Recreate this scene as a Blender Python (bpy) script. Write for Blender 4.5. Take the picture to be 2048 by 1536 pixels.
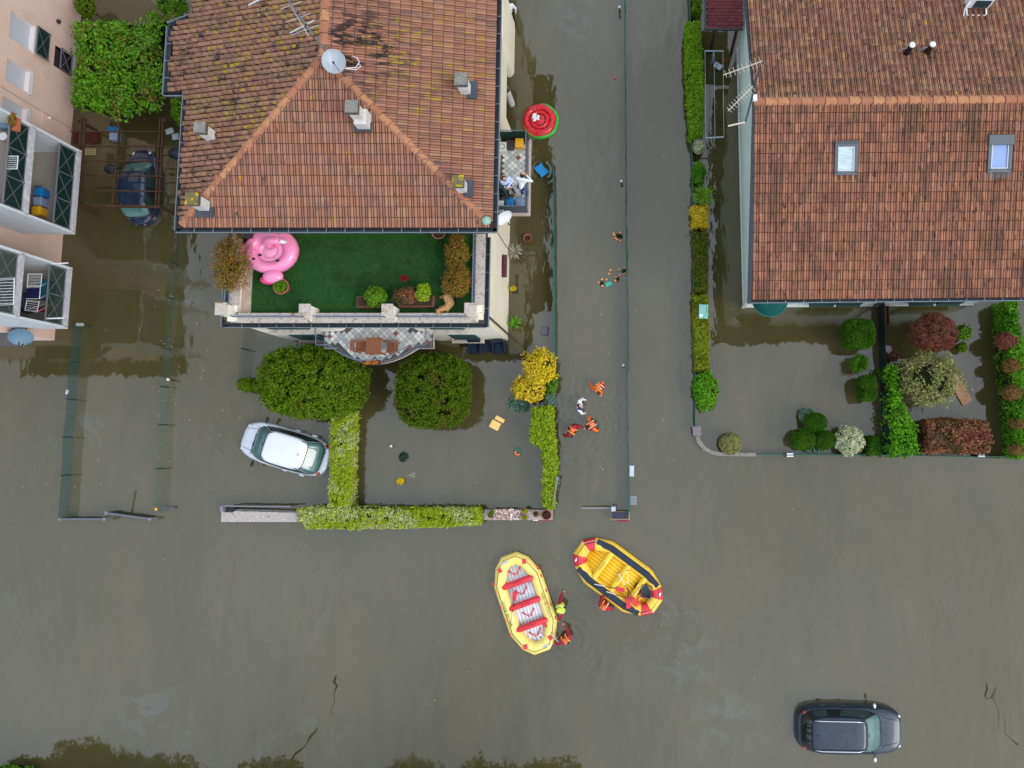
import bpy, math, random
import numpy as np
from mathutils import Vector, Matrix
random.seed(7)
RNG = np.random.default_rng(7)
for o in list(bpy.data.objects): bpy.data.objects.remove(o)
scene = bpy.context.scene
COL = scene.collection

# ------------------------------------------------------------------ camera
FPX, HC, PPX, PPY, NADY = 1600.0, 35.0, 1270.0, 727.0, 895.0
TAU = math.atan((NADY - PPY) / FPX)
cd = bpy.data.cameras.new('camera'); cam = bpy.data.objects.new('camera', cd); COL.objects.link(cam)
cam.location = (0, 0, HC); cam.rotation_euler = (TAU, 0, 0)
cd.sensor_width = 36; cd.lens = FPX / 2048 * 36
cd.shift_x = -(PPX - 1024) / 2048; cd.shift_y = -(768 - PPY) / 2048
cd.clip_start = 0.5; cd.clip_end = 3000
scene.camera = cam

# ------------------------------------------------------------------ sky and sun (overcast)
world = bpy.data.worlds.new('World'); scene.world = world; world.use_nodes = True
wn = world.node_tree; wn.nodes.clear()
SUN_EL, SUN_AZ = math.radians(42), math.radians(118)
sky = wn.nodes.new('ShaderNodeTexSky'); sky.sky_type = 'NISHITA'; sky.sun_disc = False
sky.sun_elevation = SUN_EL; sky.sun_rotation = SUN_AZ; sky.air_density = 1; sky.dust_density = 4
hs = wn.nodes.new('ShaderNodeHueSaturation'); hs.inputs['Saturation'].default_value = 0.45; hs.inputs['Value'].default_value = 0.6
tc = wn.nodes.new('ShaderNodeTexCoord'); sp = wn.nodes.new('ShaderNodeSeparateXYZ')
mr = wn.nodes.new('ShaderNodeMapRange'); mr.inputs['From Min'].default_value = 0; mr.inputs['From Max'].default_value = 1
mr.inputs['To Min'].default_value = 0.74; mr.inputs['To Max'].default_value = 1.14
cl = wn.nodes.new('ShaderNodeTexNoise'); cl.inputs['Scale'].default_value = 3.4; cl.inputs['Detail'].default_value = 6
clr = wn.nodes.new('ShaderNodeMapRange'); clr.inputs['From Min'].default_value = .3; clr.inputs['From Max'].default_value = .7
clr.inputs['To Min'].default_value = .66; clr.inputs['To Max'].default_value = 1.34
mu = wn.nodes.new('ShaderNodeMath'); mu.operation = 'MULTIPLY'
vs = wn.nodes.new('ShaderNodeVectorMath'); vs.operation = 'SCALE'; vs.inputs[0].default_value = (7.6, 8.5, 9.9)
va = wn.nodes.new('ShaderNodeVectorMath'); va.operation = 'ADD'
bg = wn.nodes.new('ShaderNodeBackground'); bg.inputs['Strength'].default_value = 0.1
wo = wn.nodes.new('ShaderNodeOutputWorld')
L = wn.links.new
L(tc.outputs['Generated'], sp.inputs[0]); L(sp.outputs['Z'], mr.inputs['Value'])
L(tc.outputs['Generated'], cl.inputs['Vector']); L(cl.outputs['Fac'], clr.inputs['Value'])
L(mr.outputs[0], mu.inputs[0]); L(clr.outputs[0], mu.inputs[1]); L(mu.outputs[0], vs.inputs['Scale'])
L(sky.outputs[0], hs.inputs['Color']); L(hs.outputs[0], va.inputs[0]); L(vs.outputs[0], va.inputs[1])
L(va.outputs[0], bg.inputs['Color']); L(bg.outputs[0], wo.inputs[0])
sd = bpy.data.lights.new('sun', 'SUN'); sd.energy = 1.15; sd.angle = math.radians(24); sd.color = (1, .97, .92)
sun = bpy.data.objects.new('sun', sd); COL.objects.link(sun)
sun.rotation_euler = (math.pi / 2 - SUN_EL, 0, math.pi - SUN_AZ)
scene.view_settings.view_transform = 'Standard'; scene.view_settings.look = 'None'
scene.view_settings.exposure = 0.0; scene.view_settings.gamma = 1; scene.view_settings.use_curve_mapping = False
scene.cycles.max_bounces = 6; scene.cycles.diffuse_bounces = 3; scene.cycles.glossy_bounces = 3
scene.cycles.transparent_max_bounces = 8
scene.cycles.use_denoising = True

# ------------------------------------------------------------------ pixel -> world
CT, ST = math.cos(TAU), math.sin(TAU)
def ray(px, py):
    u, v = px - PPX, PPY - py
    return Vector((u, v * CT + FPX * ST, v * ST - FPX * CT))
def P(px, py, z=0.0):
    d = ray(px, py); t = (z - HC) / d.z
    return Vector((d.x * t, d.y * t, z))
def PXM(z): return FPX / (HC - z)      # pixels per metre at a height
def hit_plane(px, py, p0, n):
    d = ray(px, py); o = Vector((0, 0, HC)); t = (p0 - o).dot(n) / d.dot(n)
    return o + d * t

# ------------------------------------------------------------------ object helpers
WM = {}
def tag(o, label=None, cat=None, group=None, kind=None):
    if label: o['label'] = label
    if cat: o['category'] = cat
    if group: o['group'] = group
    if kind: o['kind'] = kind
    return o
def thing(name, label, cat, loc, rz=0.0, group=None, kind=None, tilt=None):
    o = bpy.data.objects.new(name, None); COL.objects.link(o); o.empty_display_size = .2
    o.location = loc; o.rotation_euler = (tilt[0] if tilt else 0, tilt[1] if tilt else 0, rz)
    WM[o.name] = Matrix.Translation(Vector(loc)) @ o.rotation_euler.to_matrix().to_4x4()
    return tag(o, label, cat, group, kind)
def wm(o): return WM.get(o.name, Matrix.Identity(4))
def link(me, name, parent=None, loc=None, rot=None):
    o = bpy.data.objects.new(name, me); COL.objects.link(o)
    if loc is not None: o.location = loc
    if rot is not None: o.rotation_euler = rot
    m = Matrix.Translation(o.location) @ o.rotation_euler.to_matrix().to_4x4()
    if parent is not None: o.parent = parent; m = wm(parent) @ m
    WM[o.name] = m
    return o
class G:
    """collects faces, builds ONE mesh object"""
    def __init__(s): s.v = []; s.f = []; s.mi = []; s.k = 0
    def add(s, vs, fs, m=None):
        b = len(s.v)
        s.v += [tuple(m @ Vector(p)) if m else tuple(p) for p in vs]
        s.f += [tuple(i + b for i in f) for f in fs]; s.mi += [s.k] * len(fs); return s
    def hexa(s, b, t):
        n = len(b); return s.add(list(b) + list(t), [tuple(range(n))[::-1], tuple(range(n, 2 * n))] + [(i, (i + 1) % n, n + (i + 1) % n, n + i) for i in range(n)])
    def box(s, c, d, rz=0, m=None):
        x, y, z = d[0] / 2, d[1] / 2, d[2] / 2
        vs = [(sx * x, sy * y, sz * z) for sz in (-1, 1) for sx, sy in ((-1, -1), (1, -1), (1, 1), (-1, 1))]
        t = Matrix.Translation(Vector(c)) @ Matrix.Rotation(rz, 4, 'Z')
        if m: t = t @ m
        return s.add(vs, [(3, 2, 1, 0), (4, 5, 6, 7), (0, 1, 5, 4), (1, 2, 6, 5), (2, 3, 7, 6), (3, 0, 4, 7)], t)
    def prism(s, poly, z0, z1):
        return s.hexa([(p[0], p[1], z0) for p in poly], [(p[0], p[1], z1) for p in poly])
    def bar(s, a, b, w, h, up=(0, 0, 1)):
        a, b = Vector(a), Vector(b); d = (b - a); L_ = d.length
        if L_ < 1e-6: return s
        d /= L_; up = Vector(up); y = up.cross(d)
        if y.length < 1e-4: y = Vector((1, 0, 0)).cross(d)
        y.normalize(); z = d.cross(y)
        y *= w / 2; z *= h / 2
        return s.hexa([a - y - z, a + y - z, a + y + z, a - y + z], [b - y - z, b + y - z, b + y + z, b - y + z])
    def tube(s, pts, r, n=6, closed=False, cap=True):
        pts = [Vector(p) for p in pts]; N = len(pts)
        rs = r if isinstance(r, (list, tuple)) else [r] * N
        b = len(s.v); ref = Vector((0, 0, 1))
        for i, p in enumerate(pts):
            if closed: d = pts[(i + 1) % N] - pts[i - 1]
            else: d = pts[min(i + 1, N - 1)] - pts[max(i - 1, 0)]
            if d.length < 1e-9: d = Vector((0, 0, 1))
            d.normalize(); u = ref.cross(d)
            if u.length < .15: u = Vector((0, 1, 0)).cross(d)
            u.normalize(); w = d.cross(u)
            for k in range(n):
                a = 2 * math.pi * k / n
                s.v.append(tuple(p + (u * math.cos(a) + w * math.sin(a)) * rs[i]))
        for i in range(N if closed else N - 1):
            j = (i + 1) % N
            for k in range(n):
                l = (k + 1) % n
                s.f.append((b + i * n + k, b + i * n + l, b + j * n + l, b + j * n + k)); s.mi.append(s.k)
        if cap and not closed:
            s.f.append(tuple(b + k for k in range(n))[::-1]); s.f.append(tuple(b + (N - 1) * n + k for k in range(n))); s.mi += [s.k] * 2
        return s
    def ball(s, c, r, n=10, m=6, zmin=-1.0):
        r = r if isinstance(r, (tuple, list)) else (r, r, r); b = len(s.v); c = Vector(c)
        for i in range(m + 1):
            ph = math.asin(max(-1, zmin)) + (math.pi / 2 - math.asin(max(-1, zmin))) * i / m
            for k in range(n):
                a = 2 * math.pi * k / n
                s.v.append((c.x + r[0] * math.cos(ph) * math.cos(a), c.y + r[1] * math.cos(ph) * math.sin(a), c.z + r[2] * math.sin(ph)))
        for i in range(m):
            for k in range(n):
                l = (k + 1) % n
                s.f.append((b + i * n + k, b + i * n + l, b + (i + 1) * n + l, b + (i + 1) * n + k)); s.mi.append(s.k)
        if zmin > -1: s.f.append(tuple(b + k for k in range(n))[::-1]); s.mi.append(s.k)
        return s
    def lathe(s, c, prof, n=16):
        b = len(s.v); c = Vector(c)
        for r, z in prof:
            for k in range(n):
                a = 2 * math.pi * k / n; s.v.append((c.x + r * math.cos(a), c.y + r * math.sin(a), c.z + z))
        for i in range(len(prof) - 1):
            for k in range(n):
                l = (k + 1) % n; s.f.append((b + i * n + k, b + i * n + l, b + (i + 1) * n + l, b + (i + 1) * n + k)); s.mi.append(s.k)
        return s
    def build(s, name, mats, parent=None, smooth=False, world=False, bevel=0):
        me = bpy.data.meshes.new(name)
        vs = s.v
        if world and parent is not None:
            iv = wm(parent).inverted(); vs = [tuple(iv @ Vector(p)) for p in vs]
        me.from_pydata(vs, [], s.f)
        for m in (mats if isinstance(mats, (list, tuple)) else [mats]): me.materials.append(m)
        me.polygons.foreach_set('material_index', s.mi)
        if smooth: me.polygons.foreach_set('use_smooth', [True] * len(s.f))
        me.update()
        o = link(me, name, parent)
        if bevel:
            md = o.modifiers.new('bevel', 'BEVEL'); md.width = bevel; md.segments = 2; md.limit_method = 'ANGLE'
        return o
def npmesh(name, V, F, mat, parent=None, world=True, smooth=False):
    """V (n,3), F (m,k) arrays"""
    if parent is not None and world:
        iv = np.array(wm(parent).inverted()); V = V @ iv[:3, :3].T + iv[:3, 3]
    me = bpy.data.meshes.new(name); k = F.shape[1]
    me.vertices.add(len(V)); me.vertices.foreach_set('co', V.astype(np.float32).ravel())
    me.loops.add(F.size); me.loops.foreach_set('vertex_index', F.astype(np.int32).ravel())
    me.polygons.add(len(F)); me.polygons.foreach_set('loop_start', np.arange(0, F.size, k, dtype=np.int32))
    me.polygons.foreach_set('loop_total', np.full(len(F), k, np.int32))
    if smooth: me.polygons.foreach_set('use_smooth', np.ones(len(F), bool))
    me.materials.append(mat); me.update(calc_edges=True); me.validate()
    return link(me, name, parent)

# ------------------------------------------------------------------ materials
def lin(c):
    return tuple(((x / 255) / 12.92 if x / 255 <= .04045 else ((x / 255 + .055) / 1.055) ** 2.4) for x in c[:3]) + (1,)
MAT = {}
def mat(name, cols, rough=.6, mode='noise', scale=3.0, metal=0.0, bump=0.0, bscale=30.0, ior=1.5, spec=None, coat=0.0,
        alpha=None, patch=None, stretch=None, contrast=(.3, .7), mul=1.0, trans=0.0, nw=.38):
    """cols: one or more sRGB colours. mode noise | island. patch=(colour, scale, threshold, softness[, maskscale, maskthr])"""
    if name in MAT: return MAT[name]
    m = bpy.data.materials.new(name); m.use_nodes = True; nt = m.node_tree; b = nt.nodes['Principled BSDF']; lk = nt.links.new
    cols = cols if isinstance(cols, list) else [cols]
    geo = nt.nodes.new('ShaderNodeNewGeometry'); oi = nt.nodes.new('ShaderNodeObjectInfo')
    vec = geo.outputs['Position']
    if stretch:
        mp = nt.nodes.new('ShaderNodeMapping'); mp.inputs['Scale'].default_value = stretch; lk(vec, mp.inputs[0]); vec = mp.outputs[0]
    def noise(sc, det=4, ro=.55):
        n = nt.nodes.new('ShaderNodeTexNoise'); n.inputs['Scale'].default_value = sc; n.inputs['Detail'].default_value = det
        n.inputs['Roughness'].default_value = ro; lk(vec, n.inputs['Vector']); return n.outputs['Fac']
    def mrange(x, a, b_, c=0., d=1.):
        n = nt.nodes.new('ShaderNodeMapRange'); lk(x, n.inputs['Value'])
        for k, v in zip(('From Min', 'From Max', 'To Min', 'To Max'), (a, b_, c, d)): n.inputs[k].default_value = v
        return n.outputs[0]
    def math_(op, a, b_):
        n = nt.nodes.new('ShaderNodeMath'); n.operation = op
        for i, x in enumerate((a, b_)):
            if isinstance(x, (int, float)): n.inputs[i].default_value = x
            else: lk(x, n.inputs[i])
        return n.outputs[0]
    def mixc(f, a, c, bt='MIX'):
        n = nt.nodes.new('ShaderNodeMix'); n.data_type = 'RGBA'; n.blend_type = bt
        for i, x in ((0, f), (6, a), (7, c)):
            if isinstance(x, (int, float, tuple)): n.inputs[i].default_value = x
            else: lk(x, n.inputs[i])
        return n.outputs[2]
    tn = (.97, 1.0, .94) if name.startswith('terracotta_') and name != 'terracotta_pot' else (1, 1, 1)
    lc = [tuple(x * mul * k for x, k in zip(lin(c)[:3], tn)) + (1,) for c in cols]
    if len(lc) == 1: col = None; base = lc[0]
    else:
        r = nt.nodes.new('ShaderNodeValToRGB'); e = r.color_ramp.elements
        e[0].position = 0; e[0].color = lc[0]; e[1].position = 1; e[1].color = lc[-1]
        for i, c in enumerate(lc[1:-1]):
            x = e.new((i + 1) / (len(lc) - 1)); x.color = c
        if mode == 'island':
            f = math_('FRACT', math_('ADD', geo.outputs['Random Per Island'], oi.outputs['Random']), 0)
            f = math_('ADD', math_('MULTIPLY', f, 1 - nw), mrange(noise(scale, 3), contrast[0], contrast[1], 0, nw))
        else: f = mrange(noise(scale), contrast[0], contrast[1])
        lk(f, r.inputs[0]); col = r.outputs[0]; base = None
    if patch:
        for pc in (patch if isinstance(patch, list) else [patch]):
            f = mrange(noise(pc[1], 5, .6), pc[2], pc[2] + pc[3])
            if len(pc) > 4: f = math_('MULTIPLY', f, mrange(noise(pc[4], 2), pc[5], pc[5] + .08))
            if len(pc) > 6 and pc[6]:
                dn = nt.nodes.new('ShaderNodeVectorMath'); dn.operation = 'DISTANCE'; lk(geo.outputs['Position'], dn.inputs[0]); dn.inputs[1].default_value = pc[6][:3]
                f = math_('MULTIPLY', f, mrange(dn.outputs['Value'], pc[6][3] * .35, pc[6][3], 1, 0))
            col = mixc(f, col if col else base, lin(pc[0]))
    if col: lk(col, b.inputs['Base Color'])
    else: b.inputs['Base Color'].default_value = base
    b.inputs['Roughness'].default_value = rough; b.inputs['Metallic'].default_value = metal; b.inputs['IOR'].default_value = ior
    if spec is None and rough >= .8: spec = .2
    if spec is not None: b.inputs['Specular IOR Level'].default_value = spec
    if coat: b.inputs['Coat Weight'].default_value = coat; b.inputs['Coat Roughness'].default_value = .06
    if trans: b.inputs['Transmission Weight'].default_value = trans
    if alpha is not None: b.inputs['Alpha'].default_value = alpha
    if bump:
        bn = nt.nodes.new('ShaderNodeBump'); bn.inputs['Strength'].default_value = 1; bn.inputs['Distance'].default_value = bump
        lk(noise(bscale, 3), bn.inputs['Height']); lk(bn.outputs[0], b.inputs['Normal'])
    MAT[name] = m; return m
tiles_a = mat('terracotta_west', [(118, 88, 76), (152, 110, 92), (138, 98, 84), (164, 120, 98), (126, 94, 82), (152, 110, 92)], .85, 'island', .9, bump=.004, bscale=40,
              patch=[((74, 62, 56), 2.6, .54, .12), ((58, 54, 50), 6, .57, .08), ((140, 136, 112), 7, .60, .04, .5, .4, tuple(P(560, 120, 9)) + (4.2,)), ((164, 140, 40), 6, .56, .04, 1.5, .44, tuple(P(555, 125, 9)) + (4.6,)), ((170, 144, 34), 5.5, .60, .03, .5, .50)])
tiles_b = mat('terracotta_south', [(146, 100, 84), (160, 112, 94), (152, 102, 88), (168, 122, 100), (156, 106, 88), (142, 106, 92), (132, 94, 80)], .85, 'island', .9, stretch=(1.7, .45, 1), bump=.004, bscale=40, contrast=(.2, .8),
              patch=[((112, 86, 74), 2.0, .54, .2), ((48, 42, 42), 3.2, .47, .08, 1.2, .38, tuple(P(720, 100, 9.2)) + (2.0,)), ((70, 60, 54), 5, .58, .08, .9, .52), ((158, 132, 36), 7.5, .55, .03, 1.6, .46, tuple(P(885, 135, 8.7)) + (3.6,)), ((176, 146, 30), 6.5, .61, .03, .6, .5)])
tiles_c = mat('terracotta_house', [(142, 94, 76), (162, 108, 84), (150, 98, 80), (174, 118, 92), (134, 92, 76), (158, 104, 84), (118, 86, 74)], .85, 'island', .9, stretch=(1.7, .4, 1), bump=.004, bscale=40, contrast=(.2, .8),
              patch=[((96, 72, 58), 1.1, .50, .22), ((112, 82, 66), 2.6, .52, .2), ((80, 64, 56), 6, .57, .07), ((176, 140, 100), 3.3, .66, .06), ((190, 148, 36), 4.5, .71, .02)])
pan_m = mat('tile_channel', [(60, 46, 42), (74, 54, 48), (48, 42, 40)], .95, 'island', 2, patch=[((120, 104, 40), 6, .62, .04, .6, .5)])  # dark joints and lips: groove shade painted in along with the grime
tiles_e = mat('terracotta_east', [(144, 98, 82), (158, 110, 92), (150, 100, 86), (166, 120, 98), (138, 98, 86), (124, 98, 92)], .85, 'island', .9, bump=.004, bscale=40, stretch=(.5, 1.6, 1), contrast=(.2, .8),
              patch=[((110, 88, 78), 2.0, .54, .2), ((48, 42, 42), 3.4, .46, .08, 1.2, .38, tuple(P(720, 100, 9.2) ) + (2.2,)), ((158, 134, 36), 7, .55, .03, 1.6, .46, tuple(P(885, 135, 8.7)) + (3.6,)), ((176, 146, 30), 6.5, .63, .03, .6, .5)])
ridge_m = mat('ridge_terracotta', [(166, 114, 84), (156, 102, 78), (180, 130, 92), (160, 106, 80)], .8, 'island', 2, bump=.003)
lead_m = mat('lead_sheet', (72, 76, 84), .5, metal=.3)
gut_m = mat('gutter_metal', (52, 58, 66), .4, metal=.5)
gutl_m = mat('gutter_lip', (128, 138, 146), .4, metal=.5)
dark_m = mat('dark_underside', (34, 34, 34), .8)
# ------------------------------------------------------------------ ground and water
g = G(); g.add([(-700, -700, -1.3), (700, -700, -1.3), (700, 700, -1.3), (-700, 700, -1.3)], [(0, 1, 2, 3)])
tag(g.build('ground', mat('mud', [(60, 52, 36), (84, 76, 58)], .9)), kind='structure')
def water_mat():
    m = bpy.data.materials.new('flood_water'); m.use_nodes = True; nt = m.node_tree; lk = nt.links.new; b = nt.nodes['Principled BSDF']
    geo = nt.nodes.new('ShaderNodeNewGeometry')
    def nz(sc, det, stretch=None, rot=0, ro=.5):
        v = geo.outputs['Position']
        if stretch:
            mp = nt.nodes.new('ShaderNodeMapping'); mp.inputs['Scale'].default_value = stretch; mp.inputs['Rotation'].default_value = (0, 0, rot); lk(v, mp.inputs[0]); v = mp.outputs[0]
        n = nt.nodes.new('ShaderNodeTexNoise'); n.inputs['Scale'].default_value = sc; n.inputs['Detail'].default_value = det; n.inputs['Roughness'].default_value = ro; lk(v, n.inputs['Vector']); return n.outputs['Fac']
    def ma(op, a, c):
        n = nt.nodes.new('ShaderNodeMath'); n.operation = op
        for i, x in enumerate((a, c)):
            if isinstance(x, (int, float)): n.inputs[i].default_value = x
            else: lk(x, n.inputs[i])
        return n.outputs[0]
    r = nt.nodes.new('ShaderNodeValToRGB'); e = r.color_ramp.elements
    e[0].position = .30; e[0].color = lin((64, 61, 35)); e[1].position = .70; e[1].color = lin((83, 76, 47))
    lk(ma('ADD', ma('MULTIPLY', nz(.28, 7, (1, .5, 1), .4, .62), .72), ma('MULTIPLY', nz(2.2, 5, (1, .3, 1), -.5, .6), .28)), r.inputs[0]); lk(r.outputs[0], b.inputs['Base Color'])
    film = None
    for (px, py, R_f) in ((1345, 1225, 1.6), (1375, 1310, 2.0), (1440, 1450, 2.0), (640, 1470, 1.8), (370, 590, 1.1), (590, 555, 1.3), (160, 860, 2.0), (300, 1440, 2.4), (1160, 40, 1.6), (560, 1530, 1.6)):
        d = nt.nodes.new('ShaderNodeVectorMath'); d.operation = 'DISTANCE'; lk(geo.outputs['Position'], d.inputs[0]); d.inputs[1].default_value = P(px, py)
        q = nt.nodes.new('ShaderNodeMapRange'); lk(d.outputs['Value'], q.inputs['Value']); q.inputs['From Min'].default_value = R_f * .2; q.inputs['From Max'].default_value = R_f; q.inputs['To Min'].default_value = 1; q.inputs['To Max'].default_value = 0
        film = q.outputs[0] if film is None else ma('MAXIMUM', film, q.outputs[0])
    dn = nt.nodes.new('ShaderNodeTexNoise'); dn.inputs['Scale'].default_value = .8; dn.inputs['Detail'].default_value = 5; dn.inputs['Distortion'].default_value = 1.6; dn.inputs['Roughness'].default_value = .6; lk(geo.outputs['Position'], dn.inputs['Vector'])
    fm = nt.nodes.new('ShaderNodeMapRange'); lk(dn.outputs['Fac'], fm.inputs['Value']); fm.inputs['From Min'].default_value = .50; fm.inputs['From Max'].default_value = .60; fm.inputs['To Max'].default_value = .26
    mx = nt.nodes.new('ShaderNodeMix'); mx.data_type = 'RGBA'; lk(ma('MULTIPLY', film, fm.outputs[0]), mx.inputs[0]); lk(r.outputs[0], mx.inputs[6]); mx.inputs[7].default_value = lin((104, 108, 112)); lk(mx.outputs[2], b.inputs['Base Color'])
    b.inputs['IOR'].default_value = 1.78
    rr = nt.nodes.new('ShaderNodeMapRange'); rr.inputs['From Min'].default_value = .35; rr.inputs['From Max'].default_value = .65
    rr.inputs['To Min'].default_value = .01; rr.inputs['To Max'].default_value = .06; lk(nz(.25, 3), rr.inputs['Value']); lk(rr.outputs[0], b.inputs['Roughness'])
    h = ma('ADD', ma('MULTIPLY', nz(.75, 2.5, (1, .45, 1), .5), .030), ma('MULTIPLY', nz(2.6, 2, (1, .5, 1), .9), .0060))
    h = ma('ADD', h, ma('MULTIPLY', nz(.95, 2, (1, .35, 1), -.55), .013))
    h = ma('ADD', h, ma('MULTIPLY', nz(9, 2), .0004))
    for (px, py, A, lam, dec) in ((1190, 775, .010, .34, 1.5), (1158, 810, .008, .3, 1.2), (1150, 862, .010, .32, 1.4), (1186, 852, .010, .3, 1.4),
                                  (1116, 1225, .008, .33, 1.3), (1135, 1280, .010, .33, 1.5), (1212, 1215, .007, .3, 1.2), (1083, 340, .006, .28, .8)):
        c = P(px, py); d = nt.nodes.new('ShaderNodeVectorMath'); d.operation = 'DISTANCE'; lk(geo.outputs['Position'], d.inputs[0]); d.inputs[1].default_value = c
        s = ma('SINE', ma('MULTIPLY', d.outputs['Value'], 2 * math.pi / lam), 0)
        ex = ma('POWER', math.e, ma('MULTIPLY', d.outputs['Value'], -1 / dec * 1.6))
        h = ma('ADD', h, ma('MULTIPLY', ma('MULTIPLY', s, ex), A * .5))
    bn = nt.nodes.new('ShaderNodeBump'); bn.inputs['Strength'].default_value = 1; bn.inputs['Distance'].default_value = 1
    lk(h, bn.inputs['Height']); lk(bn.outputs[0], b.inputs['Normal'])
    return m
g = G(); g.add([(-700, -700, 0), (700, -700, 0), (700, 700, 0), (-700, 700, 0)], [(0, 1, 2, 3)])
tag(g.build('flood_water', water_mat()), kind='structure')

# ------------------------------------------------------------------ roof tiles
def tile_shape(pw, tl, bw=.52, h=.05, flat=True, lift=.034, notch=False):
    """one barrel-and-pan tile, x across, y up the slope, origin at the middle of its lower edge; material 0 clay, 1 dark joints, grime plus painted groove shade"""
    r = pw * bw / 2; cx = -pw / 2 + r
    if flat:
        gv = pw * .10; x1 = cx + r; pn = pw - 2 * r - 2 * gv
        prof = [(cx - r, .016)] + [(cx - r * math.cos(a), .016 + h * math.sin(a)) for a in (.75, math.pi / 2, math.pi - .75)] + [(x1, .016), (x1 + gv, .0), (x1 + gv + .004, .018), (x1 + gv + pn * .5, .026), (x1 + gv + pn, .018), (pw / 2, .0)]
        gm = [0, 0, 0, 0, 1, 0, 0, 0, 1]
    else:
        prof = [(cx - r * math.cos(a), .006 + h * math.sin(a)) for a in (0, .6, 1.15, math.pi / 2, math.pi - 1.15, math.pi - .6, math.pi)]; gm = [0] * 6
    V = []
    for y, dz, s in ((0, lift, 1.0), (tl * 1.05, .004, .90 if not flat else 1.0)):
        for x, z in prof: V.append((cx + (x - cx) * s if not flat else x, y, z * (1 if s == 1 else .9) + dz))
    n = len(prof)
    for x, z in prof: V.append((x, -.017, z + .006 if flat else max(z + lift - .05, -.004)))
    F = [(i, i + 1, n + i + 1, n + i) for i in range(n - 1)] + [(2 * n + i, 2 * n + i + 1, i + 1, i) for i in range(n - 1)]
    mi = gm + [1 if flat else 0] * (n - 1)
    if notch:
        b = len(V); q = pw / 2 - pw * .05; V += [(q - .034, -.02, .062), (q + .012, -.035, .062), (q + .03, .01, .066), (q - .004, .05, .066)]; F += [(b, b + 1, b + 2, b + 3)]; mi += [1]
    return np.array(V), np.array(F), np.array(mi)
def inpoly(x, y, poly):
    c = False; n = len(poly)
    for i in range(n):
        x1, y1 = poly[i]; x2, y2 = poly[i - 1]
        if (y1 > y) != (y2 > y) and x < (x2 - x1) * (y - y1) / (y2 - y1) + x1: c = not c
    return c
class Roof:
    def __init__(s, parent): s.parent = parent; s.T = []          # (shape id, 4x4, importance)
    def plane(s, poly, org, udir, pw, tl, shape, jit=.0, stagger=0.0):
        """poly world points (coplanar), org on the eave, udir along the eave; the up-slope direction follows"""
        org = Vector(org); u = Vector(udir).normalized()
        n = None
        for i in range(1, len(poly) - 1):
            c = (Vector(poly[i]) - Vector(poly[0])).cross(Vector(poly[i + 1]) - Vector(poly[0]))
            if c.length > 1e-3: n = c.normalized(); break
        if n.z < 0: n = -n
        u = (u - n * u.dot(n)).normalized(); v = n.cross(u)
        p2 = [((Vector(p) - org).dot(u), (Vector(p) - org).dot(v)) for p in poly]
        us = [p[0] for p in p2]; vs = [p[1] for p in p2]
        i0, i1 = int(min(us) / pw) - 1, int(max(us) / pw) + 1; j0, j1 = int(min(vs) / tl) - 1, int(max(vs) / tl) + 1
        for i in range(i0, i1 + 1):
            off = random.uniform(-stagger, stagger) * tl
            for j in range(j0, j1 + 1):
                cu = (i + .5) * pw; cv = j * tl + (off if stagger else 0)
                if not inpoly(cu, cv + tl * .45, p2): continue
                if min(abs(cv), 1) < tl * .6 and stagger: cv = max(cv, -.05)
                a = random.gauss(0, jit); w = org + u * (cu + random.gauss(0, jit * .12)) + v * (cv + random.gauss(0, jit * .25)) + n * (.012 + abs(random.gauss(0, jit * .08)))
                uu = (u * math.cos(a) + v * math.sin(a)); vv = n.cross(uu)
                M_ = np.array([[uu.x, vv.x, n.x, w.x], [uu.y, vv.y, n.y, w.y], [uu.z, vv.z, n.z, w.z], [0, 0, 0, 1]])
                s.T.append((shape, M_))
    def finish(s, shapes, mats, single=300, avoid=()):
        """the tiles that show largest become parts of their own, the rest one mass each kind"""
        def key(t):
            w = t[1][:3, 3]; px = w[0] / (HC - w[2]); py = w[1] / (HC - w[2])
            vis = abs(px * FPX + PPX - 1024) < 1010 and abs(NADY - py * FPX - 768) < 760
            return (0 if vis else 1, w[0] ** 2 + w[1] ** 2 - w[2] * 8)
        s.T = [t for t in s.T if not any((Vector(t[1][:3, 3]) - Vector(a)).to_2d().length < r for a, r in avoid)]
        s.T.sort(key=key)
        iv = np.array(wm(s.parent).inverted())
        sm = []
        for (V, F, mi), m in zip(shapes, mats):
            me = bpy.data.meshes.new('roof_tile'); me.from_pydata([tuple(v) for v in V], [], [tuple(int(i) for i in f) for f in F])
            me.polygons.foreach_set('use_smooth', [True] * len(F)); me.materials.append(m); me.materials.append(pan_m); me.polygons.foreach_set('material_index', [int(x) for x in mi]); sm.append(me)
        for k, (sh, M_) in enumerate(s.T[:single]):
            o = bpy.data.objects.new('roof_tile', sm[sh]); COL.objects.link(o); o.parent = s.parent
            o.matrix_local = Matrix((iv @ M_).tolist())
        for sh, (V, F, mi) in enumerate(shapes):
            Ms = [M_ for q, M_ in s.T[single:] if q == sh]
            if not Ms: continue
            Ms = np.array(Ms); Vh = np.concatenate([V, np.ones((len(V), 1))], 1)
            VV = np.einsum('nij,kj->nki', Ms, Vh)[:, :, :3].reshape(-1, 3)
            FF = (F[None] + (np.arange(len(Ms)) * len(V))[:, None, None]).reshape(-1, 4)
            o = npmesh('roof_tiles', VV, FF, mats[sh], s.parent, smooth=True); o['kind'] = 'stuff'; o.data.materials.append(pan_m); o.data.polygons.foreach_set('material_index', np.tile(mi, len(Ms)).astype(np.int32))
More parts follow.
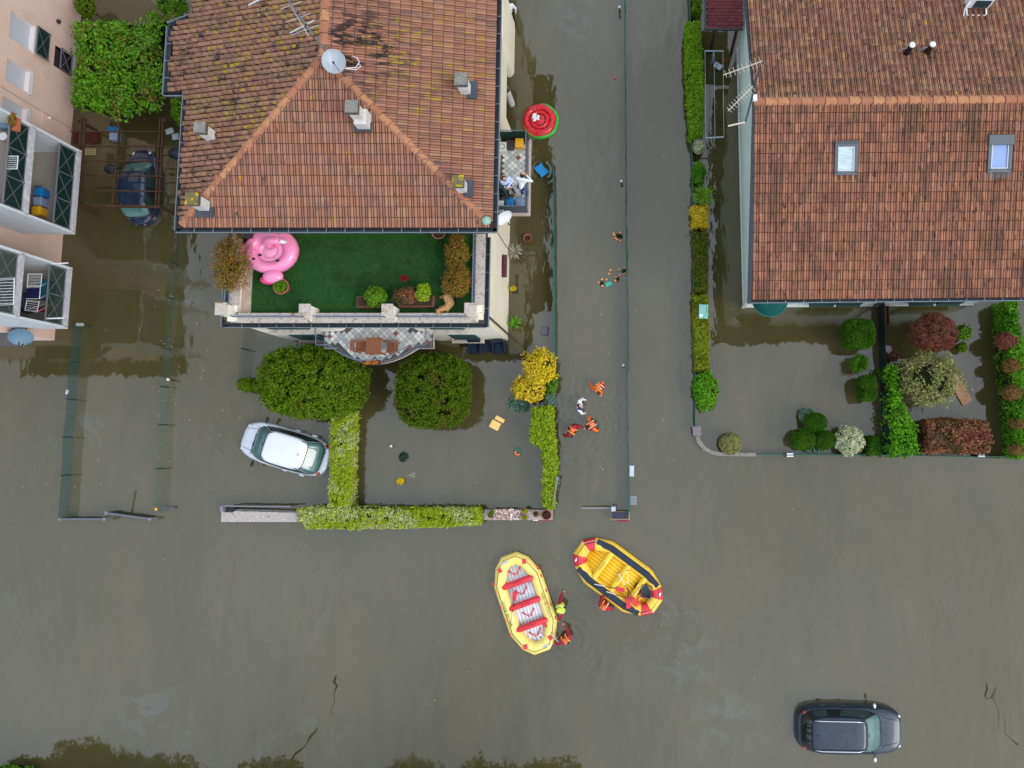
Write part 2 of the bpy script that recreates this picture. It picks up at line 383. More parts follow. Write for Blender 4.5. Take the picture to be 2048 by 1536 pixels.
def ridge_caps(parent, a, b, w=.42, step=.43, h=.10, m=None):
    a, b = Vector(a), Vector(b); d = b - a; L_ = d.length; d.normalize(); n = max(1, round(L_ / step)); st = L_ / n
    y = Vector((0, 0, 1)).cross(d).normalized(); z = d.cross(y)
    for i in range(n):
        gg = G(); r0, r1 = w / 2, w / 2 * .93; V = []; k = 7; pr = [(1, -.3), (.86, .35), (.52, .80), (.2, .98), (-.2, .98), (-.52, .80), (-.86, .35), (-1, -.3)]
        for t, r, lift in ((-.03, r0, .020), (st * 1.0, r1, 0)):
            for c_, s_ in pr: V.append(tuple(y * (r * c_) + z * (h * s_ - .05 + lift) + d * t))
        for c_, s_ in pr: V.append(tuple(y * (r0 * .96 * c_) + z * (h * .9 * s_ - .056) + d * -.055))
        gg.add(V[:], [(q, q + 1, k + 2 + q, k + 1 + q) for q in range(k)]); gg.k = 1
        gg.f += [(2 * k + 2 + q, 2 * k + 3 + q, q + 1, q) for q in range(k)]; gg.mi += [1] * k
        p = a + d * (i * st)
        o = gg.build('ridge_tile', [m or ridge_m, pan_m], None, smooth=False); o.parent = parent
        o.matrix_local = wm(parent).inverted() @ Matrix.Translation(p + Vector((random.gauss(0, .003), random.gauss(0, .003), random.gauss(0, .002)))) @ Matrix.Rotation(random.gauss(0, .006), 4, 'Z')
def gutter(parent, a, b, out, w=.15, brackets=.62, lip=True):
    """open channel along an eave, out = outward unit direction"""
    a, b, o_ = Vector(a), Vector(b), Vector(out).normalized()
    gg = G(); dz = Vector((0, 0, -.11))
    gg.bar(a + o_ * w / 2 + dz, b + o_ * w / 2 + dz, w, .015); gg.bar(a + dz * .5, b + dz * .5, .012, .10)
    ob = gg.build('gutter', gut_m, parent, world=True)
    l = G(); l.bar(a + o_ * w - Vector((0, 0, .045)), b + o_ * w - Vector((0, 0, .045)), .022, .10); l.build('gutter_lip', gutl_m, parent, world=True)
    n = int((b - a).length / brackets); gb = G()
    for i in range(1, n):
        p = a.lerp(b, i / n); gb.bar(p - Vector((0, 0, .0)), p + o_ * w, .02, .012)
    gb.build('gutter_brackets', gutl_m, parent, world=True)['kind'] = 'stuff'
    return ob
def chimney(parent, ptop, z, w, ztop, cap, shaft=None, flash=(0, -1), lich=False, louver=True):
    """cap centre given in pixels at height ztop; z = roof height below"""
    c = P(ptop[0], ptop[1], ztop); sh = shaft or w * .8
    t = G(); t.box((c.x, c.y, (z + ztop) / 2 - .12), (sh, sh, ztop - z - .05)); s_ = t.build('chimney', white_plaster, parent, world=True)
    if louver:
        t = G(); t.box((c.x, c.y, ztop - .16), (w * .86, w * .86, .2)); t.build('louver', mat('sooty_concrete', [(52, 50, 46), (70, 66, 60)], .9), s_, world=True)
        t = G()
        for i in (0, 1): t.box((c.x, c.y, ztop - .22 + .1 * i), (w * .95, w * .95, .035))
        t.build('louver_slab', mat('grey_concrete', [(92, 90, 86), (112, 110, 104)], .9, scale=8), s_, world=True)
    t = G(); t.box((c.x, c.y, ztop - .03), (w, w, .07)); t.build('cap', cap, s_, world=True, bevel=.01)
    t = G(); fx, fy = flash
    t.bar(Vector((c.x, c.y, z + .24)) + Vector((-w * .75 * abs(fy) , -w * .75 * abs(fx), 0)) + Vector((fx, fy, 0)) * w * .55, Vector((c.x, c.y, z + .24)) + Vector((w * .75 * abs(fy), w * .75 * abs(fx), 0)) + Vector((fx, fy, 0)) * w * .55, w * .8, .05)
    t.build('flashing', lead_m, s_, world=True)
    return s_
white_plaster = mat('white_plaster', [(214, 214, 210), (188, 186, 180)], .9, scale=5, bump=.003)
conc = mat('concrete_cap', [(110, 108, 102), (140, 138, 130)], .9, scale=9, bump=.004)
conc_l = mat('lichen_cap', [(96, 92, 70), (120, 112, 66)], .9, scale=9, patch=[((190, 164, 20), 5, .50, .06)])
cream = mat('cream_render', [(226, 216, 190), (236, 228, 206)], .9, scale=1.2, bump=.002, bscale=80, patch=[((200, 190, 160), 1.1, .62, .2)])
cream_s = mat('white_render', [(238, 234, 222), (228, 222, 206)], .9, scale=1.0, bump=.002, bscale=80)
stone = mat('mottled_stone', [(164, 154, 144), (192, 182, 172), (148, 134, 124)], .85, scale=6, bump=.003, patch=[((150, 104, 50), 4, .60, .08), ((96, 86, 80), 12, .62, .06)])
shutter_m = mat('green_shutter', [(24, 58, 58), (32, 70, 68)], .55, scale=4)
rail_m = mat('painted_railing', (108, 122, 140), .45, metal=.2)
white_m = mat('white_paint', (226, 228, 232), .5)
black_m = mat('black_plastic', (24, 24, 28), .5)
# ------------------------------------------------------------------ the villa
ZE, ZA, ZT, ZB = 8.2, 9.55, 5.75, 2.75
SW, SE = P(357, 455, ZE), P(985, 455, ZE)
xw, xe, ys = SW.x, SE.x, SW.y
AP = P(641, 114, ZA); xr, ya = (AP.x * .6 + (xw + xe) / 2 * .4), AP.y
yN = P(640, -330, ZA).y
BS = P(800, 681, 0).y; BWx = P(581, 681, 0).x; BEx = P(1016, 682, 0).x
villa = thing('villa', 'cream villa with a mossy hipped terracotta roof and a turfed roof terrace', 'house', ((xw + xe) / 2, BS, 0))
# walls: ground and first floor, with a rounded recess behind the south balcony
yR = P(760, 625, ZB).y
def wx(px): return P(px, 664, ZB).x
pts = [(BWx, BS)]
for cxp, s in ((698, 1), (824, -1)):
    cx_ = wx(cxp); r = .42
    arc = [(cx_ + s * (-r + r * math.sin(a)), BS + r - r * math.cos(a)) for a in np.linspace(0, math.pi / 2, 7)]
    arc2 = [(cx_ + s * (r - r * math.sin(a)) , BS + 3 * r - r * (1 - math.cos(a)) - r + 0) for a in ()]
    inner = [(cx_, yR)]
    pts += (arc + inner) if s == 1 else (inner + arc[::-1])
pts += [(BEx, BS)]
def wall_run(poly, z0, z1, name, m, th=.3, parent=villa):
    gg = G()
    for i in range(len(poly) - 1):
        a, b = poly[i], poly[i + 1]
        gg.add([(a[0], a[1], z0), (b[0], b[1], z0), (b[0], b[1], z1), (a[0], a[1], z1)], [(0, 1, 2, 3)])
    return gg.build(name, m, parent, world=True)
south_wall = wall_run(pts, -.6, ZT, 'wall', cream_s)
y262, y208, y155, y47 = P(1016, 262).y, P(1015, 208).y, P(1020, 155).y, P(1022, 47).y
east_wall = G()
east_wall.hexa([(BEx, BS, -.6), (BEx, y262, -.6), (BEx - .3, y262, -.6), (BEx - .3, BS + .01, -.6)], [(BEx, BS, ZT), (BEx, y262, ZT), (BEx - .3, y262, ZT), (BEx - .3, BS + .01, ZT)])
ymain = P(700, 457, ZE).y + .75          # plan line of the main block's south wall
east_wall.hexa([(BEx, ymain, ZT), (BEx, y262, ZT), (BEx - .3, y262, ZT), (BEx - .3, ymain, ZT)], [(BEx, ymain, ZE - .1), (BEx, y262, ZE), (BEx - .3, y262, ZE), (BEx - .3, ymain, ZE - .1)])
east_wall.hexa([(BEx, y262, 1.5), (BEx, y155, 1.5), (BEx - .3, y155, 1.5), (BEx - .3, y262, 1.5)], [(BEx, y262, ZE), (BEx, y155, ZE), (BEx - .3, y155, ZE), (BEx - .3, y262, ZE)])
rr_ = .28; seg = [(BEx - .3, y155 + .1)] + [(BEx + .08 - rr_ + rr_ * math.sin(a), y155 + rr_ - rr_ * math.cos(a)) for a in np.linspace(0, math.pi / 2, 7)] + [(BEx + .08, y47), (BEx - .3, y47)]
east_wall.prism(seg, -.6, 3.2)
east_wall.hexa([(BEx, y155, 3.2), (BEx, y47, 3.2), (BEx - .3, y47, 3.2), (BEx - .3, y155, 3.2)], [(BEx, y155, ZE), (BEx, y47, ZE), (BEx - .3, y47, ZE), (BEx - .3, y155, ZE)])
east_wall.box((BEx - 1.5, (y47 + yN) / 2, ZE / 2), (.3, yN - y47, ZE)); east_wall.box((BEx - 1.6, (y262 + y155) / 2, 1), (.2, y155 - y262 + .2, 3.2))
east_wall.build('wall', cream, villa, world=True)
gg = G(); gg.lathe((BEx - .02, y208, -.6), [(.16, 0), (.15, 1.9), (.17, 2.1)], 18); gg.build('column', white_plaster, villa, smooth=True, world=True)
west = G(); xW2 = P(365, 200, ZE).x + .6
west.add([(BWx, BS, -.6), (BWx, ymain, -.6), (BWx, ymain, ZT), (BWx, BS, ZT)], [(3, 2, 1, 0)])
west.add([(xW2, ymain, -.6), (xW2, yN, -.6), (xW2, yN, ZE), (xW2, ymain, ZE)], [(3, 2, 1, 0)])
west.add([(xW2, ymain, ZT - .3), (BEx, ymain, ZT - .3), (BEx, ymain, ZE), (xW2, ymain, ZE)], [(0, 1, 2, 3)])
west.add([(xW2, yN, -.6), (BEx, yN, -.6), (BEx, yN, ZE), (xW2, yN, ZE)], [(3, 2, 1, 0)])
west.build('wall', cream, villa, world=True)
# main roof
yj1, yj2 = P(340, 182, ZE).y, P(345, 50, ZE).y
xj = P(340, 120, ZE - .1).x; xj3 = P(385, 10, ZE).x
roofG = G(); E3 = lambda x, y, z: Vector((x, y, z))
pS = [E3(xw, ys, ZE), E3(xe, ys, ZE), E3(xr, ya, ZA)]
pE = [E3(xe, ys, ZE), E3(xe, yN, ZE), E3(xr, yN, ZA), E3(xr, ya, ZA)]
slW = (ZA - ZE) / (xr - xw)
zW = lambda x: ZE + (x - xw) * slW
pW = [E3(xw, ys, ZE), E3(xr, ya, ZA), E3(xr, yN, ZA), E3(xj3, yN, zW(xj3)), E3(xj3, yj2 + .35, zW(xj3)), E3(xj, yj2, zW(xj)), E3(xj, yj1, zW(xj)), E3(xw, yj1, ZE)]
for pl in (pS, pE, pW): roofG.hexa([v - Vector((0, 0, .12)) for v in pl], pl) if pl is not pW else roofG.hexa([v - Vector((0, 0, .12)) for v in pl[::-1]], pl[::-1])
roof = roofG.build('roof', mat('roof_deck', (70, 48, 40), .9), villa, world=True)
R_ = Roof(roof)
big = tile_shape(.198, .350); big_e = tile_shape(.195, .365); coppo = tile_shape(.19, .275, .86, .06, False, .035)
R_.plane(pS, SW, (1, 0, 0), .198, .350, 0, jit=.004)
R_.plane(pE, SE, (0, 1, 0), .195, .362, 1, jit=.004)
R_.plane(pW, E3(xw, ys, ZE), (0, -1, 0), .188, .262, 2, jit=.026, stagger=.5)
CH = [(398, 254, .37, .95, conc, (0, -1)), (382, 397, .40, .95, conc_l, (0, -1)), (702, 212, .40, 1.25, conc, (0, -1)), (921, 157, .41, .95, conc, (1, 0)), (915, 361, .38, .9, conc_l, (1, 0))]
def roof_z(px, py):
    best = None
    for pl in (pS, pE, pW):
        n = (pl[1] - pl[0]).cross(pl[2] - pl[0]).normalized(); h_ = hit_plane(px, py, pl[0], n)
        if best is None or h_.z < best.z: best = h_
    return best
chs = []
for (cx_, cy_, w, hh, cp, fl) in CH:
    b_ = roof_z(cx_ + 10, cy_ + 14); zt = b_.z + hh
    chs.append(chimney(roof, (cx_, cy_), b_.z - .15, w * 1.02, zt, cp, flash=fl))
t_ = P(716, 228, ZA + .3); gg = G(); gg.box((t_.x, t_.y, ZA - .3), (.40, .52, .8)); gg.build('chimney_shoulder', white_plaster, chs[2], world=True)
R_.finish([big, big_e, coppo], [tiles_b, tiles_e, tiles_a], 300)
up = Vector((0, 0, .05))
ridge_caps(roof, SW + up + Vector((.12, .12, 0)), E3(xr, ya, ZA) + up, .31)
ridge_caps(roof, SE + up + Vector((-.35, .35, .05)), E3(xr, ya, ZA) + up, .31)
ridge_caps(roof, E3(xr, ya, ZA + .05), E3(xr, yN, ZA + .05), .36)
gg = G(); gg.ball(SE + Vector((-.2, .22, .08)), (.17, .17, .12), 12, 5); gg.build('hip_end_cap', mat('verdigris', (138, 176, 160), .6), roof, smooth=True, world=True)
gutter(roof, E3(xw - .1, ys, ZE), E3(xe + .12, ys, ZE), (0, -1, 0), .17)
gutter(roof, E3(xe, ys - .1, ZE), E3(xe, yN, ZE), (1, 0, 0), .17)
gutter(roof, E3(xw, ys - .1, ZE), E3(xw, yj1, ZE), (-1, 0, 0), .14)
gutter(roof, E3(xj, yj1 - .1, ZE - .1), E3(xj, yj2, ZE - .1), (-1, 0, 0), .2)
gutter(roof, E3(xj - .15, yj1, ZE - .1), E3(xw, yj1, ZE - .1), (0, -1, 0), .12)
gutter(roof, E3(xj - .15, yj2, ZE - .1), E3(xj3, yj2 + .35, ZE - .1), (-.3, 1, 0), .16)
# terrace: slab, tiles, artificial turf, parapet, pillars
tx0, tx1 = P(449, 648, ZT).x, P(970, 648, ZT).x; ty0 = P(700, 648, ZT).y; tyN = ymain
zt2 = ZT + .35
gg = G(); gg.prism([(tx0, ty0, 0), (tx1, ty0, 0), (tx1, tyN, 0), (tx0, tyN, 0)], ZT - .25, ZT - .02); terr = gg.build('roof_terrace', mat('cornice_dark', [(58, 56, 56), (84, 80, 78)], .8, scale=5), villa, world=True)
gx0, gx1, gy0, gy1 = P(504, 600, ZT).x, P(966, 600, ZT).x, P(700, 626, ZT).y, tyN
gg = G(); gg.prism([(tx0 + .25, ty0 + .25), (tx1 - .25, ty0 + .25), (tx1 - .25, tyN), (tx0 + .25, tyN)], ZT - .02, ZT + .03); gg.build('terrace_floor', mat('terrace_paving', [(196, 178, 160), (170, 150, 132)], .8, scale=7), terr, world=True)
turf_m = mat('artificial_turf', [(28, 62, 24), (42, 84, 36), (32, 72, 28)], .9, scale=1.0, bump=.01, bscale=260)
V_, N_ = 26000, RNG
q = np.stack([RNG.uniform(gx0, gx1, V_), RNG.uniform(gy0, gy1, V_), np.full(V_, ZT + .042)], 1)
an = RNG.uniform(0, 2 * math.pi, V_); dx = np.stack([np.cos(an), np.sin(an), an * 0], 1) * .02
tp = q + np.stack([RNG.normal(0, .012, V_), RNG.normal(0, .012, V_), RNG.uniform(.02, .035, V_)], 1)
F3 = np.arange(V_ * 3).reshape(-1, 3)
gg = G(); gg.prism([(gx0, gy0), (gx1, gy0), (gx1, gy1), (gx0, gy1)], ZT + .032, ZT + .044); lawn = gg.build('turf_sheet', turf_m, terr, world=True)
o = npmesh('turf_blades', np.stack([q - dx, q + dx, tp], 1).reshape(-1, 3), F3, mat('turf_blade', [(28, 66, 22), (54, 104, 42), (36, 82, 30)], .8, 'island', 3), terr); o['kind'] = 'stuff'
def coping(a, b, w, z, n, parent, m=stone, name='coping_stone', hh=.06):
    a, b = Vector(a), Vector(b)
    for i in range(n):
        p, q_ = a.lerp(b, (i + .004) / n), a.lerp(b, (i + .996) / n)
        gg = G(); gg.bar(Vector((p.x, p.y, z)), Vector((q_.x, q_.y, z + random.uniform(-.004, .004))), w, hh); gg.build(name, m, parent, world=True)
def railing(parent, pts, z0, h, m=rail_m, step=.13, closed=False, tr=.022):
    """top rail, bottom rail and balusters; every baluster run one part"""
    gg = G(); gg.tube([(p[0], p[1], z0 + h) for p in pts], tr, 6); r = gg.build('rail', m, parent, world=True)
    gb = G(); gb.tube([(p[0], p[1], z0 + .1) for p in pts], .014, 4)
    bl = G()
    for i in range(len(pts) - 1):
        a, b = Vector(pts[i]).to_2d(), Vector(pts[i + 1]).to_2d(); n = max(1, int((b - a).length / step))
        for k in range(n):
            p = a.lerp(b, k / n); bl.tube([(p.x, p.y, z0 + .1), (p.x, p.y, z0 + h)], .008, 4, cap=False)
    gb.build('bottom_rail', m, r, world=True); bb = bl.build('balusters', m, r, world=True); bb['kind'] = 'stuff'
    return r
yc = P(700, 636, zt2).y
parS = G(); parS.box(((tx0 + tx1) / 2, yc, ZT + .15), (tx1 - tx0 - .5, .22, .34)); par = parS.build('parapet', cream_s, terr, world=True)
PIL = [(443, 618, 24), (610, 620, 23), (775, 620, 23), (940.5, 618, 23)]
px_at = [P(a[0], a[1], zt2 + .55) for a in PIL]
for i, (a, b) in enumerate(((476, 620), (626, 790), (796, 953))):
    pa, pb = P(a, 636, zt2), P(b, 636, zt2); coping((pa.x, yc, 0), (pb.x, yc, 0), .36, zt2, 2, par)
for i, (cx_, cy_, w) in enumerate(PIL):
    c = px_at[i]; ww = w / PXM(zt2 + .55)
    gg = G(); gg.box((c.x, c.y, (ZT + zt2 + .55) / 2), (ww * .86, ww * .86, zt2 + .55 - ZT)); pl_ = gg.build('pillar', cream_s, terr, world=True)
    gg = G(); gg.box((c.x, c.y, zt2 + .58), (ww, ww * 1.08, .06)); gg.build('cap', stone, pl_, world=True, bevel=.01)
for i in range(3):
    a, b = px_at[i], px_at[i + 1]
    railing(par, [(a.x + .2, yc + .02), (b.x - .2, yc + .02)], zt2, .32, step=.16)
xc = P(960, 560, zt2).x; yb = P(960, 468, zt2).y; c4 = px_at[3]
gg = G(); gg.box((xc, (yb + c4.y) / 2, ZT + .15), (.22, yb - c4.y, .34)); par2 = gg.build('parapet', cream_s, terr, world=True)
coping((xc, c4.y + .25, 0), (xc, yb, 0), .34, zt2, 2, par2)
railing(par2, [(xc - .19, c4.y + .2), (xc - .19, yb + .2)], zt2, .4, step=.14)
c1 = px_at[0]; gg = G(); gg.box((c1.x + .15, (yb + c1.y) / 2, ZT + .15), (.22, yb - c1.y, .3)); par3 = gg.build('parapet', cream_s, terr, world=True)
coping((c1.x + .15, c1.y + .25, 0), (c1.x + .15, yb + .4, 0), .34, zt2 - .03, 2, par3); railing(par3, [(c1.x, c1.y + .2), (c1.x, yb + .3)], zt2, .4, step=.14)
gutter(terr, (tx0, ty0, ZT), (tx1 + .02, ty0, ZT), (0, -1, 0), .13); gutter(terr, (tx1, ty0 - .1, ZT), (tx1, yb, ZT), (1, 0, 0), .13); gutter(terr, (tx0, ty0 - .1, ZT), (tx0, yb, ZT), (-1, 0, 0), .13)
pipe_m = mat('brown_pipe', (74, 66, 60), .5)
for a, b in ((P(985, 460, ZE - .2), P(1016, 505, -.2)), (P(970, 645, ZT - .1), P(1016, 671, -.2))):
    top = Vector((b.x + .07, b.y, a.z - .5)); gg = G(); gg.tube([a, Vector((a.x, a.y, a.z - .15)), top, Vector((b.x + .07, b.y, -.3))], .045, 8); gg.build('downpipe', pipe_m, villa, world=True)
# shutters on the south wall
def shutter(x0, x1, z0, z1, y, parent, name='shutter', out=-.03):
    w = G(); w.box(((x0 + x1) / 2, y + .03, (z0 + z1) / 2), (x1 - x0 + .12, .1, z1 - z0 + .12)); f = w.build('window', white_plaster, parent, world=True)
    for k in (0, 1):
        a = x0 + (x1 - x0) * k / 2 + .01; b = x0 + (x1 - x0) * (k + 1) / 2 - .01
        w = G(); w.box(((a + b) / 2, y + out, (z0 + z1) / 2), (b - a, .04, z1 - z0))
        for j in range(10): w.box(((a + b) / 2, y + out - .022, z0 + .06 + (z1 - z0 - .12) * (j + .5) / 10), (b - a - .1, .012, .03))
        w.build(name, shutter_m, f, world=True)
    w = G(); w.box(((x0 + x1) / 2, y - .08, z0 - .05), (x1 - x0 + .3, .26, .05)); w.build('sill', stone, f, world=True)
for (a, b, z0, z1) in ((617, 676, .7, 2.05), (619, 690, 3.75, 5.15), (918, 968, .7, 2.05), (905, 966, 3.75, 5.15)):
    shutter(P(a, 681, 0).x, P(b, 681, 0).x, z0, z1, BS, villa, out=-.05)
# ---- south balcony
def arcpts(a, m, b, n=8):
    a, m, b = Vector(a), Vector(m), Vector(b); c = m * 2 - (a + b) / 2
    return [tuple(a * (1 - t) ** 2 + c * 2 * t * (1 - t) + b * t * t) for t in np.linspace(0, 1, n)]
zb = ZB - .02
o2 = lambda px, py, z=zb: P(px, py, z)
edge = [o2(648, 660), o2(648, 697), o2(674, 697)] + [Vector(p) for p in arcpts(o2(674, 697), o2(747, 729), o2(836, 697), 12)][1:] + [o2(867, 697), o2(867, 660)]
slabpoly = [(p.x, p.y) for p in edge] + [(edge[-1].x, yR), (edge[0].x, yR)]
gg = G(); gg.hexa([(p[0], p[1], ZB - .2) for p in slabpoly], [(p[0], p[1], ZB) for p in slabpoly])
bal = gg.build('balcony', mat('balcony_slab', [(196, 186, 180), (170, 160, 152)], .85, scale=8), villa, world=True)
def paving(parent, inside, z, size, ang, x0, x1, y0, y1, cols, limit=300, special=None):
    """square tiles laid on the diagonal, each an object sharing one mesh per colour"""
    s = size * .462; mes = []
    for m in cols:
        me = bpy.data.meshes.new('floor_tile'); me.from_pydata([(-s, -s, .012), (s, -s, .012), (s, s, .012), (-s, s, .012), (-s, -s, 0), (s, -s, 0), (s, s, 0), (-s, s, 0)], [], [(0, 1, 2, 3), (4, 5, 1, 0), (5, 6, 2, 1), (6, 7, 3, 2), (7, 4, 0, 3)]); me.materials.append(m); mes.append(me)
    iv = wm(parent).inverted(); n = int(max(x1 - x0, y1 - y0) / size) + 2; cx_, cy_ = (x0 + x1) / 2, (y0 + y1) / 2; cnt = 0
    for i in range(-n, n + 1):
        for j in range(-n, n + 1):
            x = cx_ + (i * math.cos(ang) - j * math.sin(ang)) * size; y = cy_ + (i * math.sin(ang) + j * math.cos(ang)) * size
            if not inside(x, y) or cnt >= limit: continue
            k = special(i, j) if special else 0
            o = bpy.data.objects.new('floor_tile', mes[k]); COL.objects.link(o); o.parent = parent
            o.matrix_local = iv @ Matrix.Translation((x, y, z + random.uniform(0, .002))) @ Matrix.Rotation(ang + random.gauss(0, .006), 4, 'Z'); cnt += 1
tl_m = [mat('tile_white', [(222, 222, 218), (204, 206, 204)], .4, 'island', 2), mat('tile_grey', [(172, 176, 174), (186, 190, 188)], .4, 'island', 2), mat('tile_brown', [(128, 76, 58), (140, 84, 66)], .4, 'island', 2)]
def tsp(i, j):
    if (i % 4 == 0 and (j + i // 4 * 2) % 5 == 0): return 2
    return 1 if (i * 5 + j * 3 + (i * j) % 3) % 3 == 0 else 0
gg = G(); gg.hexa([(p[0], p[1], ZB + .002) for p in slabpoly], [(p[0] * .98 + edge[5].x * .02, p[1] * .985 + (edge[0].y) * .015, ZB + .012) for p in slabpoly]); gg.build('grout_bed', mat('grout', (88, 84, 80), .9), bal, world=True)
xs_ = [p[0] for p in slabpoly]; ysl = [p[1] for p in slabpoly]
inn = [(p[0] * .965 + edge[5].x * .035, p[1] + (.16 if p[1] < BS - .3 else 0)) for p in slabpoly]
paving(bal, lambda x, y: inpoly(x, y, inn) and (y < BS - .08 or wx(700) + .1 < x < wx(822) - .1) and y < BS + .75, ZB + .012, .165, math.radians(45), min(xs_), max(xs_), min(ysl), BS + .7, tl_m, 320, tsp)
inset = [Vector((p.x, p.y, 0)) for p in edge]; cI = Vector((edge[5].x, BS - .3, 0))
rpts = [p + (cI - p).normalized() * .07 for p in inset]
railing(bal, [(p.x, p.y) for p in rpts], ZB, 1.0, step=.12, tr=.024)
# ---- east balcony
b0, b1 = P(1060, 430, zb), P(1060, 279, zb); exo = b0.x; ey0, ey1 = b0.y, b1.y
gg = G(); gg.prism([(BEx, ey0), (exo, ey0), (exo, ey1), (BEx, ey1)], ZB - .2, ZB); ebal = gg.build('balcony', mat('balcony_slab2', [(200, 186, 178), (176, 160, 150)], .85, scale=8), villa, world=True)
gg = G(); gg.prism([(BEx, ey0 + .12), (exo - .12, ey0 + .12), (exo - .12, ey1 - .05), (BEx, ey1 - .05)], ZB + .002, ZB + .01); gg.build('grout_bed', MAT['grout'], ebal, world=True)
paving(ebal, lambda x, y: BEx + .09 < x < exo - .2 and ey0 + .2 < y < ey1 - .12, ZB + .012, .165, math.radians(45), BEx, exo, ey0, ey1, tl_m, 300, tsp)
railing(ebal, [(BEx + .02, ey0 + .06), (exo - .07, ey0 + .06), (exo - .07, ey1 - .04), (BEx + .02, ey1 - .04)], ZB, 1.05, step=.12)
gg = G(); gg.box(((BEx + exo) / 2, ey1 - .07, ZB + .5), (exo - BEx - .1, .015, .98)); gg.build('screen', mat('green_screen', [(16, 44, 38), (22, 54, 46)], .8), ebal, world=True)
gg = G(); gg.box(((BEx + exo) / 2, ey0 + .09, ZB + .5), (exo - BEx - .1, .012, .9)); gg.build('screen', mat('grey_screen', [(74, 82, 88), (88, 96, 104)], .8), ebal, world=True)
def leaf_door(px0, py0, px1, py1, z0, z1, parent=villa):
    a, b = P(px0, py0, z0), P(px1, py1, z0); gg = G(); gg.bar((a.x, a.y, (z0 + z1) / 2), (b.x, b.y, (z0 + z1) / 2), .05, z1 - z0)
    for j in range(12):
        z = z0 + .15 + (z1 - z0 - .3) * j / 11; gg.bar((a.x, a.y, z), (b.x, b.y, z), .075, .03)
    gg.build('shutter', shutter_m, parent, world=True)
leaf_door(995, 352, 993, 322, ZB + .05, ZB + 2.2); leaf_door(1022, 405, 995, 372, ZB + .05, ZB + 2.2)
for py in (90, 170):
    h_ = hit_plane(989, py, Vector((BEx, 0, 0)), Vector((1, 0, 0))); gg = G(); gg.box((BEx + .04, h_.y, h_.z), (.16, 1.15, .08)); gg.build('sill', white_plaster, villa, world=True)
h_ = hit_plane(1004, 532, Vector((BEx, 0, 0)), Vector((1, 0, 0)))
gg = G(); gg.box((BEx + .1, h_.y, h_.z), (.2, .95, .16)); fb = thing('flower_box', 'narrow wall box of purple and red flowers on the cream east wall', 'flower box', (BEx + .1, h_.y, h_.z - .08)); gg.build('box', mat('box_brown', (92, 70, 60), .8), fb, world=True)
FLOWERBOX = (fb, Vector((BEx + .1, h_.y, h_.z + .1)), .1, .45)
# ------------------------------------------------------------------ the right-hand house
ZE2, ZR2 = 6.0, 7.75
A2, B2 = P(1504, 599, ZE2), P(2150, 593, ZE2)
u2 = (B2 - A2).normalized(); n2 = Vector((-u2.y, u2.x, 0))
R0 = P(1507, 203, ZR2); dR = (R0 - A2).dot(n2)
W1 = (P(1481, 100, 0) + P(1487, 611, 0)) / 2
house = thing('terracotta_roofed_house', 'pale mint house with a clean gabled terracotta roof, two skylights and two vents', 'house', (P(1700, 611, 0).x, P(1700, 611, 0).y, 0))
def H2(u, v, z): p = A2 + u2 * u + n2 * v; return Vector((p.x, p.y, z))
Lr = (B2 - A2).length; xw0 = (P(1487, 611, 0) - A2).dot(u2); ysw = (P(1700, 611, 0) - A2).dot(n2); u_e = (P(1945, 605, 0) - A2).dot(u2)
mint = mat('mint_render', [(196, 218, 214), (208, 226, 222)], .9, scale=1.2, bump=.002, bscale=80)
mint_s = mat('pale_render', [(224, 234, 234), (214, 226, 226)], .9, scale=1.2)
gg = G(); NV = 2 * dR
gg.add([H2(xw0, ysw, -.6), H2(xw0, NV - ysw, -.6), H2(xw0, NV - ysw, ZE2 - .1), H2(xw0, dR, ZR2 - .15), H2(xw0, ysw, ZE2 - .1)], [(0, 1, 2, 3, 4)]); gg.build('wall', mint, house, world=True)
gg = G(); gg.add([H2(xw0, ysw, -.6), H2(u_e, ysw, -.6), H2(u_e, ysw, ZE2), H2(xw0, ysw, ZE2), H2(u_e, ysw + 1.6, -.6), H2(u_e, ysw + 1.6, ZE2), H2(Lr, ysw + 1.6, -.6), H2(Lr, ysw + 1.6, ZE2)], [(0, 1, 2, 3), (1, 4, 5, 2), (4, 6, 7, 5)]); gg.build('wall', mint_s, house, world=True)
gg = G(); gg.add([H2(xw0, NV - ysw, -.6), H2(Lr, NV - ysw, -.6), H2(Lr, NV - ysw, ZE2), H2(xw0, NV - ysw, ZE2)], [(0, 1, 2, 3)]); gg.build('wall', mint, house, world=True)
gg = G(); gg.bar(H2(xw0 - .02, ysw - .02, -.5), H2(xw0 - .02, ysw - .02, ZE2 - .1), .14, .14); gg.bar(H2(xw0 - .02, ysw, .04), H2(xw0 - .02, NV - ysw, .04), .06, .1); gg.bar(H2(xw0, ysw - .03, .04), H2(u_e, ysw - .03, .04), .06, .1); gg.build('white_trim', white_plaster, house, world=True)
pS2 = [H2(0, 0, ZE2), H2(Lr, 0, ZE2), H2(Lr, dR, ZR2), H2(.08, dR, ZR2)]
pN2 = [H2(.08, dR, ZR2), H2(Lr, dR, ZR2), H2(Lr, NV, ZE2), H2(-.05, NV, ZE2)]
gg = G()
for pl in (pS2, pN2): gg.hexa([v - Vector((0, 0, .12)) for v in pl], pl)
roof2 = gg.build('roof', MAT['roof_deck'], house, world=True)
R2 = Roof(roof2)
big2 = tile_shape(.206, .348); cop2 = tile_shape(.212, .30, .56, .06, True, .045, True)
R2.plane(pS2, A2, u2, .206, .348, 0, jit=.004)
R2.plane(pN2, H2(0, NV, ZE2), -u2, .212, .292, 1, jit=.010, stagger=.0)
def on_S(px, py): n_ = (pS2[1] - pS2[0]).cross(pS2[2] - pS2[0]).normalized(); return hit_plane(px, py, pS2[0], n_)
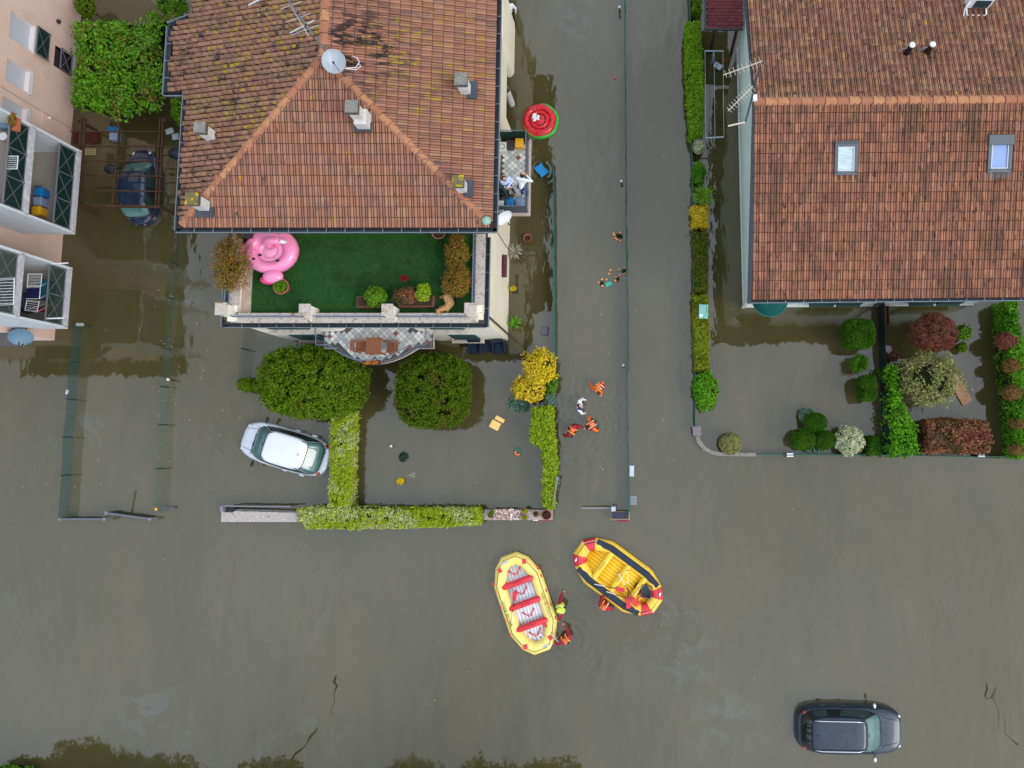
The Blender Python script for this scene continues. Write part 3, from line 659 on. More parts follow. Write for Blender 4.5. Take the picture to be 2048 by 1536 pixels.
def on_N(px, py): n_ = (pN2[1] - pN2[0]).cross(pN2[2] - pN2[0]).normalized(); return hit_plane(px, py, pN2[0], n_)
s1, s2 = on_S(1691, 318), on_S(1997, 312)
R2.finish([big2, cop2], [tiles_c, mat('terracotta_rough', [(144, 98, 78), (162, 112, 90), (130, 92, 76), (172, 126, 98), (150, 104, 84)], .85, 'island', 1.1, bump=.004, bscale=40,
    patch=[((58, 52, 52), 7, .60, .05), ((112, 84, 70), 2.5, .54, .16), ((206, 154, 24), 4.2, .68, .02), ((176, 152, 104), 6, .70, .04)])], 300,
    avoid=[(s1 + n2 * .0, .40), (s1 - n2 * .35, .38), (s2 + n2 * .0, .40), (s2 - n2 * .38, .38)])
ridge_caps(roof2, H2(0.0, dR, ZR2 + .05), H2(Lr, dR, ZR2 + .05), .34, .42, .08)
gutter(roof2, H2(-.1, 0, ZE2), H2(Lr, 0, ZE2), -n2, .13, .66)
gg = G(); gg.bar(H2(-.1, -.15, ZE2 - .02), H2(0, dR, ZR2 - .02), .14, .12); gg.build('verge', gut_m, roof2, world=True)
gg = G(); gg.bar(H2(0, dR, ZR2 - .02), H2(-.1, NV, ZE2 - .02), .09, .10); gg.build('verge', gut_m, roof2, world=True)
sl2 = math.atan2(ZR2 - ZE2, dR)
frame_m = mat('skylight_frame', (86, 94, 100), .45, metal=.4)
def skylight(c, w, h, pane, blind):
    ux, vy = u2, (n2 * math.cos(sl2) + Vector((0, 0, math.sin(sl2)))); nn = ux.cross(vy)
    M_ = Matrix(((ux.x, vy.x, nn.x, c.x), (ux.y, vy.y, nn.y, c.y), (ux.z, vy.z, nn.z, c.z), (0, 0, 0, 1)))
    def bx(g_, cx_, cy_, cz, dx_, dy_, dz_): g_.box((0, 0, 0), (dx_, dy_, dz_), 0, None); 
    def B(name, boxes, m, par):
        g_ = G()
        for (cx_, cy_, cz, dx_, dy_, dz_) in boxes:
            x, y, z = dx_ / 2, dy_ / 2, dz_ / 2
            g_.add([(cx_ + a * x, cy_ + b * y, cz + d * z) for d in (-1, 1) for a, b in ((-1, -1), (1, -1), (1, 1), (-1, 1))], [(3, 2, 1, 0), (4, 5, 6, 7), (0, 1, 5, 4), (1, 2, 6, 5), (2, 3, 7, 6), (3, 0, 4, 7)], M_)
        return g_.build(name, m, par, world=True, bevel=.006)
    s_ = B('skylight', [(-w / 2, 0, .07, .12, h, .16), (w / 2, 0, .07, .12, h, .16), (0, -h / 2, .07, w + .12, .12, .16), (0, h / 2, .07, w + .12, .16, .17)], frame_m, house)
    B('pane', [(0, 0, .06, w - .1, h - .1, .03)], pane, s_)
    B('sash', [(-w / 2 + .08, 0, .10, .035, h - .14, .06), (w / 2 - .08, 0, .10, .035, h - .14, .06), (0, -h / 2 + .09, .10, w - .14, .035, .06), (0, h / 2 - .11, .10, w - .14, .035, .06)], mat('white_sash', (206, 208, 208), .5), s_)
    if blind: B('shutter_box', [(0, h / 2 + .02, .13, w + .16, .34, .16)], frame_m, s_); B('flashing', [(0, -h / 2 - .16, .05, w + .24, .2, .03)], lead_m, s_)
    else: B('flashing', [(0, -h / 2 - .14, .05, w + .16, .2, .03)], mat('rusty_flashing', [(110, 78, 66), (70, 62, 58)], .8, scale=9), s_); B('hood', [(0, h / 2 + .06, .1, w + .14, .1, .14)], lead_m, s_)
skylight(s1, .72, 1.02, mat('foil_blind', [(196, 212, 214), (160, 182, 184)], .15, scale=3, stretch=(1, 4, 1), coat=.6), False)
skylight(s2, .74, 1.05, mat('blue_pane', (132, 158, 206), .08, coat=1.0), True)
for px, py in ((1812, 106), (1852, 105)):
    b_ = on_N(px, py + 2); gg = G(); t_ = thing('roof_vent', 'white capped black flue, the ' + ('one nearer the ridge chimney side, beside the left cable' if px < 1830 else 'one nearer the air conditioner') + ' on the tiled roof', 'vent', b_, group='capped flues on the tiled roof')
    t_['label'] = 'white capped black flue standing ' + ('farther from' if px < 1830 else 'nearer to') + ' the air conditioner on the roof'
    gg.lathe((0, 0, 0), [(.13, 0), (.12, .2), (.09, .45), (.09, .62)], 14); gg.build('flue', black_m, t_, smooth=True)
    gg = G(); gg.lathe((0, 0, .64), [(.05, -.02), (.105, 0), (.11, .04), (.10, .06), (.0, .075)], 18); gg.build('cap', white_m, t_, smooth=True)
    gg = G(); gg.tube([(-.05, .02, .4), (-.2, .05, .3), (-.32, .02, .16)], .02, 6); gg.build('bracket', mat('zinc', (150, 158, 164), .4, metal=.5), t_)
# air conditioner on the roof
b_ = on_N(1948, 22); ac = thing('air_conditioner', 'white outdoor air conditioner on a bracket with its white hose, on the roof', 'air conditioner', b_, -.02)
gg = G(); gg.box((0, .12, .55), (.84, .34, .56)); gg.build('casing', white_m, ac, bevel=.02)
gg = G(); gg.box((.06, -.06, .56), (.56, .02, .46)); gg.build('grille', mat('ac_grille', (34, 60, 66), .5), ac)
gg = G()
for x in (-.36, .36): gg.box((x, 0, .2), (.05, .5, .05)); gg.box((x, -.22, .1), (.05, .05, .24)); gg.box((x, .3, .08), (.05, .05, .3))
gg.box((0, -.24, .12), (.95, .04, .04)); gg.build('bracket', white_m, ac)
gg = G(); gg.tube([(-.4, 0, .75), (-.5, -.15, .4), (-.46, -.3, .12), (-.3, -.5, .02), (-.1, -.62, -.05), (-.02, -.95, -.13)], .028, 8); gg.build('hose', white_m, ac, smooth=True)
# awning and south openings
c = P(1541, 604, 2.3); aw = thing('awning', 'dark green rounded canvas awning on the south wall of the mint house', 'awning', (c.x, A2.y + ysw, 2.3))
gg = G(); V = []; nA, nB = 14, 5; y0 = P(1541, 611, 0).y - c.y
for j in range(nB + 1):
    for i in range(nA + 1):
        a = math.pi * i / nA; ph = math.pi / 2 * j / nB; V.append((-.74 * math.cos(a) * math.sin(ph), -.78 * math.sin(a) * math.sin(ph), .5 * math.cos(ph) - .1))
gg.add(V, [(j * (nA + 1) + i, j * (nA + 1) + i + 1, (j + 1) * (nA + 1) + i + 1, (j + 1) * (nA + 1) + i) for j in range(nB) for i in range(nA)])
gg.build('canvas', mat('awning_green', [(14, 76, 70), (20, 88, 80)], .8), aw, smooth=False)
gg = G(); gg.tube([(-.76 * math.cos(math.pi * i / 14), -.80 * math.sin(math.pi * i / 14), -.12) for i in range(15)], .025, 6); gg.build('hem', mat('awning_hem', (26, 108, 100), .7), aw)
for a, b in ((1612, 1660), (1665, 1712), (1808, 1856), (1862, 1908)):
    xa, xb = (P(a, 611, 0) - A2).dot(u2), (P(b, 611, 0) - A2).dot(u2); p = H2(xa, ysw - .06, 1.0); q = H2(xb, ysw - .06, 1.0)
    gg = G(); gg.bar((p.x, p.y, 1.3), (q.x, q.y, 1.3), .10, 1.4); gg.bar((p.x, p.y, .6), (q.x, q.y, .6), .2, .06); w_ = gg.build('window', shutter_m, house, world=True)
gg = G(); dp = P(1760, 606, 1); gg.tube([H2((dp - A2).dot(u2), -.05, ZE2 - .2), H2((dp - A2).dot(u2), ysw - .08, 4.8), H2((dp - A2).dot(u2), ysw - .08, -.3)], .05, 8); gg.build('downpipe', pipe_m, house, world=True)
# porch roof on the west side
pz = 2.6; q0, q1 = P(1412, -60, pz), P(1486, 57, pz)
porch = thing('porch_roof', 'small porch covered in dark red flat shingles beside the mint house', 'porch', ((q0.x + q1.x) / 2, q1.y, 0))
gg = G(); gg.prism([(q0.x, q1.y), (q1.x, q1.y), (q1.x, q0.y), (q0.x, q0.y)], pz - .14, pz - .02); pr = gg.build('deck', mat('porch_deck', (56, 40, 40), .8), porch, world=True)
me = bpy.data.meshes.new('shingle'); s_ = .155; h_ = .15
me.from_pydata([(0, 0, .03), (s_ - .01, 0, .03), (s_ - .01, h_ + .02, .006), (0, h_ + .02, .006), (0, 0, .0), (s_ - .01, 0, 0)], [], [(0, 1, 2, 3), (4, 5, 1, 0)]); me.materials.append(mat('red_shingle', [(96, 48, 52), (112, 56, 58), (84, 44, 50), (122, 68, 66)], .8, 'island', 5))
nx, ny = int((q1.x - q0.x) / s_), int((q0.y - q1.y) / h_)
for j in range(min(ny, 26)):
    for i in range(nx):
        o = bpy.data.objects.new('shingle', me); COL.objects.link(o); o.parent = pr
        o.matrix_local = wm(pr).inverted() @ Matrix.Translation((q0.x + (i + (.5 if j % 2 else 0) * .9) * s_ * .985, q1.y + j * h_, pz - .01 + random.uniform(0, .005)))
gg = G(); gg.bar((q0.x - .06, q1.y - .04, pz - .02), (q0.x - .06, q0.y, pz - .02), .06, .1); gg.bar((q0.x - .08, q1.y - .04, pz - .02), (q1.x, q1.y - .04, pz - .02), .06, .1); gg.build('gutter', gut_m, porch, world=True)
gg = G(); gg.bar((q0.x + .4, q1.y + .25, pz - .1), (q0.x + .4, q1.y + .25, -.4), .12, .12); gg.bar((q1.x - .2, q1.y + .2, pz - .1), (q1.x - .2, q1.y + .2, -.4), .12, .12); gg.build('post', mat('dark_wood', (48, 30, 26), .7), porch, world=True)

# ------------------------------------------------------------------ the pink apartment building on the left
FA, FB_ = P(109, 681, 0), P(165, 0, 0); fu = (FB_ - FA).normalized(); fn = Vector((fu.y, -fu.x, 0)); Lf = (FB_ - FA).length + 3
ZP = 8.6
pink = mat('pink_render', [(212, 182, 168), (220, 192, 178)], .9, scale=1.2, bump=.002, bscale=80, patch=[((196, 170, 158), .8, .55, .3)])
pink_s = mat('lit_pink_render', [(236, 214, 206), (228, 206, 196)], .9, scale=1.2)  # same pink made paler: daylight on the south face put into the colour
apt = thing('apartment_building', 'salmon pink apartment building with grey slab balconies and X braced railings', 'building', (FA.x, FA.y, 0))
def FP(s, z, d=0.): p = FA + fu * s + fn * d; return Vector((p.x, p.y, z))
def fhit(px, py, d=0.):
    h_ = hit_plane(px, py, FA + fn * d, fn); return ((h_ - FA).dot(fu), h_.z)
def fwall(holes):
    """facade with rectangular openings (s0,s1,z0,z1)"""
    ss = sorted({0, Lf} | {h[0] for h in holes} | {h[1] for h in holes}); zs = sorted({-.6, ZP} | {h[2] for h in holes} | {h[3] for h in holes}); g_ = G()
    for a, b in zip(ss, ss[1:]):
        for c_, d_ in zip(zs, zs[1:]):
            if any(h[0] - 1e-6 <= a and b <= h[1] + 1e-6 and h[2] - 1e-6 <= c_ and d_ <= h[3] + 1e-6 for h in holes): continue
            g_.add([FP(a, c_), FP(b, c_), FP(b, d_), FP(a, d_)], [(0, 1, 2, 3)])
    return g_.build('wall', pink, apt, world=True)
def qrect(c4):
    h_ = [fhit(*p) for p in c4]; ss = [a for a, _ in h_]; zs = [b for _, b in h_]
    return ((ss[0] + ss[3]) / 2 if 0 else min(ss) * .5 + sorted(ss)[1] * .5, sorted(ss)[-1] * .5 + sorted(ss)[-2] * .5, min(zs) * .5 + sorted(zs)[1] * .5, max(zs) * .5 + sorted(zs)[-2] * .5)
WIN = [qrect([(22, 21), (70, 53), (66, 103), (18, 77)]), qrect([(14, 117), (60, 143), (57, 187), (11, 160)]), qrect([(6, 193), (54, 217), (52, 246), (3, 221)]), qrect([(111, 88), (148, 118), (137, 151), (107, 130)])]
Z1, Z2 = 2.5, 5.1
def baydef(pN, pS):
    n_, s_ = P(pN[0], pN[1], Z1), P(pS[0], pS[1], Z1); return ((s_ - FA).dot(fu), (n_ - FA).dot(fu), ((s_ - FA).dot(fn) + (n_ - FA).dot(fn)) / 2)
BAYS = [baydef((156, 301), (145, 464)), baydef((138, 536), (129, 654))]
DOORS = []
for (s0, s1_, d_) in BAYS:
    for z in (Z1, Z2): DOORS.append(((s0 + s1_) / 2 - .5, (s0 + s1_) / 2 + .6, z, z + 2.1))
print('windows', WIN, 'bays', BAYS)
fwall(WIN + DOORS)
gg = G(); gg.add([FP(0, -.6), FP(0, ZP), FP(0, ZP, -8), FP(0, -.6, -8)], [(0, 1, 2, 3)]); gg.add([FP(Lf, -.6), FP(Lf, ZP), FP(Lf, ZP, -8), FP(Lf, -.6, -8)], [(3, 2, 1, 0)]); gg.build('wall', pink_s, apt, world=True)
gg = G(); gg.hexa([FP(-.8, ZP, .85), FP(Lf, ZP, .85), FP(Lf, ZP, -8), FP(-.8, ZP, -8)], [FP(-.8, ZP + .25, .85), FP(Lf, ZP + .25, .85), FP(Lf, ZP + .25, -8), FP(-.8, ZP + .25, -8)]); gg.build('roof', MAT['roof_deck'], apt, world=True)
blind_m = mat('roller_blind', [(188, 190, 198), (172, 176, 186)], .7, scale=30, stretch=(1, 1, 3)); reveal = mat('white_reveal', (232, 222, 220), .8)
for k, (a, b, z0, z1) in enumerate(WIN):
    gg = G(); dd = -.22
    for (p, q) in (((a, z0), (b, z0)), ((b, z0), (b, z1)), ((b, z1), (a, z1)), ((a, z1), (a, z0))): gg.add([FP(p[0], p[1]), FP(q[0], q[1]), FP(q[0], q[1], dd), FP(p[0], p[1], dd)], [(0, 1, 2, 3)])
    w_ = gg.build('window', reveal if k < 3 else dark_m, apt, world=True)
    n_sl = 14; pan = G()
    for j in range(n_sl):
        za, zb_ = z0 + (z1 - z0) * j / n_sl, z0 + (z1 - z0) * (j + .94) / n_sl
        pan.hexa([FP(a, za, dd), FP(b, za, dd), FP(b, za, dd + .02), FP(a, za, dd + .02)], [FP(a, zb_, dd), FP(b, zb_, dd), FP(b, zb_, dd + .012), FP(a, zb_, dd + .012)])
    pan.build('roller_blind', blind_m if k < 3 else mat('dark_louver', (52, 44, 48), .6), w_, world=True)
    gg = G(); gg.bar(FP(a - .06, z0 - .03, .03), FP(b + .06, z0 - .03, .03), .22, .05); gg.build('sill', mat('grey_sill', (190, 186, 186), .7), w_, world=True)
bar_m = mat('galvanised_bar', (132, 130, 138), .45, metal=.4)
def xrail(par, p, q, z0, h, npan, fill=None, th=.022):
    p, q = Vector(p), Vector(q); d = q - p; up_ = Vector((0, 0, h)); p0 = Vector((p.x, p.y, z0)); q0 = Vector((q.x, q.y, z0))
    g_ = G(); g_.bar(p0 + up_, q0 + up_, .05, .04); r_ = g_.build('rail', bar_m, par, world=True); g_ = G(); g_.bar(p0 + Vector((0, 0, .08)), q0 + Vector((0, 0, .08)), .03, .03); g_.build('bottom_rail', bar_m, r_, world=True)
    for i in range(npan + 1):
        c_ = p0.lerp(q0, i / npan); g_ = G(); g_.bar(c_, c_ + up_, .035, .035); g_.build('post', bar_m, r_, world=True)
    for i in range(npan):
        a_, b_ = p0.lerp(q0, i / npan), p0.lerp(q0, (i + 1) / npan); g_ = G(); g_.bar(a_ + Vector((0, 0, .1)), b_ + up_, th, th); g_.bar(b_ + Vector((0, 0, .1)), a_ + up_, th, th); g_.build('brace', bar_m, r_, world=True)
        if fill: g_ = G(); g_.bar((a_ + up_ * .5) - d.normalized() * 0, b_ + up_ * .5, .012, h * .86); g_.build('panel', fill, r_, world=True)
    return r_
glass_green = mat('green_glazing', (20, 48, 44), .15, alpha=.8, spec=.3); glass_thin = mat('clear_green_glazing', (44, 66, 58), .15, alpha=.45, spec=.3)
slabm = mat('balcony_concrete', [(196, 196, 200), (172, 172, 178), (206, 206, 208)], .85, scale=4); floor_m = mat('balcony_floor', [(138, 134, 128), (150, 146, 138)], .8, scale=9)
fin_m = mat('bluish_white_render', [(208, 214, 220), (196, 202, 208)], .9, scale=2)
BAL = []
for bi, (s0, s1_, d_) in enumerate(BAYS):
    for z in (Z1, Z2):
        g_ = G(); g_.hexa([FP(s0, z - .2), FP(s1_, z - .2), FP(s1_, z - .2, d_), FP(s0, z - .2, d_)], [FP(s0, z - .004), FP(s1_, z - .004), FP(s1_, z - .004, d_), FP(s0, z - .004, d_)]); b_ = g_.build('balcony', slabm, apt, world=True)
        g_ = G(); g_.hexa([FP(s0 + .08, z, .01), FP(s1_ - .08, z, .01), FP(s1_ - .08, z, d_ - .16), FP(s0 + .08, z, d_ - .16)], [FP(s0 + .08, z + .01, .01), FP(s1_ - .08, z + .01, .01), FP(s1_ - .08, z + .01, d_ - .16), FP(s0 + .08, z + .01, d_ - .16)]); g_.build('floor', floor_m, b_, world=True)
        xrail(b_, FP(s0 + .1, z, d_ - .08), FP(s1_ - .1, z, d_ - .08), z, .98, 3 if bi == 0 else 2, glass_green if bi == 0 else glass_thin)
        BAL.append((b_, z, s0, s1_, d_))
    for s_ in (s0, s1_):
        g_ = G(); g_.hexa([FP(s_ - .05, Z1 - .2), FP(s_ + .05, Z1 - .2), FP(s_ + .05, Z1 - .2, d_), FP(s_ - .05, Z1 - .2, d_)], [FP(s_ - .05, ZP), FP(s_ + .05, ZP), FP(s_ + .05, ZP, d_), FP(s_ - .05, ZP, d_)]); g_.build('party_fin', fin_m, apt, world=True)
for (a, b, z0, z1) in DOORS:
    g_ = G(); g_.hexa([FP(a, z0, -.25), FP(b, z0, -.25), FP(b, z0, -.2), FP(a, z0, -.2)], [FP(a, z1, -.25), FP(b, z1, -.25), FP(b, z1, -.2), FP(a, z1, -.2)]); dr = g_.build('door', mat('door_panel', (178, 182, 192), .5), apt, world=True)
    g_ = G(); g_.hexa([FP(b, z0, -.2), FP(b + .01, z0, -.2), FP(b + .01, z0, 0), FP(b, z0, 0)], [FP(b, z1, -.2), FP(b + .01, z1, -.2), FP(b + .01, z1, 0), FP(b, z1, 0)]); g_.hexa([FP(a - .01, z0, -.2), FP(a, z0, -.2), FP(a, z0, 0), FP(a - .01, z0, 0)], [FP(a - .01, z1, -.2), FP(a, z1, -.2), FP(a, z1, 0), FP(a - .01, z1, 0)]); g_.build('reveal', reveal, dr, world=True)
    g_ = G(); g_.ball(FP(a + .1, z0 + 1.0, -.15), .05, 8, 4); g_.build('handle', black_m, dr, world=True)
# french balcony railing beside the big window, lamp, vents, pipes
r0, r1 = fhit(68, 103, .12), fhit(97, 129, .12)
W = WIN[0]; g_ = G()
a_, b_ = fhit(70, 53, .1), fhit(102, 75, .1)
xs0 = min(W[0], W[1]); frb = G(); zlo, zhi = min(a_[1], b_[1]), max(a_[1], b_[1])
xr_ = xrail(apt, FP(W[0] - .02, 0, .16), FP(W[1] + .02, 0, .16), W[2] - .75, .8, 1, glass_green); xr_.name = 'railing'
W = WIN[3]; xr_ = xrail(apt, FP(W[0], 0, .1), FP(W[1], 0, .1), W[2] + .05, .75, 1); xr_.name = 'railing'
for (px, py, r_, m_) in ((115, 43, .1, black_m), (97, 236, .07, white_m)):
    s_, z_ = fhit(px, py); g_ = G(); g_.ball(FP(s_, z_, .05), (r_, r_, r_), 12, 6); g_.build('wall_lamp', m_, apt, smooth=True, world=True)
for pts_ in (((83, 220), (84, 246)), ((4, 470), (3, 495))):
    q_ = [fhit(*p) for p in pts_]; g_ = G(); g_.tube([FP(s_, z_, .03) for s_, z_ in q_], .015, 6); g_.build('wall_pipe', mat('cream_pipe', (222, 200, 184), .6), apt, world=True)
q_ = [fhit(0, 172), fhit(150, 262)]; g_ = G(); g_.bar(FP(q_[0][0], q_[0][1], .015), FP(q_[1][0], q_[1][1], .015), .03, .05); g_.build('string_course', mat('pink_trim', (196, 168, 156), .9), apt, world=True)
for (pa, pb) in (((60, 437), (88, 452)), ((24, 636), (70, 650))):
    a_, b_ = fhit(*pa), fhit(*pb)
    g_ = G(); g_.bar(FP(BAYS[0][0] - .35 if pa[1] < 500 else BAYS[1][0] - .25, .5, .01), FP(BAYS[0][0] - .35 if pa[1] < 500 else BAYS[1][0] - .25, 2.3, .01), .03, .03)
g_ = G(); p_ = FP(1.5, .3, .1); q0 = P(0, 670, 2.4); q1 = P(38, 693, 2.4)
g_.prism([(q0.x - 2, q1.y), (q1.x, q1.y), (q1.x, q0.y + .3), (q0.x - 2, q0.y + .3)], 2.3, 2.42); g_.build('canopy', mat('grey_canopy', [(92, 90, 90), (78, 76, 78)], .7, scale=2), apt, world=True)
# ------------------------------------------------------------------ vegetation
def leafmat(name, cols, scale=1.2, rough=.6, patch=None):
    cols = [(r, int(g * .93), b + 14) if g > 115 and g > r and b < 60 else (r, g, b) for r, g, b in cols]
    return mat(name, cols, rough, 'island', scale, spec=.10, patch=patch, nw=.5, contrast=(.36, .64))
core_m = mat('inner_twigs', [(24, 30, 12), (34, 36, 18)], .95, scale=6)
bark_m = mat('bark', [(74, 60, 46), (96, 80, 62)], .95, scale=12, bump=.006)
def leaf_mesh(name, C_, N_, size, m, parent, spread=.75, aspect=.55):
    n = len(C_); nn = N_ + RNG.normal(0, spread, (n, 3)); nn[:, 2] += .35
    nn /= np.linalg.norm(nn, axis=1, keepdims=True) + 1e-9
    t = np.cross(nn, RNG.normal(0, 1, (n, 3))); t /= np.linalg.norm(t, axis=1, keepdims=True) + 1e-9
    b = np.cross(nn, t); s = size * RNG.uniform(.6, 1.35, (n, 1))
    V = np.stack([C_ - t * s, C_ - b * s * aspect + nn * s * .12, C_ + t * s, C_ + b * s * aspect + nn * s * .12], 1).reshape(-1, 3)
    o = npmesh(name, V, np.arange(n * 4).reshape(-1, 4), m, parent); return o
def sph_dirs(n, zmin=-.6):
    z = RNG.uniform(zmin, 1, n); a = RNG.uniform(0, 2 * math.pi, n); r = np.sqrt(1 - z * z); return np.stack([r * np.cos(a), r * np.sin(a), z], 1)
def lump_leaves(centres, rad, per, zmin=-.3):
    """leaves on little hemispherical clumps"""
    k = len(centres); d = sph_dirs(k * per, zmin); c = np.repeat(centres, per, 0); r = np.repeat(rad, per)[:, None] * RNG.uniform(.55, 1.08, (k * per, 1))
    return c + d * r, d
def crown(name, parent, c, r, m, leaf=.05, clump=.16, dens=1.0, zmin=-.5, flat=.0, noise=.12, per=26, core=.84):
    """ellipsoid crown of clumps"""
    c = np.array(c); r = np.array(r); area = 2 * math.pi * ((r[0] * r[1]) ** 1.6 + (r[0] * r[2]) ** 1.6 + (r[1] * r[2]) ** 1.6) ** (1 / 1.6) / 3 ** (1 / 1.6) * (1 + abs(zmin))
    k = max(12, int(dens * area / (clump * clump) * 1.3)); d = sph_dirs(k, zmin)
    if flat: e = 2 + flat * 6; s = (np.abs(d) ** e).sum(1) ** (-1 / e); d2 = d * s[:, None]
    else: d2 = d
    rn = 1 + RNG.normal(0, noise, (k, 1)); cen = c + d2 * np.maximum(r - clump * 1.05 - leaf * .5, r * .3) * rn
    C_, N_ = lump_leaves(cen, RNG.uniform(.65, 1.25, k) * clump, per)
    N_ = N_ * .6 + np.repeat(d, per, 0) * .5
    g_ = G(); g_.ball(tuple(c), tuple(r * core * (1 - clump / max(r.min(), clump * 1.3) * .25)), 14, 8); cr = g_.build('inner_branches', core_m, parent, world=True)
    return leaf_mesh(name, C_, N_, leaf, m, parent)
def trunk(parent, c, z0, z1, r, limbs=3, spread=.5):
    g_ = G(); c = Vector(c); g_.tube([(c.x, c.y, z0), (c.x + .02, c.y, (z0 + z1) / 2), (c.x, c.y + .02, z1)], [r, r * .8, r * .6], 8)
    for i in range(limbs):
        a = 2 * math.pi * i / limbs + .4; g_.tube([(c.x, c.y, z0 + (z1 - z0) * .6), (c.x + math.cos(a) * spread * .5, c.y + math.sin(a) * spread * .5, z1), (c.x + math.cos(a) * spread, c.y + math.sin(a) * spread, z1 + spread * .6)], [r * .6, r * .4, r * .15], 6)
    return g_.build('trunk', bark_m, parent, world=True)
def bush(label, px, py, rx, ry, zc, rz, m, name='shrub', cat='shrub', leaf=.05, clump=.15, dens=1.0, group=None, zbase=-.5, tr=True, **kw):
    """px, py, rx, ry: crown in picture units as seen; zc, rz metres"""
    c = P(px, py, zc); k = 1 / PXM(zc); t = thing(name, label, cat, (c.x, c.y, zbase), group=group)
    if tr: trunk(t, (c.x, c.y), zbase, max(zc, zbase + .2), min(rx, ry) * k * .12, 4, min(rx, ry) * k * .5)
    crown('crown', t, (c.x, c.y, zc), (rx * k, ry * k, rz), m, leaf, clump, dens, **kw); return t
def edist(x, y, a, b):
    dx, dy = b[0] - a[0], b[1] - a[1]; t = max(0, min(1, ((x - a[0]) * dx + (y - a[1]) * dy) / (dx * dx + dy * dy + 1e-9))); return math.hypot(x - a[0] - t * dx, y - a[1] - t * dy)
def hedge(label, poly, z0, z1, m, leaf=.045, name='hedge', cat='hedge', rough=.05, dens=1.0, group=None, parent=None, clump=.11, per=16, zb=None):
    """poly: outline of the clipped top in picture units at height z1"""
    W_ = []; NP = len(poly); ar = sum(poly[i - 1][0] * poly[i][1] - poly[i][0] * poly[i - 1][1] for i in range(NP)); sg = 1 if ar > 0 else -1
    for i, p in enumerate(poly):                     # the sides that face the point under the camera show down to the water
        a, b = Vector(poly[i - 1]), Vector(poly[(i + 1) % NP]); v = Vector(p); d1, d2 = (v - a).normalized(), (b - v).normalized(); to = Vector((PPX - v.x, NADY - v.y)).normalized(); z_ = []
        for d in (d1, d2): z_.append(.12 if Vector((d.y, -d.x)).dot(to) * sg > .25 else z1)
        wa, wb = P(p[0], p[1], z_[0]), P(p[0], p[1], z_[1]); W_.append((wa + wb) / 2 if abs(d1.dot(d2)) > .6 else Vector(((wb if abs(d1.x) > .7 else wa).x, (wa if abs(d1.x) > .7 else wb).y, z1)))
    q = [(w.x, w.y) for w in W_]; cx_ = sum(p[0] for p in q) / len(q); cy_ = sum(p[1] for p in q) / len(q)
    t = parent or thing(name, label, cat, (cx_, cy_, z0), group=group)
    x0, x1, y0, y1 = min(p[0] for p in q), max(p[0] for p in q), min(p[1] for p in q), max(p[1] for p in q)
    A_ = abs(sum(q[i][0] * q[i - 1][1] - q[i - 1][0] * q[i][1] for i in range(len(q)))) / 2
    k = int(dens * A_ / clump ** 2 * 1.5) + 4; cen = []
    while len(cen) < k:
        x, y = random.uniform(x0, x1), random.uniform(y0, y1)
        if inpoly(x, y, q) and min(edist(x, y, q[i - 1], q[i]) for i in range(len(q))) > clump * .8: cen.append((x, y, z1 - clump * .8 + random.gauss(0, rough)))
    nt = len(cen); nd = [(0, 0, 1)] * nt
    for i in range(len(q)):
        a, b = Vector(q[i - 1]), Vector(q[i]); L_ = (b - a).length; o_ = Vector(((b - a).y, -(b - a).x)).normalized()
        if inpoly((a + b).x / 2 + o_.x * .05, (a + b).y / 2 + o_.y * .05, q): o_ = -o_
        for _ in range(int(dens * L_ * (z1 - z0) / clump ** 2 * 1.7)):
            p = a.lerp(b, random.random()) + o_ * random.gauss(-clump * .85 - leaf * .2, rough * .8); cen.append((p.x, p.y, z0 + (z1 - z0) * random.random() ** .8 - clump * .5)); nd.append((o_.x, o_.y, .25))
    cen = np.array(cen); nd = np.array(nd); C_, N_ = lump_leaves(cen, RNG.uniform(.7, 1.2, len(cen)) * clump, per); N_ = N_ * .6 + np.repeat(nd, per, 0) * .5
    g_ = G(); sh = [((p[0] - cx_) * 1 + cx_, (p[1] - cy_) * 1 + cy_) for p in q]
    ins = []
    for i in range(len(sh)):
        a, b, c_ = Vector(sh[i - 1]), Vector(sh[i]), Vector(sh[(i + 1) % len(sh)]); d1 = (b - a).normalized(); d2 = (c_ - b).normalized(); dd = (d2 - d1)
        s_ = 1 if inpoly(b.x + dd.x * .05, b.y + dd.y * .05, q) else -1; ins.append(b + dd * s_ * .13 if dd.length > .3 else b)
    g_.prism([(p[0], p[1]) for p in ins], z0, z1 - clump * 1.25); g_.build('inner_branches', core_m, t, world=True)
    leaf_mesh('foliage', C_, N_, leaf, m, t); return t
def spiky(label, px, py, z, n, L_, m, name='spiky_plant', cat='plant', width=.02, zb=-.3, group=None, up_=(.2, .8)):
    c = P(px, py, z); t = thing(name, label, cat, (c.x, c.y, zb), group=group); g_ = G(); g_.tube([(c.x, c.y, zb), (c.x, c.y, z)], .05, 6); g_.build('stem', bark_m, t, world=True); V = []; F = []
    g_ = G()
    for i in range(n):
        a = random.uniform(0, 2 * math.pi); e = random.uniform(*up_); l = L_ * random.uniform(.7, 1.1); d = Vector((math.cos(a), math.sin(a), 0)); s_ = Vector((-d.y, d.x, 0)) * width
        p0 = Vector((c.x, c.y, z)); p1 = p0 + d * l * .5 + Vector((0, 0, l * e * .6)); p2 = p0 + d * l + Vector((0, 0, l * e * .45))
        g_.add([p0 - s_ * .6, p0 + s_ * .6, p1 + s_, p1 - s_, p2], [(0, 1, 2, 3), (3, 2, 4)])
    g_.build('leaves', m, t, world=True); return t
gr_dark = leafmat('leaf_laurel', [(46, 72, 3), (74, 108, 6), (104, 137, 10), (56, 84, 4), (112, 102, 34)])
gr_mid = leafmat('leaf_mid', [(44, 82, 8), (76, 125, 11), (104, 150, 16), (58, 97, 9)])
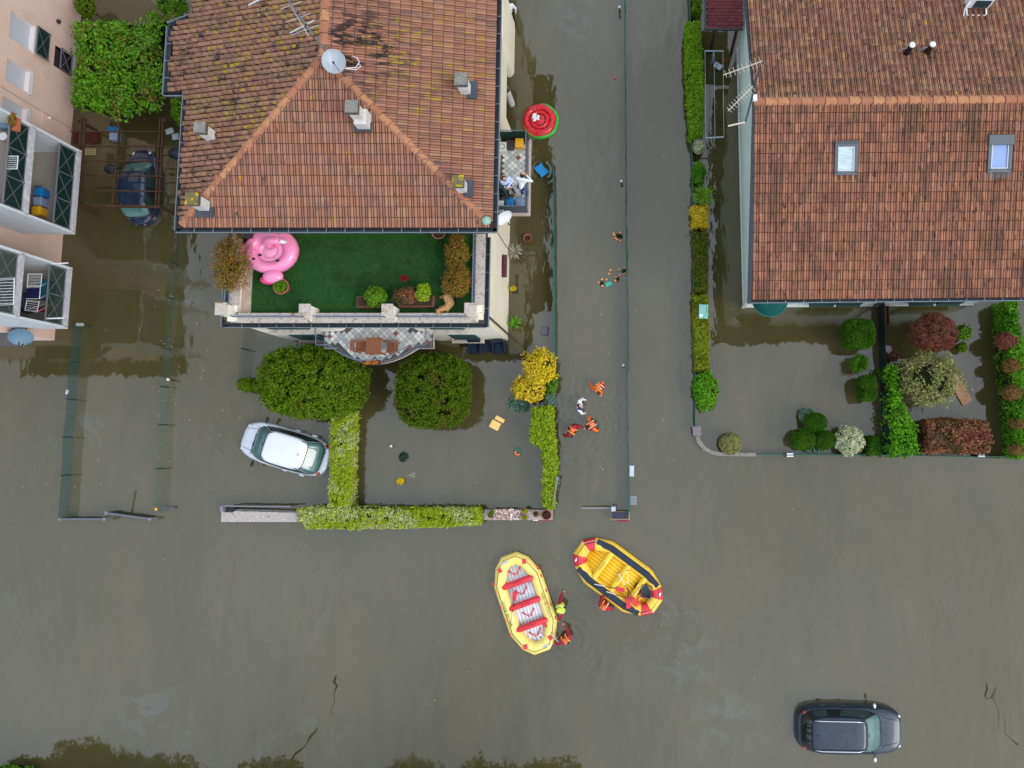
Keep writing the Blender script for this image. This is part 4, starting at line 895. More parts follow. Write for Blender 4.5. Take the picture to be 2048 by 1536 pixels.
gr_yel = leafmat('leaf_pale', [(92, 135, 9), (140, 175, 17), (176, 201, 27), (112, 154, 13), (214, 214, 160), (150, 150, 44)], 1.5)
gr_yel2 = leafmat('leaf_lime', [(80, 131, 8), (120, 167, 12), (156, 186, 18), (96, 146, 11), (186, 201, 49)], 2)
gr_bright = leafmat('leaf_bright', [(40, 93, 5), (66, 129, 8), (96, 163, 12), (52, 106, 6)])
gr_red = mat('leaf_photinia', [(48, 72, 20), (74, 78, 28), (86, 50, 26), (150, 100, 60), (98, 44, 28), (128, 30, 28)], .55, 'island', 1.3, spec=.35, nw=.7)
gr_burg = leafmat('leaf_burgundy', [(84, 48, 38), (110, 62, 52), (128, 78, 62), (94, 70, 42)], 2)
gr_yellow = leafmat('leaf_yellow', [(98, 122, 9), (188, 168, 28), (222, 196, 48), (196, 160, 30), (222, 206, 84)], 2.5)
gr_var = leafmat('leaf_variegated', [(128, 140, 96), (172, 180, 138), (200, 202, 164), (96, 112, 66)], 3)
gr_top = leafmat('leaf_topiary', [(34, 67, 6), (50, 89, 8), (66, 108, 10)])
gr_blue = leafmat('leaf_blue', [(84, 112, 92), (112, 138, 116), (70, 96, 78)], 3)
gr_aut = leafmat('leaf_aut', [(72, 84, 18), (100, 104, 26), (128, 112, 38), (140, 82, 46), (84, 90, 20), (156, 122, 48), (116, 62, 38)], 2.2)
gr_olive = leafmat('leaf_olive', [(92, 106, 48), (124, 134, 72), (150, 146, 88), (74, 92, 48), (176, 158, 100)], 2)
gr_brown = leafmat('leaf_brown', [(110, 84, 44), (130, 98, 54), (96, 88, 40), (142, 92, 60)], 2)
# the two big rounded shrubs by the villa
bush('large dark green rounded shrub beside the silver car and balcony', 628, 764, 105, 74, 1.35, 1.25, gr_dark, 'rounded_tree', 'shrub', .046, .17, .95, noise=.06, zmin=-.5, flat=.12, per=38)
bush('round dark shrub with reddish tips standing in the flooded garden', 868, 782, 73, 75, 1.45, 1.2, leafmat('leaf_redtip', [(40, 65, 4), (62, 91, 7), (84, 106, 11), (50, 76, 5), (124, 74, 44)], 1.2), 'rounded_tree', 'shrub', .044, .15, .95, noise=.05, zmin=-.5, flat=.2, per=36)
for (px, py) in ((850, 716), (875, 722), (905, 725), (922, 738), (838, 740), (893, 760), (862, 752), (915, 775), (846, 770)):
    pass
bush('small dark bush in a green wire cage at the driveway edge', 496, 769, 22, 17, .35, .32, gr_dark, leaf=.04, clump=.1, noise=.08)
# pale hedges round the garden
hedge('pale variegated clipped hedge running away from the silver car', [(660, 818), (718, 822), (712, 1016), (655, 1016)], -.3, 1.0, gr_yel, dens=.9, leaf=.034, per=26)
hedge('long pale variegated clipped hedge along the garden front wall', [(594, 1018), (640, 1014), (800, 1016), (962, 1014), (970, 1032), (962, 1050), (820, 1056), (690, 1058), (610, 1056), (592, 1036)], -.3, 1.05, gr_yel, dens=.9, leaf=.034, per=26)
hedge('wide lime green hedge block below the yellow shrub', [(1064, 816), (1106, 812), (1113, 900), (1085, 902), (1058, 880)], -.3, 1.0, gr_yel2, dens=.9)
hedge('narrow lime green hedge beside the alley reaching the front wall', [(1084, 900), (1112, 898), (1116, 925), (1108, 1018), (1086, 1012)], -.3, .85, gr_yel2, dens=.9)
t = bush('tall yellow leaved shrub at the alley corner of the garden', 1080, 735, 33, 38, .95, .8, gr_yellow, leaf=.055, clump=.17, noise=.16)
c = P(1058, 776, .6); crown('crown', t, (c.x, c.y, .6), (.75, .62, .5), gr_yellow, .055, .16, 1.0, noise=.14)
bush('dark green shrub tucked behind the yellow one', 1103, 765, 14, 24, .5, .4, gr_mid, leaf=.045, clump=.12)
bush('half submerged blue green shrub below the yellow one', 1040, 806, 26, 22, .02, .12, gr_blue, leaf=.07, clump=.16, dens=.6, zbase=-.8, core=.6)
hedge('grey green hedge between the yellow shrub and the lime block', [(1092, 775), (1110, 770), (1112, 814), (1088, 818)], -.3, .45, gr_blue, leaf=.035)
# alley hedge on the right
hedge('bright green clipped hedge lining the alley beside the washing lines', [(1372, 42), (1400, 40), (1408, 150), (1407, 282), (1382, 284), (1374, 150)], -.3, 1.25, leafmat('leaf_alley', [(66, 116, 8), (96, 150, 12), (124, 178, 17), (52, 93, 9)], 1.2), leaf=.04)
hedge('dark leaves behind the end of the alley fence', [(1384, -30), (1404, -30), (1402, 36), (1384, 38)], -.3, .6, gr_dark, leaf=.045, name='shrub', cat='shrub')
bush('small white variegated bush at the end of the alley hedge', 1396, 292, 13, 17, .5, .35, gr_var, leaf=.04, clump=.09)
bush('mid green bush by the alley fence', 1397, 346, 15, 24, .6, .45, gr_bright, leaf=.045, clump=.11)
spiky('spiky green palm between the alley bushes', 1406, 392, .75, 90, .62, gr_mid, 'palm', 'plant', .025)
hedge('yellow clipped hedge block by the alley fence', [(1384, 410), (1416, 410), (1415, 460), (1384, 462)], -.3, .9, gr_yellow, leaf=.035)
hedge('dark mottled hedge south of the yellow block', [(1386, 464), (1416, 462), (1416, 586), (1388, 588)], -.3, .85, leafmat('leaf_mottled', [(84, 116, 16), (54, 76, 9), (92, 118, 15), (98, 76, 40), (66, 93, 11)], 1.5), leaf=.04)
hedge('yellow green hedge carrying a turquoise board', [(1384, 590), (1417, 588), (1419, 656), (1418, 742), (1388, 744)], -.3, .9, leafmat('leaf_yg', [(92, 116, 11), (138, 161, 18), (84, 97, 13), (112, 135, 15)], 1.5), leaf=.038)
bush('bushy bright green shrub at the end of the alley hedge', 1411, 781, 27, 40, .7, .6, gr_bright, leaf=.055, clump=.15)
# right garden
bush('clipped round bush against the curved wall', 1461, 887, 24, 23, .55, .5, gr_olive, leaf=.035, clump=.09, noise=.03)
for (px, py, rx, ry, z, lb) in ((1631, 845, 25, 21, .75, 'back clipped dark green ball of the three by the gate'), (1606, 879, 28, 23, .7, 'left clipped dark green ball of the three by the gate'), (1649, 880, 23, 21, .65, 'right clipped dark green ball of the three by the gate')):
    bush(lb, px, py, rx, ry, z, .5, gr_top, 'topiary', 'topiary', leaf=.026, clump=.07, noise=.02, group='clipped balls by the gate', per=20)
bush('pale blue green low shrub among the clipped balls', 1614, 832, 18, 18, .3, .25, gr_blue, leaf=.04, clump=.1, dens=.6)
bush('low grey green plant in front of the clipped balls', 1632, 898, 26, 9, .2, .2, gr_blue, leaf=.04, clump=.1, dens=.6)
bush('white edged variegated shrub beside the clipped balls', 1699, 881, 30, 30, .75, .6, gr_var, leaf=.045, clump=.13)
hedge('square clipped dark green bush by the front fence', [(1732, 872), (1760, 872), (1764, 910), (1730, 910)], -.3, .8, gr_top, leaf=.028, name='clipped_bush', cat='bush', clump=.07, rough=.015)
bush('large clipped green sphere near the house wall', 1715, 669, 32, 31, 1.0, .75, gr_top, 'topiary', 'topiary', leaf=.028, clump=.08, noise=.02, flat=.4)
spiky('dark spiky conifer between two clipped bushes', 1717, 728, .6, 260, .5, gr_top, 'conifer', 'plant', .022, up_=(.2, 1.2))
bush('clipped green barrel shaped bush by the dark fence', 1732, 777, 19, 27, .85, .6, gr_top, 'topiary', 'topiary', leaf=.028, clump=.08, noise=.02, flat=.7)
bush('burgundy leaved tree in the fenced garden', 1866, 666, 47, 42, 1.3, .85, gr_burg, 'maple_tree', 'tree', leaf=.032, clump=.13, noise=.08)
bush('pale grey green broad tree over the wooden deck', 1860, 758, 58, 56, 1.5, .8, gr_olive, 'olive_tree', 'tree', leaf=.05, clump=.20, dens=.65, noise=.14, core=.6)
bush('dark green citrus bush beside the burgundy tree', 1926, 664, 18, 18, .6, .4, gr_mid, leaf=.05, clump=.13, dens=.6)
bush('small dark bush below the citrus', 1924, 694, 12, 12, .4, .3, gr_dark, leaf=.045, clump=.1, dens=.8)
bush('thin wispy shrub at the dark fence', 1788, 712, 12, 14, .5, .3, gr_burg, leaf=.03, clump=.1, dens=.5)
hedge('bright green laurel hedge inside the dark fence', [(1762, 735), (1790, 732), (1806, 800), (1836, 860), (1836, 905), (1768, 908)], -.3, 1.35, gr_bright, leaf=.075, clump=.2, rough=.1, per=14)
hedge('red and bronze photinia hedge along the front fence', [(1838, 842), (1900, 836), (1975, 842), (1986, 872), (1982, 906), (1838, 906)], -.3, 1.25, gr_red, leaf=.05, clump=.13, rough=.05)
hedge('tall green hedge at the far right boundary', [(1985, 602), (2034, 598), (2062, 750), (2075, 912), (2008, 914), (1996, 750)], -.3, 1.5, gr_bright if 0 else leafmat('leaf_right', [(46, 93, 7), (70, 131, 11), (94, 159, 15), (50, 99, 9)], 1.2), leaf=.055, clump=.15, rough=.06)
for (px, py, r_, lb) in ((2012, 682, 24, 'reddish shrub highest up in the boundary hedge'), (2022, 732, 20, 'brown tinted shrub second down in the boundary hedge'), (2024, 786, 22, 'brown round shrub in the middle of the boundary hedge'), (2036, 848, 18, 'yellowish shrub fourth down in the boundary hedge'), (2032, 900, 16, 'small brown shrub at the bottom of the boundary hedge')):
    bush(lb, px, py, r_, r_ * .85, 1.25, .45, gr_brown if py > 700 else gr_burg, leaf=.035, clump=.1, noise=.06, group='brown shrubs in the boundary hedge')
# terrace plants
def terrace_bush(label, px, py, rx, ry, zc, rz, m, **kw): return bush(label, px, py, rx, ry, ZT + zc, rz, m, zbase=ZT + .05, **kw)
terrace_bush('straggly autumn coloured tree in the west corner of the terrace', 462, 528, 40, 58, .8, .55, gr_aut, name='terrace_tree', cat='tree', leaf=.035, clump=.18, dens=.9, noise=.24, core=.4)
terrace_bush('autumn coloured bush against the east railing of the terrace', 914, 505, 26, 40, .6, .5, gr_aut, name='terrace_bush', leaf=.035, clump=.15, dens=.8, noise=.14, core=.6)
terrace_bush('bronze leaved bush above the dog on the terrace', 915, 562, 34, 34, .6, .45, gr_aut, name='terrace_bush', leaf=.035, clump=.15, dens=.8, noise=.16, core=.6)
terrace_bush('red leaved bush in the long trough on the terrace', 812, 592, 28, 20, .5, .3, gr_red, name='terrace_bush', leaf=.032, clump=.12, dens=.9, noise=.16, core=.6)
terrace_bush('lime green shrub at the end of the long trough', 847, 585, 17, 20, .55, .3, gr_yel2, name='terrace_bush', leaf=.04, clump=.12, dens=.8, noise=.16, core=.5)
terrace_bush('green citrus shrub in a brown trough on the turf', 751, 594, 24, 24, .5, .35, gr_mid, name='terrace_bush', leaf=.038, clump=.11, noise=.1)
terrace_bush('small dark red plant standing on the turf', 808, 557, 9, 6, .5, .12, leafmat('leaf_red', [(130, 24, 34), (150, 40, 44)]), name='red_plant', cat='plant', leaf=.035, clump=.09, dens=.8, tr=True)
# vine on the pergola
zv = 1.75
t = hedge('green climbing vine covering the far half of the pergola', [(146, 44), (176, 34), (240, 42), (290, 44), (350, 30), (366, 40), (366, 180), (358, 246), (322, 242), (264, 254), (238, 242), (190, 236), (150, 246), (140, 200)], 1.45, 1.9, mat('leaf_vine', [(50, 97, 4), (76, 133, 7), (104, 159, 11), (60, 110, 6), (122, 116, 30), (142, 104, 38)], .55, 'island', .9, spec=.35, nw=.5), leaf=.075, name='climbing_vine', cat='vine', clump=.24, rough=.14, dens=.9, per=20)
bush('green shrub top left between the buildings', 172, 12, 18, 28, .8, .6, gr_dark, leaf=.05, clump=.16)
bush('leafy bush against the villa wall behind the vine', 345, 12, 34, 24, 1.6, .6, gr_mid, leaf=.06, clump=.18)
bush('dark bush beside the pergola under the eave', 362, 215, 18, 36, 1.4, .5, gr_mid, leaf=.06, clump=.17, dens=.8)
# trees south of the frame, seen mirrored in the water, one low branch at the corner
for (px, py, rx, ry, zc, rz, lb) in ((-190, 1778, 125, 95, 4.6, 1.5, 'dark leafy tree whose reflection darkens the bottom left corner'), (-60, 1788, 120, 92, 4.3, 1.4, 'tallest leafy tree mirrored along the bottom left of the water'), (80, 1776, 110, 90, 4.0, 1.3, 'broad leafy tree mirrored at the bottom left, farther east'), (350, 1745, 85, 65, 3.8, 1.1, 'leafy tree mirrored at the bottom edge beside the film streaks')):
    bush(lb, px, py, rx, ry, zc, rz, gr_mid, 'roadside_tree', 'tree', leaf=.09, clump=.35, dens=.7, noise=.14, group='trees mirrored at the bottom edge')
for (px, lb) in ((700, 'leafy tree mirrored at the bottom edge, west of the pair'), (880, 'leafy tree mirrored at the bottom edge between two others'), (1050, 'leafy tree mirrored at the bottom edge nearest the rafts')):
    bush(lb, px, 1770, 105, 80, 3.9, 1.3, gr_mid, 'roadside_tree', 'tree', leaf=.09, clump=.35, dens=.7, noise=.12, group='trees mirrored at the bottom edge')
hedge('bright leaves poking in at the bottom left corner', [(-30, 1534), (40, 1532), (80, 1538), (80, 1580), (-30, 1580)], -.2, .9, gr_bright, leaf=.06, clump=.16, rough=.1)
# small and half drowned plants
spiky('grey green agave standing in water by the villa wall', 1029, 503, .35, 46, .42, mat('agave_leaf', [(128, 124, 104), (150, 142, 120), (104, 108, 84)], .6, 'island'), 'agave', 'plant', .03)
bush('yellow flowering plant by the villa wall', 1026, 577, 8, 6, .35, .12, gr_yellow, 'flowering_plant', 'plant', leaf=.03, clump=.06)
spiky('bright green fern in a brown pot by the villa wall', 1029, 645, .35, 40, .4, gr_bright, 'potted_fern', 'plant', .022)
bush('dark drowned tuft in the flooded garden', 807, 914, 11, 11, .0, .05, leafmat('leaf_drowned', [(44, 62, 54), (58, 76, 66)]), 'drowned_plant', 'plant', leaf=.04, clump=.08, dens=.6, zbase=-.7)
bush('small yellow tuft breaking the water in the garden', 801, 962, 9, 8, .06, .1, gr_yellow, 'drowned_plant', 'plant', leaf=.035, clump=.07, zbase=-.6)
spiky('pale starry plant just under the water in the garden', 824, 951, .0, 26, .22, mat('pale_leaf', [(120, 124, 108), (134, 136, 118)], .8), 'drowned_plant', 'plant', .02, zb=-.7, up_=(0, .08))
fbx = FLOWERBOX; crown('flowers', fbx[0], tuple(fbx[1]), (.10, .42, .07), leafmat('petals', [(90, 50, 60), (120, 84, 120), (130, 50, 44), (60, 80, 40)], 9), .025, .05, .8)
# ------------------------------------------------------------------ cars (local frame: x forward, y left, z up from the water line)
tyre_m = mat('tyre', (26, 26, 27), .9)
glass_teal = mat('car_glass', [(58, 92, 90), (88, 128, 122)], .08, scale=1.6, spec=.6, coat=.4); glass_side = mat('side_glass', (34, 58, 58), .06, coat=.6); glass_dark = mat('dark_car_glass', (20, 30, 32), .05, coat=1.0)
trim_m = mat('black_trim', (18, 18, 20), .6); lamp_red = mat('tail_lamp', (170, 18, 22), .2, coat=1); lamp_w = mat('head_lamp', (210, 216, 220), .1, coat=1); chrome = mat('chrome', (220, 224, 228), .15, metal=.9)
def make_car(label, px, py, rz, Lc, Wc, paint, belt=.42, roofz=1.02, hood=.30, cab=(-.92, .30), front_taper=.86, rear_taper=.93, fn_=3.2, glass=None, rear_dark=False, rails=False, roofmat=None, screen_len=.62, rear_len=.42, zoff=0):
    c = P(px, py, .5); t = thing('parked_car', label, 'car', (c.x, c.y, zoff), rz)
    hl, hw = Lc / 2, Wc / 2; NT = 72
    def ring(a, b, cx_, n, taper=None):
        out = []
        for k in range(NT):
            th = 2 * math.pi * k / NT; ct, st = math.cos(th), math.sin(th)
            x = a * math.copysign(abs(ct) ** (2 / n), ct); y = b * math.copysign(abs(st) ** (2 / n), st)
            if taper: f = x / a; y *= (1 - (1 - taper[0]) * max(f, 0) ** 2.2 - (1 - taper[1]) * max(-f, 0) ** 2.2)
            out.append((cx_ + x, y))
        return out
    tp = (front_taper, rear_taper); sill = ring(hl, hw, 0, fn_, tp)
    zs = lambda x: belt + (hood - belt) * max(0, min(1, (x - cab[1] * hl * .6) / (hl * .75))) ** 1.1 - (.04 if x < -hl * .85 else 0)
    lv = []
    def lvl(s, zf): lv.append([(x * s if abs(x) > hl * .5 else x * s, y * s, zf(x)) for x, y in sill])
    lvl(.985, lambda x: -.45); lvl(1.0, lambda x: -.05); lvl(1.0, lambda x: zs(x) * .45); lvl(.985, lambda x: zs(x) * .82); lvl(.955, lambda x: zs(x) * .97); lvl(.90, lambda x: zs(x) + .015); lvl(.70, lambda x: zs(x * .9) + .045); lvl(.35, lambda x: zs(x * .8) + .06); lvl(.02, lambda x: zs(0) + .065)
    g_ = G(); b = []
    for ring_ in lv: g_.v += ring_
    for i in range(len(lv) - 1):
        for k in range(NT):
            l_ = (k + 1) % NT; g_.f.append((i * NT + k, i * NT + l_, (i + 1) * NT + l_, (i + 1) * NT + k)); g_.mi.append(0)
    body = g_.build('body', paint, t, smooth=True)
    # greenhouse
    cx0 = (cab[0] + cab[1]) / 2 * hl; ca = (cab[1] - cab[0]) / 2 * hl
    low = ring(ca, hw * .91, cx0, 5.0, (.92, .92)); rx0, rx1 = cab[0] * hl + rear_len, cab[1] * hl - screen_len
    top = ring((rx1 - rx0) / 2, hw * .74, (rx0 + rx1) / 2, 5.6, (.95, .95))
    def gh(k, v, off=0.):
        f = v; fp = max(v, 0); (x0, y0), (x1, y1) = low[k % NT], top[k % NT]; z0 = zs(x0) - .01
        e = fp ** 1.12; x, y = x0 + (x1 - x0) * f, y0 + (y1 - y0) * e; z = z0 + (roofz - .07 - z0) * (fp ** .92)
        bul = math.sin(math.pi * fp) * .03 + off; r = math.hypot(x - cx0, y) + 1e-6; return (x + (x - cx0) / r * bul * .8, y + y / r * bul * .5, z + bul)
    def patch(name, k0, k1, v0, v1, m, off=.006, par=None, nv=4):
        g2 = G(); ks = list(range(k0, k1 + 1)); V = [gh(k, v0 + (v1 - v0) * j / nv, off) for j in range(nv + 1) for k in ks]; n = len(ks)
        g2.add(V, [(j * n + i, j * n + i + 1, (j + 1) * n + i + 1, (j + 1) * n + i) for j in range(nv) for i in range(n - 1)]); return g2.build(name, m, par or t, smooth=True)
    g_ = G(); NVh = 6
    for j in range(NVh + 1): g_.v += [gh(k, j / NVh) for k in range(NT)]
    for s, dz in ((.97, .045), (.9, .062), (.6, .078), (.3, .088), (.02, .09)):
        g_.v += [((x - (rx0 + rx1) / 2) * s + (rx0 + rx1) / 2, y * s, roofz - .07 + dz * .8) for x, y in top]
    nl = NVh + 6
    for i in range(nl - 1):
        for k in range(NT):
            l_ = (k + 1) % NT; g_.f.append((i * NT + k, i * NT + l_, (i + 1) * NT + l_, (i + 1) * NT + k)); g_.mi.append(1 if i >= NVh and roofmat else 0)
    g_.build('roof', [paint, roofmat or paint], t, smooth=True)
    gl = glass or glass_teal; q = NT // 8
    ang = lambda d: int(round(d / 360 * NT))
    patch('cowl', -ang(52), ang(52), -.06, .07, trim_m, .010)
    patch('window_seal', -ang(49), ang(49), .05, .965, trim_m, .003); patch('window_seal', NT // 2 - ang(48), NT // 2 + ang(48), .10, .92, trim_m, .003); patch('window_seal', ang(55), ang(125), .07, .88, trim_m, .003); patch('window_seal', -ang(125), -ang(55), .07, .88, trim_m, .003)
    w_ = patch('windscreen', -ang(46), ang(46), .08, .93, gl); patch('rear_window', NT // 2 - ang(44), NT // 2 + ang(44), .16, .88, glass_dark if rear_dark else gl)
    for a, b_ in ((58, 88), (93, 120)):
        patch('side_window', ang(a), ang(b_), .12, .84, glass_side); patch('side_window', -ang(b_), -ang(a), .12, .84, glass_side)
    for s in (-1, 1):                                   # seams, lamps, mirrors, handles
        g2 = G(); hx_, hy_ = sill[NT // 11]; g2.ball((hx_ - .10, s * (hy_ - .09), zs(hl * .9) * .86), (.15, .085, .05), 12, 6); g2.build('headlight', lamp_w, t, smooth=True)
        g2 = G(); hx_, hy_ = sill[NT // 2 - NT // 9]; g2.ball((hx_ + .085, s * (hy_ - .085), belt * .90), (.10, .09, .09), 12, 6); g2.build('tail_light', lamp_red, t, smooth=True)
        mx = cab[1] * hl - .32; g2 = G(); g2.ball((mx, s * (hw + .10), belt + .12), (.075, .12, .07), 10, 5, -.5); m_ = g2.build('mirror', chrome if rails else trim_m, t, smooth=True)
        g2 = G(); g2.bar((mx + .02, s * (hw - .08), belt + .05), (mx + .01, s * (hw + .04), belt + .08), .05, .03); g2.build('mirror_arm', trim_m, m_)
        for hx in (-.12, -.50):
            g2 = G(); g2.bar((hx * hl - .1, s * (hw - .01), belt * .74), (hx * hl + .1, s * (hw - .01), belt * .74), .05, .03); g2.build('door_handle', paint, t)
        g2 = G(); g2.tube([(hl * .88, s * hw * .46, zs(hl * .8) + .026), (hl * .62, s * hw * .58, zs(hl * .6) + .038), (cab[1] * hl + .02, s * hw * .70, zs(cab[1] * hl) + .045)], .006, 4); g2.build('bonnet_seam', trim_m, body)
        ra = (rx1 - rx0) / 2 * .93
        if rails:
            g2 = G(); g2.tube([((rx0 + rx1) / 2 - ra, s * hw * .60, roofz - .02), ((rx0 + rx1) / 2 - ra * .7, s * hw * .61, roofz + .05), ((rx0 + rx1) / 2 + ra * .7, s * hw * .61, roofz + .05), ((rx0 + rx1) / 2 + ra, s * hw * .57, roofz - .01)], .022, 6); g2.build('roof_rail', chrome, t, smooth=True)
        g2 = G(); g2.tube([((rx0 + rx1) / 2 - ra, s * hw * .64, roofz - .035), ((rx0 + rx1) / 2, s * hw * .655, roofz - .03), ((rx0 + rx1) / 2 + ra, s * hw * .63, roofz - .04)], .013, 4); g2.build('roof_channel', trim_m, t)
        for wx_ in (.62, -.60):
            g2 = G(); g2.tube([(wx_ * hl, s * (hw - .22), -.32), (wx_ * hl, s * (hw - .03), -.32)], .31, 18); wh = g2.build('wheel', tyre_m, t); g2 = G(); g2.tube([(wx_ * hl, s * (hw - .1), -.32), (wx_ * hl, s * (hw - .022), -.32)], .19, 14); g2.build('rim', chrome, wh)
    g2 = G(); g2.bar((-hl * .985, -hw * .26, belt * .40), (-hl * .985, hw * .26, belt * .40), .02, .10); g2.build('number_plate', white_m, t)
    g2 = G(); g2.bar((hl * .985, -hw * .32, .05), (hl * .985, hw * .32, .05), .03, .11); g2.build('number_plate', white_m, t)
    g2 = G(); g2.tube([(rx0 + .22, .0, roofz), (rx0 + .10, .0, roofz + .10)], [.014, .006], 6); g2.build('aerial', trim_m, t)
    for s in (-.30, .12):
        g2 = G(); x0_, z0_ = gh(0, .06)[0], gh(0, .06)[2]; x1_, z1_ = gh(0, .12)[0], gh(0, .12)[2]; g2.bar((x0_ + .02, s * hw, z0_ + .03), (x1_ - .02, s * hw + .5, z1_ + .03), .02, .012); g2.build('wiper', trim_m, t)
    g2 = G(); g2.ball((rx1 + .10, 0, roofz - .16), (.05, .12, .05), 8, 4); g2.build('interior_mirror', trim_m, t, smooth=True)
    return t
silver = mat('silver_paint', [(196, 202, 210), (206, 212, 220)], .28, metal=.35, coat=.8); whiteroof = mat('pearl_roof', (222, 224, 236), .3, metal=.1, coat=.8)
navy = mat('slate_blue_paint', [(26, 38, 53), (33, 48, 64), (24, 35, 48)], .35, metal=.25, coat=.45, scale=2.5); dnavy = mat('dark_navy_paint', [(32, 46, 70), (42, 58, 84)], .16, metal=.2, coat=1.0)
SILVER = make_car('silver estate car with a white roof half drowned beside the pale hedge', 569, 898, math.radians(180 - 16.5), 4.02, 1.78, silver, roofmat=whiteroof, belt=.46, roofz=1.08, hood=.36, cab=(-.88, .70), screen_len=.74, rear_len=.72, front_taper=.95, fn_=3.8)
SUV = make_car('slate blue off road car with chrome roof rails in the open flood', 1700, 1461, math.radians(-1.2), 4.42, 1.92, navy, rails=True, belt=.58, roofz=1.22, hood=.50, cab=(-.93, .58), rear_dark=True, fn_=4.4, screen_len=.78, rear_len=.38, front_taper=.95, rear_taper=.96)
HATCH = make_car('dark navy hatchback drowned under the open pergola beams', 275, 370, math.radians(92), 3.5, 1.66, dnavy, belt=.40, roofz=.98, hood=.24, cab=(-.86, .64), screen_len=.66, rear_len=.53, fn_=2.8, front_taper=.86)
# ------------------------------------------------------------------ inflatable rescue rafts (local x = length)
def text(parent, s, loc, size, m, rz=0, name='lettering', tilt=(0, 0)):
    cu = bpy.data.curves.new(name, 'FONT'); cu.body = s; cu.size = size; cu.align_x = 'CENTER'; cu.align_y = 'CENTER'; cu.extrude = .002; cu.resolution_u = 2
    tmp = bpy.data.objects.new('tmp', cu); COL.objects.link(tmp); dg = bpy.context.evaluated_depsgraph_get(); me = bpy.data.meshes.new_from_object(tmp.evaluated_get(dg)); bpy.data.objects.remove(tmp)
    me.materials.clear(); me.materials.append(m); o = link(me, name, parent); o.location = loc; o.rotation_euler = (tilt[0], tilt[1], rz); return o
pale_y = mat('pale_yellow_hypalon', [(240, 216, 110), (248, 228, 132)], .45, scale=1.5, coat=.2); gold = mat('golden_hypalon', [(240, 196, 50), (248, 208, 72)], .45, scale=1.5, coat=.2)
rred = mat('red_hypalon', [(206, 34, 52), (220, 48, 62)], .45, scale=2, coat=.2); greyf = mat('grey_raft_floor', [(224, 226, 232), (206, 208, 216)], .5, scale=4); pad = mat('charcoal_antislip', [(44, 54, 66), (54, 64, 76)], .8, scale=20); rope_m = mat('dark_rope', (58, 48, 40), .9)
wtext = mat('white_lettering', (236, 230, 230), .6); dtext = mat('dark_lettering', (92, 78, 44), .7)
def sweep(parent, path, r, mats, mi_fn, name='tube', n=16, z=.0, bevels=None):
    g_ = G(); N = len(path); b = 0
    for i, p in enumerate(path):
        p0, p1, p2 = Vector(path[i - 1]), Vector(p), Vector(path[(i + 1) % N]); d1, d2 = (p1 - p0).normalized(), (p2 - p1).normalized(); nrm = Vector((-(d1 + d2).y, (d1 + d2).x)).normalized(); k = 1 / max(.5, nrm.dot(Vector((-d1.y, d1.x))))
        for q in range(n):
            a = 2 * math.pi * q / n; g_.v.append((p1.x + nrm.x * r * math.cos(a) * k, p1.y + nrm.y * r * math.cos(a) * k, z + r * math.sin(a)))
    for i in range(N):
        j = (i + 1) % N
        for q in range(n):
            l_ = (q + 1) % n; g_.f.append((i * n + q, i * n + l_, j * n + l_, j * n + q)); g_.mi.append(mi_fn(i))
    return g_.build(name, mats, parent, smooth=False)
